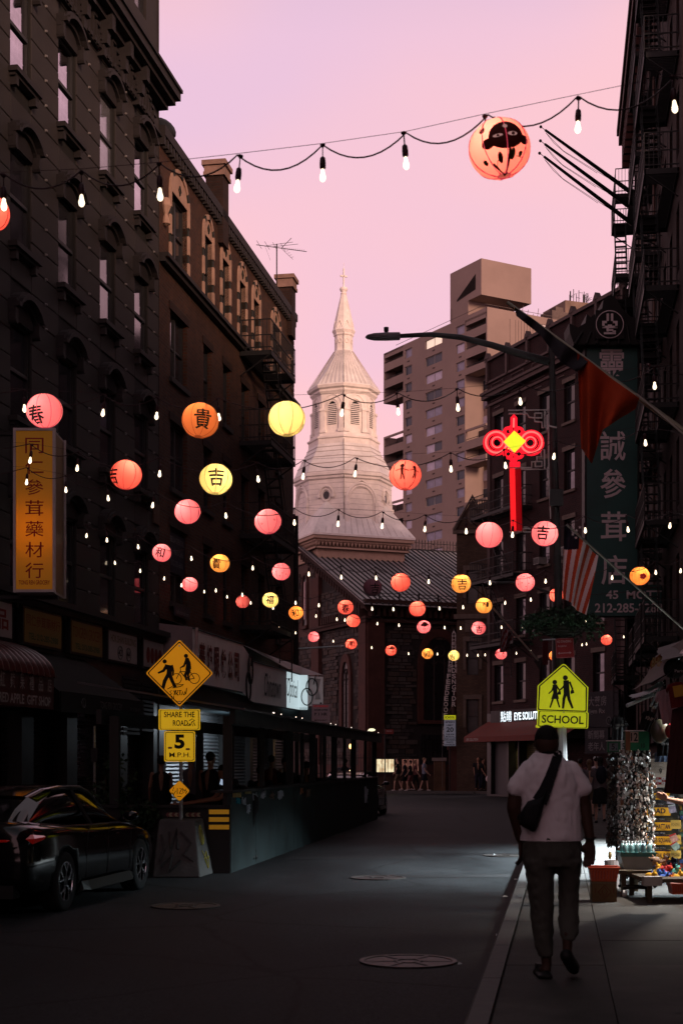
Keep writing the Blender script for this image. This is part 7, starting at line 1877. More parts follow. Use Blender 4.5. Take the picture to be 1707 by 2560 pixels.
# ================================================================= CARS
PAINT=mat('black_car_paint',(.003,.0033,.0035),.10,var=0,coat=.1,spec=.35);CGLASS=mat('car_glass',(.004,.004,.005),.09,var=0,spec=.22)
TYRE=mat('tyre_rubber',(.012,.013,.014),.75,var=.2,vs=12);RIMD=mat('dark_rim',(.02,.02,.022),.3,metal=.7,var=0);RIMB=mat('machined_rim_edge',(.65,.66,.7),.22,metal=.9,var=0)
def make_car(label,loc,rz,paint=PAINT):
 t=thing('parked_car',label,'car',loc,rz)
 st=[(-1.02,.74,.40,.78,.90),(-.98,.84,.32,.86,1.02),(-.80,.90,.25,.89,1.055),(-.4,.925,.21,.915,1.05),(.2,.935,.19,.915,1.02),(.9,.925,.18,.89,.985),(1.6,.92,.18,.875,.965),(2.3,.92,.18,.865,.955),(2.8,.925,.2,.855,.93),(3.2,.905,.23,.80,.86),(3.5,.86,.27,.72,.765),(3.68,.77,.33,.64,.68),(3.76,.62,.40,.56,.585)]
 rings=[]
 for(x,w,zb,zl,zt_)in st:
  half=[(0,zt_),(.5*w,zt_-.004),(.80*w,zt_-.028),(.915*w,zt_-.085),(.965*w,zl-.03),(.975*w,zl-.09),(1.0*w,zb+(zl-zb)*.52),(.985*w,zb+(zl-zb)*.26),(.965*w,zb+.05),(.90*w,zb),(0,zb)]
  ring=[(x,-y,z)for y,z in half]+[(x,y,z)for y,z in reversed(half[1:-1])]
  rings.append(ring)
 m=MB();m.loft(rings);o=m.build('body',paint,t,smooth=True)
 ss_=o.modifiers.new('subsurf','SUBSURF');ss_.levels=2;ss_.render_levels=2
 cm=MB()
 for x in(0,2.80):
  for s_ in(-1,1):cm.tube((x,s_*.62,.335),(x,s_*1.2,.335),.385,n=36)
 cme=cm.mesh('cutter',paint,fix=True);co=bpy.data.objects.new('cutter',cme);COL.objects.link(co);co.parent=t
 bo=o.modifiers.new('arches','BOOLEAN');bo.operation='DIFFERENCE';bo.object=co;bo.solver='EXACT'
 me=evaluated(o);o.modifiers.clear();o.data=me
 for p in me.polygons:p.use_smooth=True
 bpy.data.objects.remove(co)
 # cabin glass
 gst=[(-.74,1.04,.62,.74),(-.45,1.16,.58,.76),(-.05,1.29,.565,.79),(.4,1.375,.57,.815),(.9,1.405,.575,.83),(1.3,1.395,.575,.835),(1.65,1.33,.565,.83),(2.05,1.17,.56,.81),(2.5,.955,.56,.77)]
 rings=[]
 for(x,z,tw,bw_)in gst:
  zb=.90;half=[(0,z),(tw*.7,z-.006),(tw,z-.03),(tw+(bw_-tw)*.45,z-(z-zb)*.42),(bw_,zb)]
  rings.append([(x,-y,zz_)for y,zz_ in half]+[(x,y,zz_)for y,zz_ in reversed(half[1:])])
 m=MB();m.loft(rings,cap=False);o=m.build('cabin_glass',CGLASS,t,smooth=True,fix=True);ss_=o.modifiers.new('subsurf','SUBSURF');ss_.levels=2;ss_.render_levels=2
 # roof skin and pillars, a little proud of the glass
 m=MB();rr=[]
 for(x,z,tw,bw_)in gst[2:7]:rr.append([(x,-(tw+.025),z-.032),(x,-tw*.7,z+.004),(x,0,z+.012),(x,tw*.7,z+.004),(x,tw+.025,z-.032)])
 m.loft(rr,cap=False);m.build('roof',paint,t,smooth=True)
 for s_ in(-1,1):
  m=MB()
  c_in=[Vector((x,s_*(tw-.10),z-.005))for(x,z,tw,bw_)in gst[0:4]];c_out=[Vector((x,s_*(tw+.012+(bw_-tw)*.35*k_),z-.035-.06*k_))for(x,z,tw,bw_),k_ in zip(gst[0:4],(1.6,1.1,.5,.1))]
  for i in range(3):m.add([c_in[i],c_in[i+1],c_out[i+1],c_out[i]],[(0,1,2,3)])
  m.build('rear_pillar',paint,t,smooth=True)
  m=MB();m.path([(x,s_*(tw+.012),z-.03)for(x,z,tw,bw_)in gst[3:]],.03,6);m.build('roof_rail',BLK,t,smooth=True)
  m=MB();m.path([(1.05,s_*.845,.92),(1.0,s_*.72,1.14),(.96,s_*.60,1.36)],.028,5);m.build('door_pillar',BLK,t)
  m=MB();m.path([(-.5,s_*.80,1.0),(.0,s_*.862,.955),(1.0,s_*.868,.935),(2.1,s_*.85,.925)],.010,5);m.build('window_trim',mat('dull_chrome',(.15,.15,.15),.3,metal=.8,var=0),t)
  m=MB();m.ell((2.08,s_*1.0,1.0),.10,.10,.065,12,8);m.tube((2.08,s_*.84,.95),(2.08,s_*.95,.98),.025,n=6);m.build('mirror',paint,t,smooth=True)
  m=MB();m.loft([[(.48,s_*.92,.30),(.48,s_*.95,.20),(.48,s_*.86,.16)],[(.62,s_*.945,.30),(.62,s_*.99,.19),(.62,s_*.86,.15)],[(2.2,s_*.935,.30),(2.2,s_*.985,.19),(2.2,s_*.86,.15)],[(2.36,s_*.93,.27),(2.36,s_*.94,.21),(2.36,s_*.86,.17)]]);m.build('side_skirt',mat('satin_skirt',(.006,.008,.0085),.45,var=0),t)
  for x in(0.62+.02,1.42,2.30):
   m=MB();m.path([(x+(.05 if x<1 else 0),s_*.934,.93),(x,s_*.927,.62),(x+.02,s_*.912,.32)],.004,4);m.build('door_gap',BLK,t)
  for x in(.82,1.62):m=MB();m.path([(x,s_*.918,.80),(x+.06,s_*.935,.802),(x+.16,s_*.935,.80),(x+.2,s_*.918,.80)],.010,5);m.build('door_handle',paint,t)
  m=MB();m.loft([[(-.99,s_*.30,.80),(-.99,s_*.30,.86),(-1.03,s_*.30,.83)],[(-.97,s_*.62,.78),(-.96,s_*.62,.88),(-1.02,s_*.62,.84)],[(-.86,s_*.86,.80),(-.84,s_*.85,.90),(-.90,s_*.89,.86)],[(-.66,s_*.905,.84),(-.64,s_*.895,.88),(-.66,s_*.925,.87)]])
  m.build('tail_light',mat('tail_light_red',(.30,.006,.004),.1,var=0,coat=1,emit=(1,.02,.01),es=.05),t,smooth=False)
  m=MB();m.loft([[(3.45,s_*.80,.62),(3.45,s_*.78,.70),(3.5,s_*.84,.66)],[(3.66,s_*.55,.58),(3.66,s_*.54,.64),(3.72,s_*.58,.61)]]);m.build('headlight',CGLASS,t)
 m=MB();m.box(-1.055,-1.0,-.26,.26,.55,.68);m.build('number_plate',mat('pale_plate',(.3,.28,.2),.5),t)
 m=MB();m.box(-1.03,-.85,-.7,.7,.22,.36);m.build('diffuser',BLK,t)
 for x in(0,2.80):
  for s_ in(-1,1):
   wh=MB();T=TR((x,s_*.80,.335),(R(90),0,0))
   pr=[(.225,-.11),(.30,-.118),(.328,-.105),(.336,-.08),(.336,.08),(.328,.105),(.30,.118),(.225,.11)]
   wh.lathe(pr,40,T,cap=False);ty=wh.build('tyre',TYRE,t,smooth=True)
   r_=MB();yy=s_*.80+s_*.095
   r_.path([(x+.222*math.cos(a),yy,.335+.222*math.sin(a))for a in[2*math.pi*i/32 for i in range(32)]],.012,6,closed=True)
   b2=MB();b2.path([(x+.216*math.cos(a),yy+s_*.010,.335+.216*math.sin(a))for a in[2*math.pi*i/32 for i in range(32)]],.006,4,closed=True)
   for k in range(5):
    a=2*math.pi*k/5+.31
    for da in(-.19,.19):
     p0=(x+.055*math.cos(a+da*.6),yy-s_*.0,.335+.055*math.sin(a+da*.6));p1=(x+.12*math.cos(a+da*.55),yy+s_*.008,.335+.12*math.sin(a+da*.55));p2=(x+.218*math.cos(a+da*1.6),yy+s_*.004,.335+.218*math.sin(a+da*1.6))
     r_.path([p0,p1,p2],.014,5);b2.path([(q[0],q[1]+s_*.013,q[2])for q in(p0,p1,p2)],.0062,4)
   r_.tube((x,yy-s_*.03,.335),(x,yy+s_*.012,.335),.06,n=16);r_.tube((x,yy-s_*.12,.335),(x,yy-s_*.05,.335),.21,n=24)
   r_.build('rim',RIMD,t,smooth=False);b2.build('rim_edge',RIMB,t)
 return t
rz=math.atan2(.985,.17)
car=make_car('glossy black sedan parked beside the shrubs, cut by the left picture edge',(-4.0,16.86,ROADZ),rz)
c2=copy_tree(car);c2.location=(.18,45.6,ROADZ);c2['label']='dark parked car seen through and just beyond the far end of the dining shed';c2.rotation_euler=(0,0,math.atan2(.99,.13))
# ================================================================= PEOPLE
SKIN1=mat('dark_brown_skin',(.045,.020,.013),.6,var=.1);SKIN2=mat('tan_skin',(.28,.15,.10),.6,var=.1);SKIN3=mat('light_skin',(.42,.25,.19),.6,var=.1)
def organic(name,mt,parent,mb,voxel=.02,smooth=6,dec=None):
 me=mb.mesh(name,mt,True,fix=True);o=bpy.data.objects.new(name,me)
 r=o.modifiers.new('remesh','REMESH');r.mode='VOXEL';r.voxel_size=voxel;r.use_smooth_shade=True
 if smooth:s=o.modifiers.new('smooth','SMOOTH');s.iterations=smooth;s.factor=.5
 m2=evaluated(o);o.modifiers.clear();o.data=m2;put(o,parent)
 for p in m2.polygons:p.use_smooth=True
 return o
def caps(mb,p0,p1,r0,r1,sx=1.0,n=12):
 """tapered limb with rounded ends"""
 p0=Vector(p0);p1=Vector(p1);d=(p1-p0).normalized();a=d.orthogonal().normalized();b=d.cross(a)
 pts=[p0-d*r0*.8,p0-d*r0*.45,p0,p1,p1+d*r1*.45,p1+d*r1*.8];rr=[r0*.45,r0*.85,r0,r1,r1*.85,r1*.45]
 mb.loft([[p+a*(r*math.cos(2*math.pi*i/n))+b*(r*math.sin(2*math.pi*i/n))for i in range(n)]for p,r in zip(pts,rr)])
def torso(mb,rows,n=20):
 """rows of (centre, half width, half depth) lofted upwards; width along world x unless T given"""
 mb.loft([[Vector(c)+Vector((w*math.cos(2*math.pi*i/n),d*math.sin(2*math.pi*i/n),0))for i in range(n)]for c,w,d in rows])
def hand(mb,wrist,d,side,s=1.0,curl=.5,palm_n=None):
 """palm and five fingers; d = pointing direction, side = direction of the thumb"""
 wrist=Vector(wrist);d=Vector(d).normalized();side=Vector(side);side=(side-d*side.dot(d)).normalized();n=d.cross(side)
 T=Matrix((side,n,d)).transposed().to_4x4();T.translation=wrist
 def e(c,rx,ry,rz):mb.ell(c,rx*s,ry*s,rz*s,10,8,T)
 mb.loft([[T@Vector((w_*s*math.cos(a),t_*s*math.sin(a),z_*s))for a in[2*math.pi*i/10 for i in range(10)]]for w_,t_,z_ in((.026,.020,-.03),(.030,.018,.01),(.042,.016,.05),(.042,.014,.085),(.034,.010,.10))])
 cn=math.sin(curl)*.5
 for k,(x,L_)in enumerate(((.031,.068),(.011,.078),(-.010,.072),(-.030,.056))):
  p0=Vector((x*s,0,.085*s));p1=p0+Vector((x*.08,-.012*cn,L_*.5))*s;p2=p1+Vector((0,-.03*cn-.004,L_*.32))*s;p3=p2+Vector((0,-.035*cn,L_*.2))*s
  mb.path([T@p for p in(p0,p1,p2,p3)],[.0098*s,.0092*s,.0085*s,.006*s],8)
 q=[Vector((.030,-.004,.015)),Vector((.052,-.012,.045)),Vector((.060,-.018,.075)),Vector((.058,-.022,.095))]
 mb.path([T@(p*s)for p in q],[.014*s,.0115*s,.010*s,.007*s],8)
def head_mb(mb,c,face,s=1.0,look=0.0):
 """face = horizontal unit direction the face points to"""
 f=Vector((face[0],face[1],0)).normalized();l=Vector((-f.y,f.x,0));T=Matrix((f,l,Vector((0,0,1)))).transposed().to_4x4();T.translation=Vector(c)
 mb.ell((0,0,.02*s),.098*s,.078*s,.105*s,18,14,T);mb.ell((.030*s,0,-.055*s),.062*s,.056*s,.062*s,14,10,T)
 mb.loft([[T@Vector((x*s,y*s,z*s))for x,y,z in r]for r in(((.085,.010,.035),(.085,-.010,.035),(.078,-.010,.02),(.078,.010,.02)),((.112,.015,-.012),(.112,-.015,-.012),(.08,-.018,-.022),(.08,.018,-.022)))])
 mb.ell((.082*s,0,-.052*s),.014*s,.024*s,.010*s,10,6,T)
 for s_ in(-1,1):mb.ell((-.005*s,s_*.080*s,-.005*s),.022*s,.012*s,.034*s,8,6,T);mb.ell((.076*s,s_*.032*s,.018*s),.012*s,.014*s,.010*s,8,6,T)
 return T
def person(label,x,Y,z=0,face=90,h=1.70,skin=SKIN2,top=None,bottom=None,sleeves='short',legs='long',hair=None,hair_len=0,stride=.12,arms=((.10,-.05),(.10,.08)),cat='person',group=None,sex='m',shoes=None,voxel=.026,lean=0.0,seated=False,cap_=None,bag=None,extra=None):
 """built facing +x in its own frame, turned by face degrees"""
 t=thing('person',label,cat,(x,Y,z),R(face),group);k=h/1.75
 H=lambda*p:Vector(p)*k
 sw=.20 if sex=='m' else .175;hw=.155 if sex=='m' else .165
 L=Vector((lean*.5,0,0))
 hip=H(0,0,.93);chest=H(lean*.35,0,1.28-abs(lean)*.08);neck=H(lean*.55,0,1.47-abs(lean)*.18);hc=H(lean*.75+.01,0,1.635-abs(lean)*.28)
 feet=[]
 for s_ in(-1,1):
  ph=stride*s_
  kn=H(.03+ph*.55,s_*.09,.50);an=H(ph*1.0-.02,s_*.085,.085+(.05 if ph<-.05 else 0));feet.append((kn,an,s_))
 if seated:feet=[(H(.42,s_*.10,.93),H(.44,s_*.10,.5),s_)for s_ in(-1,1)]
 arm=[]
 for(fw,out_),s_ in zip(arms,(-1,1)):
  sh=neck+H(-.01,s_*(sw),-.06);el=sh+H(fw*.6,s_*(.03+out_*.3),-.28);wr=el+H(fw*1.4+.04,s_*(out_*.2),-.24 if fw<.3 else-.24+fw*.35);arm.append((sh,el,wr,s_))
 b=MB();n_=neck
 head_mb(b,hc,(1,0),k);caps(b,hc+H(-.015,0,-.06),neck+H(0,0,-.05),.052*k,.058*k)
 for(sh,el,wr,s_)in arm:caps(b,sh,el,.046*k,.038*k);caps(b,el,wr,.037*k,.026*k);hand(b,wr,(wr-el)+H(0,0,-.05),Vector((1,0,0)),k)
 torso(b,[(hip+H(0,0,-.08),.12*k,.09*k),(hip+H(0,0,.1),.12*k,.085*k),(chest,.14*k,.09*k),(neck+H(0,0,-.1),.13*k,.08*k),(neck+H(0,0,-.02),.06*k,.055*k)])
 for(kn,an,s_)in feet:
  hp=hip+H(0,s_*.085,-.06);caps(b,hp,kn,.078*k,.052*k);caps(b,kn,an,.052*k,.034*k)
  caps(b,an+H(-.02,0,-.05),an+H(.13,0,-.06),.035*k,.030*k)
 # torso() lays width along x, so turn the frame: width must be along y
 organic('body',skin,t,b,voxel,3)
 def ty(mb_,rows):mb_.loft([[Vector(c)+Vector((d*math.cos(2*math.pi*i/18),w*math.sin(2*math.pi*i/18),0))for i in range(18)]for c,w,d in rows])
 if top:
  m=MB();ty(m,[(hip+H(0,0,-.05),(hw+.02)*k,.125*k),(hip+H(0,0,.10),(hw+.005)*k,.12*k),(chest,(sw-.01)*k,.125*k),(neck+H(0,0,-.10),(sw+.02)*k,.105*k),(neck+H(0,0,-.045),.11*k,.075*k),(neck+H(.01,0,-.015),.068*k,.062*k)])
  for(sh,el,wr,s_)in arm:
   if sleeves=='short':caps(m,sh,sh.lerp(el,.55),.066*k,.062*k)
   elif sleeves=='long':caps(m,sh,el,.064*k,.052*k);caps(m,el,wr,.052*k,.042*k)
  organic('top',top,t,m,voxel,3)
 if bottom:
  m=MB()
  if legs=='skirt':ty(m,[(hip+H(0,0,-.42),(hw+.06)*k,.17*k),(hip+H(0,0,-.1),(hw+.02)*k,.14*k),(hip+H(0,0,.12),(hw-.02)*k,.11*k)])
  else:
   ty(m,[(hip+H(0,0,-.14),(hw)*k,.125*k),(hip+H(0,0,0),(hw+.01)*k,.125*k),(hip+H(0,0,.10),(hw-.01)*k,.11*k)])
   for(kn,an,s_)in feet:
    hp=hip+H(0,s_*.085,-.08)
    if legs=='short':caps(m,hp,hp.lerp(kn,.75),.092*k,.082*k)
    else:caps(m,hp,kn,.092*k,.066*k);caps(m,kn,an+H(0,0,.03),.064*k,.050*k)
  organic('trousers' if legs=='long' else('skirt' if legs=='skirt' else 'shorts'),bottom,t,m,voxel,3)
 if hair:
  m=MB();m.ell(tuple(hc+H(-.018,0,.035)),.102*k,.086*k,.098*k,16,12)
  if hair_len:m.loft([[hc+H(-.05+.045*math.cos(a)-lean*z_*0,.075*math.sin(a)*(1-z_*.3),.02-z_*hair_len)for a in[2*math.pi*i/12 for i in range(12)]]for z_ in(0,.4,.8,1)])
  organic('hair',hair,t,m,voxel*.8,2)
 if cap_:
  m=MB();m.ell(tuple(hc+H(-.005,0,.055)),.105*k,.09*k,.075*k,16,10);m.loft([[hc+H(.06,-.07,.06),hc+H(.06,.07,.06),hc+H(.06,.07,.05),hc+H(.06,-.07,.05)],[hc+H(.17,-.05,.045),hc+H(.17,.05,.045),hc+H(.17,.05,.035),hc+H(.17,-.05,.035)]]);m.build('cap',cap_,t,smooth=True)
 m=MB()
 for(kn,an,s_)in feet:caps(m,an+H(-.035,0,-.05),an+H(.14,0,-.055),.046*k,.038*k);
 organic('shoes',shoes or BLK,t,m,voxel,2)
 if bag=='backpack':
  m=MB();m.ell(tuple(chest+H(-.17,0,.0)),.09*k,.15*k,.24*k,14,10);m.build('backpack',mat('navy_backpack',(.008,.009,.018),.8),t,smooth=True)
  m=MB()
  for s_ in(-1,1):m.path([neck+H(-.12,s_*.10,-.08),neck+H(0,s_*.12,-.03),neck+H(.12,s_*.12,-.14),chest+H(.10,s_*.15,-.08)],.018*k,6)
  m.build('strap',MATS['navy_backpack'],t)
 return t,arm,hc

# the man walking away in the foreground, laid out from the photograph at his distance
YM=10.66
man=thing('person','man in white T-shirt and grey trousers walking away with a black crossbody bag','person')
def P(px,py,dy=0):return at(px,py,YM+dy)
mp_=YM/F_PX # metres per photo pixel there
b=MB()
hc=P(1365,1852)
head_mb(b,tuple(hc+Vector((0,.01,-.01))),(.12,1),1.0)
b.ell(tuple(hc+Vector((0,-.03,-.02))),.088,.085,.10,14,10)
caps(b,hc+Vector((0,-.02,-.05)),P(1366,1896),.066,.078)
torso(b,[(P(1378,2110),.15,.11),(P(1378,2050),.155,.11),(P(1375,1960),.17,.12),(P(1370,1912),.15,.10),(P(1367,1893),.07,.07)])
# left arm (viewer's left)
caps(b,P(1293,1955,.0),P(1283,2020,.0),.056,.052);caps(b,P(1283,2020),P(1299,2095,.05),.052,.036)
hand(b,P(1301,2104,.06),Vector((.03,.02,-1)),Vector((.4,1,0)),1.12,1.1)
# right arm
caps(b,P(1450,1955),P(1459,2010,.02),.056,.052);caps(b,P(1459,2010,.02),P(1474,2096,-.03),.052,.035)
hand(b,P(1475,2105,-.03),Vector((-.07,.03,-1)),Vector((-1,.3,0)),1.15,.9)
# legs below trousers and feet
caps(b,P(1363,2375),P(1366,2412,.0),.042,.038);caps(b,P(1364,2425,-.02),P(1352,2428,.16),.040,.034)
caps(b,P(1418,2335,-.12),P(1417,2374,-.14),.040,.036);caps(b,P(1417,2385,-.16),P(1428,2408,.02),.040,.036)
organic('body',SKIN1,man,b,.013,3)
CLW=mat('white_cotton_shirt',(.74,.68,.70),.9,var=.06,vs=4);GTR=mat('dark_grey_trousers',(.062,.062,.052),.9,var=.15,vs=6)
def folds(o,amp,seed):
 import mathutils.noise as mn
 for v_ in o.data.vertices:
  p=v_.co;n_=mn.noise(Vector((p.x*7+seed,p.y*7,p.z*6+p.x*5)))*.6+abs(mn.noise(Vector((p.x*15+seed-p.z*7,p.y*15,p.z*9+p.x*12))))*1.2+mn.noise(Vector((p.x*36,p.y*36,p.z*22)))*.22
  d=p-Vector((1.48,YM,p.z));d.z=0
  if d.length>1e-4:v_.co=p+d.normalized()*amp*n_
m=MB()
torso(m,[(P(1378,2101),.222,.155),(P(1378,2085),.218,.150),(P(1376,2030),.212,.142),(P(1374,1970),.208,.142),(P(1371,1935),.210,.136),(P(1369,1912),.178,.115),(P(1367,1895),.120,.090),(P(1366,1880),.082,.078)],28)
caps(m,P(1324,1920),P(1289,1972,-.01),.066,.072,n=16);caps(m,P(1426,1922),P(1454,1972,.0),.066,.074,n=16)
sh=organic('shirt',CLW,man,m,.013,5);folds(sh,.012,3)
m=MB()
for c,w,y0 in((P(1377,2099.5),.219,0),):m.path([c+Vector((w*math.cos(a),.152*math.sin(a),0))for a in[2*math.pi*i/40 for i in range(40)]],.006,5,closed=True)
m.path([P(1366,1881)+Vector((.080*math.cos(a),.076*math.sin(a),.004))for a in[2*math.pi*i/24 for i in range(24)]],.008,5,closed=True);m.build('hem',CLW,man,smooth=True)
m=MB()
torso(m,[(P(1380,2165),.200,.145),(P(1379,2140),.212,.158),(P(1378,2100),.208,.145),(P(1378,2080),.20,.135)],26)
def leg(mb_,pts):
 n=18;mb_.loft([[c+Vector((rx*math.cos(2*math.pi*i/n),ry*math.sin(2*math.pi*i/n),0))for i in range(n)]for c,rx,ry in pts])
leg(m,[(P(1345,2150),.110,.145),(P(1350,2190),.097,.120),(P(1352,2240),.088,.100),(P(1354,2290,.01),.077,.088),(P(1356,2330,.01),.073,.080),(P(1359,2365),.062,.066),(P(1363,2392,.0),.050,.058)])
leg(m,[(P(1418,2150),.105,.145),(P(1420,2190,.02),.078,.112),(P(1420,2232,.05),.076,.096),(P(1420,2265,.03),.072,.086),(P(1419,2300,-.03),.074,.078),(P(1419,2330,-.09),.060,.064),(P(1418,2352,-.12),.046,.052)])
tr_=organic('trousers',GTR,man,m,.013,4);folds(tr_,.016,9)
m=MB();m.ell(tuple(hc+Vector((.0,-.010,.014))),.088,.102,.104,20,14);m.ell(tuple(hc+Vector((0,-.045,-.045))),.070,.060,.075,16,10);organic('hair',mat('black_hair',(.006,.005,.005),.8,var=.2),man,m,.013,2)
SHOE=mat('black_slides',(.008,.008,.008),.6)
m=MB();caps(m,P(1364,2440,-.05),P(1350,2440,.20),.046,.05);m.box(P(1340,0).x-.0,P(1376,0).x+.005,YM-.10,YM+.22,.004,.03);m.box(P(1344,0).x,P(1376,0).x,YM+.08,YM+.18,.02,.085)
organic('shoe',SHOE,man,m,.012,2)
m=MB();caps(m,P(1414,2388,-.20),P(1432,2418,.05),.047,.050);caps(m,P(1420,2400,-.16),P(1434,2424,.02),.046,.04);organic('shoe',SHOE,man,m,.012,2)
BAGM=mat('black_nylon_bag',(.007,.007,.009),.75,var=.2,vs=8)
m=MB();bk=-.165
bp=[(1371,1962),(1358,1990),(1318,2003),(1298,2035),(1298,2062),(1330,2080),(1338,2078),(1352,2040)]
n=len(bp);cxb=sum(p[0]for p in bp)/n;czb=sum(p[1]for p in bp)/n
def rb(s,dy):return[P(cxb+(p[0]-cxb)*s,czb+(p[1]-czb)*s,dy)for p in bp]
m.loft([rb(.6,-.245),rb(.88,-.225),rb(1,-.18),rb(1,-.13),rb(.8,-.10)]);organic('bag',BAGM,man,m,.012,4)
m=MB()
sp=[P(1397,1882,-.03),P(1392,1893,-.11),P(1383,1920,-.155),P(1374,1945,-.168),P(1360,1980,-.185),P(1348,2004,-.20)]
ws=[.032,.034,.035,.037,.045,.055]
for i in range(len(sp)-1):
 d=(sp[i+1]-sp[i]).normalized();sd=d.cross(Vector((0,-1,0))).normalized()
 for dy in(0,.008):m.add([sp[i]+sd*ws[i]+Vector((0,dy,0)),sp[i]-sd*ws[i]+Vector((0,dy,0)),sp[i+1]-sd*ws[i+1]+Vector((0,dy,0)),sp[i+1]+sd*ws[i+1]+Vector((0,dy,0))],[(0,1,2,3)])
m.path([P(1397,1882,-.03),P(1396,1884,.05),P(1380,1910,.17),P(1340,1960,.18),P(1305,2020,.12),P(1298,2045,-.05)],.02,6)
m.build('strap',BAGM,man,fix=False)
m=MB()
c=P(1474,2094,-.03);m.path([c+Vector((.042*math.cos(a),.042*math.sin(a),.004*math.sin(a)))for a in[2*math.pi*i/18 for i in range(18)]],.006,5,closed=True);m.build('bracelet',BLK,man)
m=MB();m.path([P(1458,2120,-.02),P(1450,2124,-.05),P(1456,2130,-.05),P(1464,2128,-.03)],.004,4);m.build('cord',BLK,man)

BLACKC=mat('black_cotton',(.008,.008,.009),.9,var=.1);HAIRB=mat('dark_hair',(.008,.006,.005),.7,var=.2);HAIRY=mat('fair_hair',(.12,.075,.045),.7,var=.2)
GREYC=mat('grey_cotton',(.10,.085,.095),.9,var=.1);WHITEC=mat('white_tee',(.60,.52,.55),.9,var=.05);BLUEC=mat('light_blue_shirt',(.16,.18,.24),.9,var=.1);NAVC=mat('navy_cotton',(.010,.011,.02),.9,var=.1)
PINKC=mat('dull_pink_cotton',(.13,.05,.05),.9,var=.1);REDC=mat('dull_red_cotton',(.10,.008,.010),.9,var=.1);KHA=mat('khaki_cotton',(.10,.075,.05),.9,var=.1)
def X(px,Y):return xat(px,Y)
# beyond the walking man on the right sidewalk
person('woman with navy backpack and black dress walking away beside the key ring rack',X(1499,37.5),37.5,0,92,1.68,SKIN3,GREYC,BLACKC,'short','skirt',HAIRB,.28,.10,sex='f',bag='backpack',voxel=.024)
person('long-haired person in grey top just left of the backpack woman',X(1472,41),41,0,95,1.62,SKIN3,GREYC,KHA,'short','short',HAIRY,.34,.1,sex='f')
person('person in pale shirt and white cap far down the right sidewalk',X(1489,46),46,0,90,1.72,SKIN3,WHITEC,NAVC,'short','long',HAIRB,0,.1,cap_=mat('white_cap',(.6,.6,.6),.8))
person('dark-haired person behind the arm of the walking man',X(1449,50),50,0,90,1.65,SKIN2,PINKC,BLACKC,'short','long',HAIRB,0,.1)
person('dark figure at the glazed brick wall beside the lamp post',X(1325,63),63,0,80,1.75,SKIN2,BLACKC,BLACKC,'short','long',HAIRB,0,.05)
# by the church
wm,arm_,_=person('man in white T-shirt with a dark band carrying a white bag',X(1236,77.2),77.2,0,-92,1.78,SKIN2,WHITEC,BLACKC,'short','long',HAIRB,0,.12,arms=((.05,.25),(.05,.05)),shoes=mat('pale_shoes',(.5,.42,.38),.7))
m=MB();m.lathe([(.192,1.27),(.194,1.27),(.194,1.36),(.192,1.36)],18,TR((0.0,0,0),sc=(.72,1.08,1)),cap=False);m.build('chest_band',BLACKC,wm)
t=thing('carrier_bag','white plastic carrier bag in the hand of the white-shirted man','bag',(X(1221,77.1),77.1,.52));m=MB();m.lathe([(.05,-.02),(.14,.05),(.16,.18),(.10,.3),(.03,.40)],12,TR(sc=(1,.6,1)));m.build('pouch',mat('white_plastic_bag',(.55,.45,.45),.6),t,smooth=True)
m=MB();m.path([(-.04,0,.36),(0,0,.46),(.04,0,.36)],.01,5);m.build('handle',MATS['white_plastic_bag'],t)
for i,(px,h,tp,bt,lg,sx_,lab,hr)in enumerate(((994,1.76,BLACKC,KHA,'short','m','leftmost of the walkers by the church, in black top and pale shorts',HAIRB),(1012,1.68,NAVC,BLACKC,'short','f','walker in patterned dark top second from the left by the church',HAIRB),
     (1025,1.64,BLACKC,PINKC,'short','f','walker in dull pink shorts in the middle of the church group',HAIRB),(1038,1.66,PINKC,BLACKC,'long','f','walker half hidden before the dim display case',HAIRY),(1060,1.78,BLUEC,NAVC,'short','m','walker in light blue shirt and navy shorts right of the church group',HAIRY))):
 person(lab,X(px,79.2),79.2+.15*(i%2),0,170 if i<3 else-10,h,SKIN3,tp,bt,'short',lg,hr,.12 if sx_=='f' else 0,.2,sex=sx_,group='walkers in front of the church',voxel=.032,shoes=mat('pale_trainers',(.30,.27,.26),.7))
for i,(px,lab)in enumerate(((1194,'tall dark figure standing at the right gate pier'),(1206,'dark figure just left of the white-shirted man'))):
 person(lab,X(px,78.9),78.9,0,-90+i*60,1.82-.08*i,SKIN2,BLACKC,NAVC,'short','long',HAIRB,0,.06,voxel=.034,group='dark figures by the railing')
# left side, seen through and in front of the shed
person('woman seen from behind in a strappy black dress left of the speed sign',X(404,27.5),27.5,0,95,1.66,SKIN2,BLACKC,BLACKC,'none','skirt',HAIRB,0,.05,sex='f')
o,_,_=person('person in pale vest top and black shorts behind the sign post',X(478,29.5),29.5,0,85,1.72,SKIN2,GREYC,BLACKC,'none','short',HAIRB,.1,.06,sex='f')
person('bare-armed person between the shed posts beside the shutters',X(527,26),26,0,60,1.72,SKIN2,BLACKC,BLACKC,'none','long',HAIRB,0,.06)
mn_,ar_,_=person('man in cap leaning on the shed ledge looking at his phone',X(628,24.3),24.3,-.05,200,1.72,SKIN2,BLACKC,BLACKC,'short','long',HAIRB,0,.05,lean=.62,arms=((.42,0),(.46,0)),cap_=mat('dark_cap',(.010,.010,.010),.8),voxel=.022)
t=thing('phone','phone glowing faintly in the hand of the leaning man','phone',tuple(at(556,1955,23.6)),(R(50),R(20),0));m=MB();m.box(-.037,.037,-.004,.004,-.075,.075);m.build('body',BLK,t);m=MB();m.box(-.033,.033,-.006,-.004,-.07,.07);m.build('screen',glow('phone_screen',(.6,.75,1),.5),t)
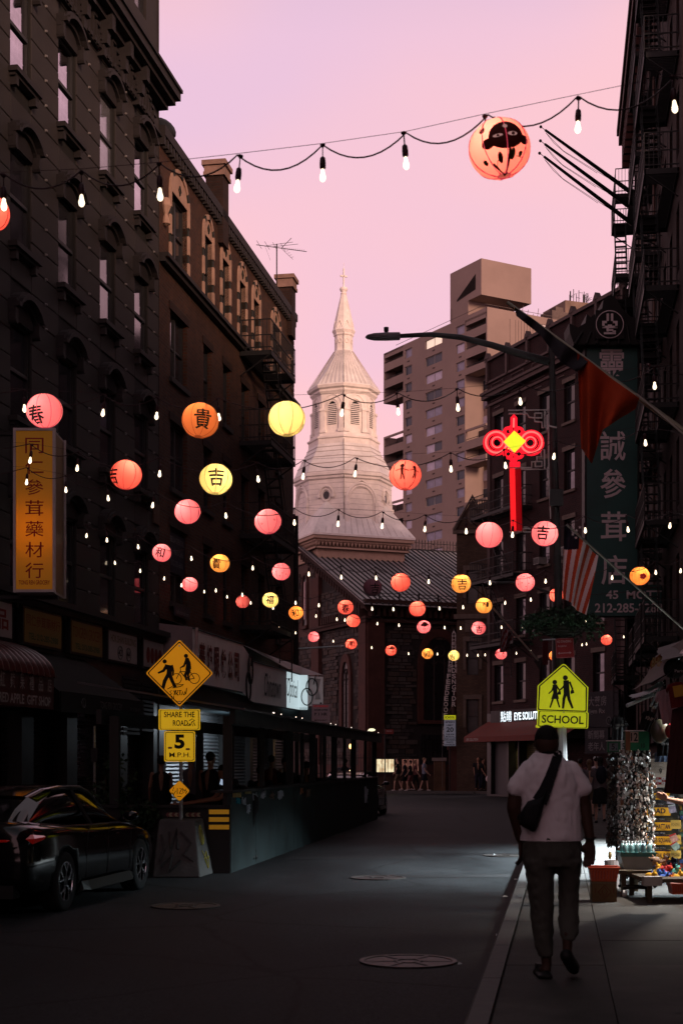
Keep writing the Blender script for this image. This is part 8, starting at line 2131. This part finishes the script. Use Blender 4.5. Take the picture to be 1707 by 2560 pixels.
person('child or seated diner seen over the ledge near the steel shutters',X(651,27.5),27.5,-.12,80,1.60,SKIN2,NAVC,BLACKC,'short','long',HAIRB,0,.05)
person('diner in black T-shirt with bare forearms between two shed posts',X(715,31),31,-.12,-40,1.76,SKIN2,BLACKC,BLACKC,'short','long',HAIRB,0,.05)
person('person with bare arms walking on the far pavement behind the shed',X(679,33),33,0,85,1.7,SKIN2,REDC,GREYC,'none','long',HAIRB,0,.1)
person('diner in black T-shirt seen from behind on a red chair',X(766,33.2),33.2,-.12,90,1.68,SKIN2,BLACKC,REDC,'short','long',HAIRB,0,.05)
person('person with a backpack beyond the parked car near the warm lamp',X(862,52),52,ROADZ,85,1.80,SKIN2,GREYC,BLACKC,'short','long',HAIRB,0,.08,bag='backpack')
# shopper at the stall, mostly outside the frame, reaching in
sp2,ar2,_=person('shopper in black at the picture edge reaching towards the yellow plates',4.26,17.0,0,118,1.66,SKIN3,BLACKC,BLACKC,'short','long',HAIRB,0,.05,arms=((.0,.0),(.05,.0)),voxel=.02)
m=MB();a=at(1730,1958,17.0);b_=at(1714,2008,16.9);c_=at(1668,1998,17.1)
caps(m,a,b_,.045,.040);caps(m,b_,c_,.038,.026);hand(m,c_,(at(1640,1985,17.2)-c_),Vector((0,-.3,1)),1.0,.3)
arm_o=organic('reaching_arm',SKIN3,sp2,m,.010,2);arm_o.matrix_parent_inverse=Matrix.Identity(4);sp2_m=Matrix.Translation(sp2.location)@Euler(sp2.rotation_euler).to_matrix().to_4x4();arm_o.matrix_local=sp2_m.inverted()
# ================================================================= SOUVENIR SHOP AND STALLS (right)
rnd=random.Random(33)
def sx(px,py,Y):return at(px,py,Y)
# strip lights under the awning and inside the open shop: the real source of the white light on the street
TUBE=glow('white_fluorescent_tube',(.82,.93,1),6.0)
for i,(x,Y,z,en,lab)in enumerate(((5.4,17.6,2.45,60,'nearest'),(5.7,20.5,2.5,480,'second'),(6.2,23.6,2.5,900,'third'),(6.6,27.0,2.5,750,'farthest'))):
 t=thing('strip_light','%s white strip light inside the open souvenir shop'%lab,'light',(x,Y,z),R(8),'strip lights of the souvenir shop')
 m=MB();m.box(-.08,.08,-.65,.65,.03,.07);m.build('housing',WHITE,t)
 m=MB();m.tube((0,-.6,0),(0,.6,0),.02,n=8);m.build('tube',TUBE,t)
 ld=bpy.data.lights.new('strip_lamp','AREA');ld.shape='RECTANGLE';ld.size=.25;ld.size_y=1.25;ld.energy=en;ld.color=(.80,.93,1);ld.spread=R(100)
 lo=bpy.data.objects.new('strip_lamp',ld);COL.objects.link(lo);lo.parent=t;lo.location=(-.02,0,-.03);lo.rotation_euler=(0,R(28),0)
# warm spot over the front stall
t=thing('stall_lamp','warm lamp hanging over the plush toys at the front stall','light',(4.15,17.0,2.45));m=MB();m.lathe([(.03,.1),(.12,0),(.11,0),(.02,.08)],14,cap=False);m.tube((0,0,.1),(0,0,.8),.008,n=4);m.build('shade',BLK,t);m=MB();m.ell((0,0,.02),.04,.04,.04,8,6);m.build('bulb',glow('stall_bulb',(1,.9,.75),6,False),t)
ld=bpy.data.lights.new('stall_spot','SPOT');ld.energy=420;ld.color=(1,.88,.76);ld.spot_size=R(128);ld.spot_blend=.7;ld.shadow_soft_size=.05
lo=bpy.data.objects.new('stall_spot',ld);COL.objects.link(lo);lo.parent=t;lo.location=(0,0,-.03);lo.rotation_euler=(R(-12),R(0),0)
# tarpaulins and awning frame
OLIV=mat('olive_tarpaulin',(.035,.034,.026),.6,var=.3,vs=3);CLEAR=mat('pale_plastic_sheet',(.20,.25,.27),.3,var=.2,vs=3)
t=thing('awning','sagging olive tarpaulin and pale plastic sheet over the souvenir stall','awning')
def cloth4(name,mt,q,parent,sag=.06,nu=12,nv=8,wav=.02,seed=1):
 a,b,c,d=q
 def f_(u,v_):p=a.lerp(b,u).lerp(d.lerp(c,u),v_);return p+Vector((wav*math.sin(v_*9+u*3+seed),wav*math.sin(u*17+seed),-sag*4*u*(1-u)*(1 if sag else 0)))
 return flag_cloth(parent,name,f_,nu,nv,lambda u,v_:0,[mt])
cloth4('tarpaulin',OLIV,(sx(1576,1725,19.5),sx(1640,1640,20),sx(1760,1560,16.5),sx(1668,1690,16)),t)
cloth4('tarpaulin',OLIV,(sx(1640,1620,20),sx(1800,1560,20),sx(1900,1590,16),sx(1655,1650,16)),t,.02)
cloth4('plastic_sheet',CLEAR,(sx(1573,1736,18.5),sx(1650,1702,18.5),sx(1660,1712,17),sx(1577,1746,17)),t,.03)
cloth4('plastic_sheet',CLEAR,(sx(1678,1650,17),sx(1712,1618,17),sx(1722,1625,16),sx(1690,1655,16)),t,.01)
m=MB()
for a,b,r in(((1566,1764),(1632,1736),.022),((1625,1765),(1646,1722),.014),((1635,1770),(1650,1735),.018),((1600,1740),(1636,1728),.012)):m.tube(sx(*a,17.5),sx(*b,17.8),r,n=8)
m.build('pole',mat('white_plastic_pole',(.42,.45,.46),.4,var=.1),t)
og=thing('hanging_sign_cloth','striped orange and yellow sign cloth under the olive tarpaulin','sign')
cloth4('cloth',mat('orange_sign_cloth',(.16,.055,.015),.7,var=.2),(sx(1625,1652,17.6),sx(1652,1634,17.6),sx(1656,1645,17.6),sx(1624,1675,17.6)),og,.0,wav=.005)
text(og,'BHIF',mat('yellow_letters',(.25,.20,.08),.6),xat(1641,17.5),zat(1655,17.5),.13,.11,17.5,.02,.3)
# hanging clothes
def garment(label,px0,px1,py0,py1,Y,mt,kind='T-shirt',name='hanging_shirt',words=None,lean=0,sleeves=True):
 t=thing(name,label,kind,tuple(sx((px0+px1)/2,(py0+py1)/2,Y)),(0,R(lean),0));w=(px1-px0)/F_PX*Y/2;h=(py1-py0)/F_PX*Y/2
 nu,nv=14,14;m=MB()
 def f_(u,v_):
  ww=w*(.92+.12*v_);x=-ww+2*ww*u
  return Vector((x,-.05*math.sin(math.pi*u)-.022*math.sin(u*19+v_*2)*(.3+v_),h-2*h*v_-.10*h*abs(2*u-1)*(1-v_)))
 flag_cloth(t,'cloth',f_,nu,nv,lambda u,v_:0,[mt])
 m=MB()
 if sleeves:
  for s_ in(-1,1):m.loft([[Vector((s_*w*.8,0,h*.95)),Vector((s_*w*.82,-.06,h*.8)),Vector((s_*w*.8,.03,h*.45))],[Vector((s_*w*1.25,0,h*.55)),Vector((s_*w*1.3,-.06,h*.4)),Vector((s_*w*1.1,.02,h*.15))]])
  m.build('sleeve',mt,t,smooth=True)
 m=MB();m.path([(-w*.5,0,h*.97),(0,0,h*1.08),(w*.5,0,h*.97)],.006,4);m.path([(0,0,h*1.08),(0,0,h*1.08+.06),(.03,0,h*1.08+.09)],.005,4);m.build('hanger',BLK,t)
 if words:text(t,words[0],words[1],0,h*.25,w*1.2,h*words[2],-.10,.02,name='print')
 return t
PSH=mat('dusty_pink_cloth',(.30,.19,.21),.9,var=.12,vs=6);DRD=mat('dark_red_cloth',(.11,.010,.010),.9,var=.15,vs=6);MAR=mat('maroon_long_cloth',(.040,.010,.010),.9,var=.3,vs=3)
garment('pale pink T-shirt with a pocket hanging high at the stall',1645,1690,1722,1808,16.6,PSH,lean=-12)
garment('dark red T-shirt with a yellow stripe at the picture edge',1670,1712,1705,1768,16.0,DRD,words=('1',mat('yellow_stripe_print',(.3,.16,.02),.8),.9),lean=-10)
garment('long maroon garment hanging down the picture edge',1668,1722,1765,1985,16.1,MAR,'garment','hanging_garment',lean=5,sleeves=False)
garment('black hooded top with small print hanging beyond the rack',1527,1562,1792,1858,21.0,BLACKC,'hoodie','hanging_hoodie',words=('DREAM\nNY',mat('dull_print',(.09,.085,.08),.8),.4))
garment('black T-shirt with pale band of letters above the postcards',1640,1676,1842,1890,18.3,BLACKC,words=('YORK YORK',PW,.28))
garment('black T-shirt with white lettering left of the pink one',1600,1632,1778,1828,17.6,BLACKC,words=('KNF',PW,.35),lean=18)
garment('small multicoloured shirt low behind the black printed one',1634,1668,1880,1905,18.8,mat('blue_orange_cloth',(.10,.13,.2),.8,var=.9,vs=16),sleeves=False)
t=thing('baseball_cap','black cap with pale print hanging at the top right edge','cap',tuple(sx(1684,1672,16.2)));m=MB();m.ell((0,0,0),.12,.11,.11,16,10);m.loft([[(-.05,-.08,-.05),(-.05,.08,-.05),(-.05,.08,-.035),(-.05,-.08,-.035)],[(-.24,-.06,-.16),(-.24,.06,-.16),(-.24,.06,-.145),(-.24,-.06,-.145)]]);m.build('crown',BLACKC,t,smooth=True);text(t,'Paris',PW,.03,-.03,.10,.03,-.115,.01,name='print')
t=thing('handbag','dark rounded bag hanging under the pink T-shirt','bag',tuple(sx(1648,1828,17.0)));m=MB();m.ell((0,0,0),.11,.07,.14,14,10);m.build('pouch',mat('olive_leather',(.03,.032,.02),.35,var=.3),t,smooth=True);m=MB();m.path([(-.07,0,.1),(-.03,0,.28),(.03,0,.28),(.07,0,.1)],.008,5);m.build('strap',BLK,t)
t=thing('handbag','small red bag beside the maroon garment','bag',tuple(sx(1678,1828,16.8)));m=MB();m.ell((0,0,0),.08,.06,.09,14,10);m.build('pouch',mat('red_bag',(.22,.015,.02),.3,var=.2),t,smooth=True);m=MB();m.path([(-.05,0,.06),(0,0,.2),(.05,0,.06)],.006,5);m.build('strap',BLK,t)
# key ring racks
KEY=[mat('keyring_silver',(.45,.42,.38),.3,metal=.5,var=.4,vs=20),mat('keyring_dark',(.03,.026,.022),.5,var=.3),mat('keyring_copper',(.30,.15,.09),.4,metal=.3,var=.4,vs=20),mat('keyring_white',(.55,.50,.46),.5,var=.2)]
KEYD=[mat('trinket_black',(.014,.012,.011),.6,var=.3),mat('trinket_brown',(.045,.028,.018),.6,var=.4),KEY[1],mat('trinket_grey',(.08,.075,.07),.5)]
def rack(label,px,Y,z0,z1,r,mats,seed,n,sz=.035):
 t=thing('key_ring_rack',label,'display rack',(xat(px,Y),Y,0));rd=random.Random(seed)
 m=MB();m.tube((0,0,0),(0,0,z1),.02,n=8)
 for k in range(5):
  a=k*2*math.pi/5;m.tube((0,0,.12),(r*1.3*math.cos(a),r*1.3*math.sin(a),.05),.015,n=5);m.ell((r*1.3*math.cos(a),r*1.3*math.sin(a),.04),.03,.03,.04,8,6)
 for k in range(8):
  a=k*math.pi/4;m.tube((r*math.cos(a),r*math.sin(a),z0),(r*math.cos(a),r*math.sin(a),z1),.005,n=4)
 z=z0
 while z<=z1:m.path([(r*math.cos(a),r*math.sin(a),z)for a in[2*math.pi*i/12 for i in range(12)]],.004,4,closed=True);z+=.11
 m.build('wire_frame',BLK,t)
 m=MB()
 for k in range(n):
  a=rd.uniform(0,2*math.pi);z=rd.uniform(z0,z1);rr=r*rd.uniform(.9,1.25);c=(rr*math.cos(a),rr*math.sin(a),z);s=sz*rd.uniform(.5,1.2);m.mi=rd.choices(range(4),(5,4,2,3))[0]
  T=TR(c,(rd.uniform(-.6,.6),rd.uniform(-.6,.6),rd.uniform(0,6.3)))
  if k%3==0:m.box(-s*.5,s*.5,-.006,.006,-s,s*.6,T)
  elif k%3==1:m.lathe([(.001,-s*.9),(s*.45,-s*.3),(s*.3,s*.3),(.001,s*.7)],5,T,cap=False)
  else:m.prism([(s*.5*math.cos(q),s*.6*math.sin(q))for q in[2*math.pi*i/7 for i in range(7)]],-.004,.004,T)
 m.build('key_rings',mats,t,fix=False,kind='stuff')
 return t
rack('dark revolving rack of bracelets and trinkets next to the pavement walkers',1541,19.6,.45,1.66,.10,KEYD,1,900,.045)
rack('glittering revolving rack of metal key rings with the 12 price box on top',1585,19.0,.28,1.70,.17,KEY,2,1500)
rack('second glittering rack of key rings just in front of the yellow plates',1611,18.2,.32,1.42,.095,KEY,3,800,.03)
def pbox(label,px0,px1,py0,py1,Y,cols,words):
 t=thing('price_box',label,'price sign',tuple(sx((px0+px1)/2,(py0+py1)/2,Y)),R(-6));w=(px1-px0)/F_PX*Y/2;h=(py1-py0)/F_PX*Y/2;m=MB();m.box(-w,w,0,w*1.2,-h,h);m.build('carton',cols[0],t)
 for(x0,x1,z0,z1,mt)in cols[1:]:m=MB();m.box(-w+2*w*x0,-w+2*w*x1,-.004,-.0005,-h+2*h*z0,-h+2*h*z1);m.build('paper_label',mt,t)
 for(s,u,v_,ww,hh,mt)in words:text(t,s,mt,-w+2*w*u,-h+2*h*v_,2*w*ww,2*h*hh,-.008,.02)
 m=MB();m.box(-w-.01,w+.01,-.01,w*1.2,h,h+.012);m.build('lid_edge',MATS['white_plastic_bag'],t)
PGR=mat('green_marker_card',(.008,.085,.035),.6,var=.25,vs=8);PBR=mat('brown_card',(.14,.055,.025),.7);PGY=mat('grey_tape',(.10,.105,.12),.5);PWH=mat('white_card',(.50,.52,.52),.6)
pbox('green price box marked 5 on the dark trinket rack',1518,1567,1853,1880,19.4,[PGR,(.08,.52,.1,.82,PGY),(.66,1,.0,1,PWH)],[('5',.28,.5,.16,.55,TEXTBLK),('6',.45,.3,.07,.25,TEXTBLK),('5',.80,.52,.14,.6,TEXTBLK)])
pbox('larger green price box marked 12 and 10 on the key ring rack',1563,1621,1828,1876,18.8,[PGR,(0,.2,0,1,PBR),(.2,.54,.42,.96,mat('pinkish_paper',(.32,.22,.19),.7))],[('12',.37,.7,.30,.44,TEXTBLK),('10',.74,.25,.16,.24,TEXTBLK)])
# souvenir number plates on a black board
bd=thing('plate_display','black display board carrying yellow souvenir number plates','display board',tuple(sx(1647,2060,18.9)))
m=MB();m.box(-.24,.24,0,.03,-.50,.44);m.box(-.22,-.18,0,.04,-.9,-.5);m.box(.18,.22,0,.04,-.9,-.5);m.build('board',mat('glossy_black_board',(.012,.012,.012),.3),bd)
PLY=mat('yellow_plate',(.78,.36,.015),.4,var=.06);BLU=mat('navy_plate_print',(.01,.01,.03),.5,var=0)
for(wd,p0,p1,xo)in(('MOM',1980,1999,-4),('DAD',2015,2039,-1),('MANHATTAN',2052,2076,1),('TIMES SQUARE',2087,2112,3),('CENTRAL PARK',2124,2149,4)):
 Yk=18.8;t=thing('souvenir_plate','yellow souvenir plate reading %s'%wd,'number plate',tuple(sx(1645+xo,(p0+p1)/2,Yk)),R(-3),'yellow souvenir plates on the board');w=31/F_PX*Yk;h=(p1-p0)/F_PX*Yk/2
 m=MB();m.prism(rrect(0,0,2*w,2*h,.012),-.004,.0);m.build('plate',PLY,t);m=MB();m.box(-w,w,-.006,-.0041,h*.72,h*.98);m.build('blue_band',BLU,t)
 text(t,wd,BLU,0,-.01 if len(wd)>3 else 0,w*(1.75 if len(wd)>5 else 1.15),h*1.05,-.007,.02);text(t,'NEW YORK',BLU,0,-h*.82,w*.9,h*.18,-.007,.0);text(t,'NEW YORK',PW,0,h*1.35,w*.9,h*.28,-.007,.0)
for(p0,p1,wd)in((2050,2072,'BROADWAY'),(2088,2110,'HARLEM'),(2126,2146,'BRONX')):
 t=thing('souvenir_plate','pale yellow souvenir plate reading %s at the right end of the board'%wd,'number plate',tuple(sx(1688,(p0+p1)/2,18.7)),R(-20),'yellow souvenir plates on the board');m=MB();m.prism(rrect(0,0,.13,(p1-p0)/F_PX*18.7,.01),-.004,0);m.build('plate',mat('pale_yellow_plate',(.62,.40,.09),.5),t);text(t,wd,mat('tan_print',(.2,.12,.04),.6),0,0,.11,.04,-.007,.0)
t=thing('postcard_board','cream price board with I love NY stickers above the yellow plates','display board',tuple(sx(1644,1924,19.0)),R(-4));m=MB();m.box(-.13,.13,0,.02,-.23,.14);m.build('board',mat('cream_board',(.50,.40,.32),.7,var=.15),t)
text(t,'9',TEXTBLK,.03,-.02,.035,.07,-.006,.0)
for r_ in range(3):
 for c_ in range(3):
  m=MB();x=-.10+c_*.075;z=-.10-r_*.032;m.box(x,x+.065,-.004,-.0005,z-.026,z);m.build('sticker',mat('sticker_red',(.25,.012,.015),.6)if(r_+c_)%2 else PWH,t);m=MB();heart(m,x+.02,z-.013,.009);m.v=[p+Vector((0,-.006,0))for p in m.v];m.build('sticker_heart',INKR if(r_+c_)%2==0 else PWH,t,fix=False)
m=MB()
for k in range(9):z=.11-k*.018;m.box(-.10,rnd.uniform(-.02,.09),-.003,-.0005,z,z+.004)
m.build('handwriting',mat('grey_pen',(.1,.09,.08),.8),t)
# postcards right of the plates
for k,(py,c)in enumerate(((2000,(.35,.30,.34)),(2022,(.30,.26,.33)),(2095,(.42,.22,.18)),(2115,(.22,.30,.26)))):
 t=thing('postcard',('pale city postcard level with the MOM plate','mauve city postcard level with the DAD plate','reddish picture magnet pack beside the SQUARE plate','greenish picture magnet pack low by the shopper')[k],'postcard',tuple(sx(1675+k*4,py,18.6)),(0,R(-12*k),R(-15)));m=MB();m.box(-.045,.045,0,.004,-.05,.05);m.build('card',mat('postcard_%d'%k,c,.3,var=.7,vs=30),t);m=MB();m.box(-.045,.045,-.003,-.0005,.035,.05);m.build('card_header',PWH if k<2 else INKR,t)
t=thing('magnet_display','wire panel crowded with small colourful magnets and key tags behind the plush toys','display rack',tuple(sx(1690,2010,19.6)),R(-8));m=MB();m.box(-.32,.40,.02,.03,-.95,.62)
for k in range(12):m.box(-.32+k*.065,-.315+k*.065,0,.02,-.95,.62)
m.build('wire_panel',mat('pale_pegboard',(.40,.37,.33),.7),t);m=MB();rd=random.Random(3)
for r_ in range(26):
 for c_ in range(12):
  if rd.random()<.12:continue
  x=-.29+c_*.058+rd.uniform(-.006,.006);z=.58-r_*.058+rd.uniform(-.008,.008);w=rd.uniform(.014,.024);h=rd.uniform(.016,.026);m.mi=rd.randrange(6);m.box(x-w,x+w,-.02-rd.random()*.02,.0,z-h,z+h,TR((0,0,0),(0,0,0)))
m.build('magnets',[mat('magnet_%d'%i,c,.35,var=.6,vs=40)for i,c in enumerate(((.5,.45,.40),(.45,.06,.05),(.08,.14,.4),(.5,.3,.05),(.05,.05,.05),(.12,.3,.22)))],t,fix=False,kind='stuff')
t=thing('cap_row','pile of folded dark caps and scarves on the upper shelf of the stall','goods',tuple(sx(1690,1892,19.2)),R(-6));m=MB()
for k in range(6):m.ell((-.25+k*.10,0,.02*(k%2)),.07,.08,.06,12,8)
m.build('folded_goods',mat('folded_cloth',(.12,.08,.07),.9,var=.9,vs=9),t,smooth=True);m=MB();m.box(-.34,.36,-.1,.12,-.08,-.05);m.build('shelf',BLK,t)
# tables, tub of bottles, box, baskets, toys
WOODL=mat('weathered_table_wood',(.06,.045,.03),.8,var=.3,vs=6)
def table(label,px0,px1,pyt,Y0,Y1,zt_):
 t=thing('stall_table',label,'table',(0,0,0));a,b=xat(px0,Y0),xat(px1,Y0);m=MB();m.box(a,b,Y0,Y1,zt_-.04,zt_);m.build('top',WOODL,t)
 for x in(a+.03,b-.08):
  for y in(Y0+.03,Y1-.08):m=MB();m.box(x,x+.05,y,y+.05,0,zt_-.04);m.build('leg',WOODL,t)
 return t
table('low stall table under the tub of water bottles',1548,1632,2180,17.0,17.8,.30)
table('wide low stall table heaped with plush toys',1612,1800,2205,16.2,17.3,.27)
t=thing('storage_tub','translucent teal rimmed tub full of water bottles','tub',(xat(1590,17.3),17.35,.30));m=MB();m.loft([[(-.16,-.13,0),(.16,-.13,0),(.16,.13,0),(-.16,.13,0)],[(-.20,-.16,.17),(.20,-.16,.17),(.20,.16,.17),(-.20,.16,.17)]]);m.build('tub_body',mat('cloudy_plastic',(.22,.23,.22),.3),t)
m=MB();m.loft([[(-.205,-.165,.15),(.205,-.165,.15),(.205,.165,.15),(-.205,.165,.15)],[(-.21,-.17,.20),(.21,-.17,.20),(.21,.17,.20),(-.21,.17,.20)]]);m.build('rim',mat('teal_plastic',(.03,.14,.13),.3),t)
bt=MB();bt.lathe([(.03,0),(.032,.08),(.028,.09),(.032,.1),(.03,.15),(.013,.18)],10);btm=bt.mesh('bottle',mat('clear_blue_bottle',(.18,.32,.33),.15,var=.2),True);cpm=MB();cpm.tube((0,0,.18),(0,0,.205),.015,n=8);cpm=cpm.mesh('cap',PWH)
for i in range(14):
 u,v_=i%5,i//5;o=put(bpy.data.objects.new('water_bottle',btm),None,(xat(1590,17.3)-.14+u*.07+.02*(v_%2),17.25+v_*.085,.42),0,'clear water bottle with white cap standing in the teal tub','bottle','water bottles in the tub');ob('cap',cpm,o)
t=thing('cardboard_box','brown cardboard box with a diamond mark standing on the sidewalk','box',(xat(1508,16.45),16.4,0),R(-4));m=MB();m.box(-.135,.135,0,.26,0,.225);m.build('carton',mat('brown_cardboard',(.13,.078,.035),.85,var=.2,vs=6),t)
m=MB();m.path([(0,-.004,.03),(.07,-.004,.11),(0,-.004,.19),(-.07,-.004,.11)],.004,4,closed=True);m.path([(0,-.004,.06),(.03,-.004,.11),(0,-.004,.16),(-.03,-.004,.11)],.004,4,closed=True)
for x in(-.1,.1):m.tube((x,-.002,.10),(x,-.002,.15),.005,n=4)
m.build('print',mat('dull_red_print',(.12,.02,.012),.8),t);m=MB();m.box(-.137,.137,-.002,.262,.205,.213);m.build('tape',mat('box_tape',(.12,.08,.04),.4),t)
def basket(label,cx,cy,z,w,d,h,rz=0):
 t=thing('plastic_basket',label,'basket',(cx,cy,z),rz);OR=mat('orange_plastic',(.45,.055,.012),.35,var=.12)
 m=MB();f_=lambda k,zz:[(-w*k,-d*k,zz),(w*k,-d*k,zz),(w*k,d*k,zz),(-w*k,d*k,zz)];m.loft([f_(.84,0),f_(1,h),f_(.96,h),f_(.80,.012)]);m.build('basket_body',OR,t)
 m=MB();m.path([(w*1.03,-d*1.03,h),(w*1.03,d*1.03,h),(-w*1.03,d*1.03,h),(-w*1.03,-d*1.03,h)],.012,6,closed=True);m.build('rim',OR,t)
 for i in range(9):
  x=(-.8+.2*i)*w;m=MB();m.box(x-.006,x+.006,-d*.96-.014,-d*.90,.03,h*.8);m.build('rib',mat('orange_plastic_dark',(.28,.03,.008),.4),t)
basket('orange plastic basket on the cardboard box',xat(1510,16.45),16.53,.225,.165,.13,.15,R(-5))
basket('orange basket on the ground cut by the right picture edge',4.02,16.0,.14,.20,.16,.15,R(8))
basket('orange basket tucked under the plush toy table',3.72,16.3,.10,.12,.12,.12)
PL=[mat('plush_%s'%n,c,.95,var=.2,vs=12)for n,c in(('yellow',(.6,.33,.03)),('red',(.5,.05,.05)),('blue',(.05,.12,.42)),('brown',(.30,.19,.13)),('orange',(.6,.16,.02)),('teal',(.10,.32,.28)),('navy',(.01,.012,.03)))]
toys=((1622,2192,0,'yellow'),(1634,2188,2,'blue'),(1648,2178,0,'yellow'),(1660,2186,1,'red'),(1668,2176,1,'red'),(1640,2152,3,'brown'),(1655,2158,3,'brown'),(1684,2182,5,'teal'),(1672,2202,2,'blue'),(1690,2196,0,'yellow'),(1686,2206,4,'orange'),(1676,2164,6,'navy'),(1700,2192,3,'brown'),(1656,2196,2,'blue'))
pos_=('at the left end of the heap','behind the leftmost yellow one','sitting upright in the heap','in the centre of the heap','leaning behind the centre one','highest at the left, by the plates','lying beside the highest one','with raised paw at the right','at the front edge of the heap','at the right front of the heap','hanging over the front edge','dark and long behind the others','cut by the picture edge','small, between red and yellow toys')
for k,(px,py,ci,cn)in enumerate(toys):
 t=thing('plush_toy','%s plush toy %s'%(cn,pos_[k]),'plush toy',tuple(sx(px,py,16.5+.5*((2206-py)/50))),(rnd.uniform(-.7,.7),rnd.uniform(-.7,.7),rnd.uniform(0,6)),'heap of plush toys');m=MB()
 m.ell((0,0,0),.055,.045,.05,12,8);m.ell((.06,0,.03),.036,.034,.034,10,8)
 for s_ in(-1,1):m.ell((.065,s_*.026,.062),.012,.010,.016,8,6);m.ell((.03,s_*.045,-.02),.034,.016,.016,8,6);m.ell((-.05,s_*.035,-.025),.036,.018,.018,8,6)
 m.build('body',PL[ci],t,smooth=True);m=MB();m.ell((.093,0,.022),.014,.014,.010,8,6);m.build('muzzle',PL[(ci+3)%7],t,smooth=True)
m=MB()
t=thing('carton','open white carton in front of the plush toy heap','box',(xat(1630,16.15),16.12,.20));m.box(-.10,.10,0,.12,0,.10);m.build('carton_body',mat('white_carton',(.34,.30,.27),.8),t)
t=thing('trolley','low black castor frame under the stall tables','trolley',(xat(1590,17.0),17.0,0));m=MB();m.box(-.16,.16,-.02,.0,.09,.12);m.box(-.16,.16,.25,.27,.09,.12);m.build('frame',BLK,t)
for x in(-.14,.14):m=MB();m.tube((x-.02,-.01,.04),(x+.02,-.01,.04),.04,n=12);m.build('caster',WHITE if x<0 else BLK,t)
# a pale bucket and glow beyond, and litter by the kerb
t=thing('bin','pale bucket with a small gold ornament beside the dark rack','bucket',(xat(1530,18.2),18.2,0));m=MB();m.lathe([(.08,0),(.10,.34),(.095,.34),(.07,.02)],16);m.build('bucket_body',mat('pale_bucket',(.42,.38,.38),.5,var=.2),t);m=MB();m.ell((-.03,0,.40),.02,.02,.05,8,6);m.build('ornament',mat('gold_trinket',(.4,.26,.08),.3,metal=.5),t)
for k,(px,py,s)in enumerate(((1243,2340,.03),(1262,2243,.035),(1290,2200,.05),(1236,2138,.03),(1149,2412,.02))):
 Y=1.68*F_PX/(py-HY);t=thing('litter',('crumpled paper scrap against the near kerb','pale straw litter in the gutter','paper scrap at the foot of the kerb beside the man','white scrap lying in the lit road','small white fleck of litter by the large manhole')[k],'litter',(xat(px,Y),Y,ROADZ+.004),rnd.uniform(0,3));m=MB();m.add([(-s,-s*.3,0),(s,-s*.4,.004),(s*.8,s*.4,.012),(-.2*s,s*.5,.02),(-s*.9,s*.2,.004)],[(0,1,2,3,4)]);m.build('scrap',PWH,t,fix=False)

# shutter lamp under the optical canopy
t=thing('strip_light','cool strip light under the optical shop canopy shining on the steel shutters','light',tuple(lw(41.5,1.0,2.78)),LROT-R(90))
m=MB();m.box(-.06,.06,-.6,.6,.02,.06);m.build('housing',WHITE,t);m=MB();m.tube((0,-.55,0),(0,.55,0),.015,n=6);m.build('tube',glow('dim_cool_tube',(.75,.88,1),2.0),t)
ld=bpy.data.lights.new('shutter_lamp','AREA');ld.shape='RECTANGLE';ld.size=.2;ld.size_y=1.2;ld.energy=90;ld.color=(.75,.88,1);lo=bpy.data.objects.new('shutter_lamp',ld);COL.objects.link(lo);lo.parent=t;lo.location=(0,0,-.03);lo.rotation_euler=(0,R(35),0)
bpy.data.scenes.remove(TMP)
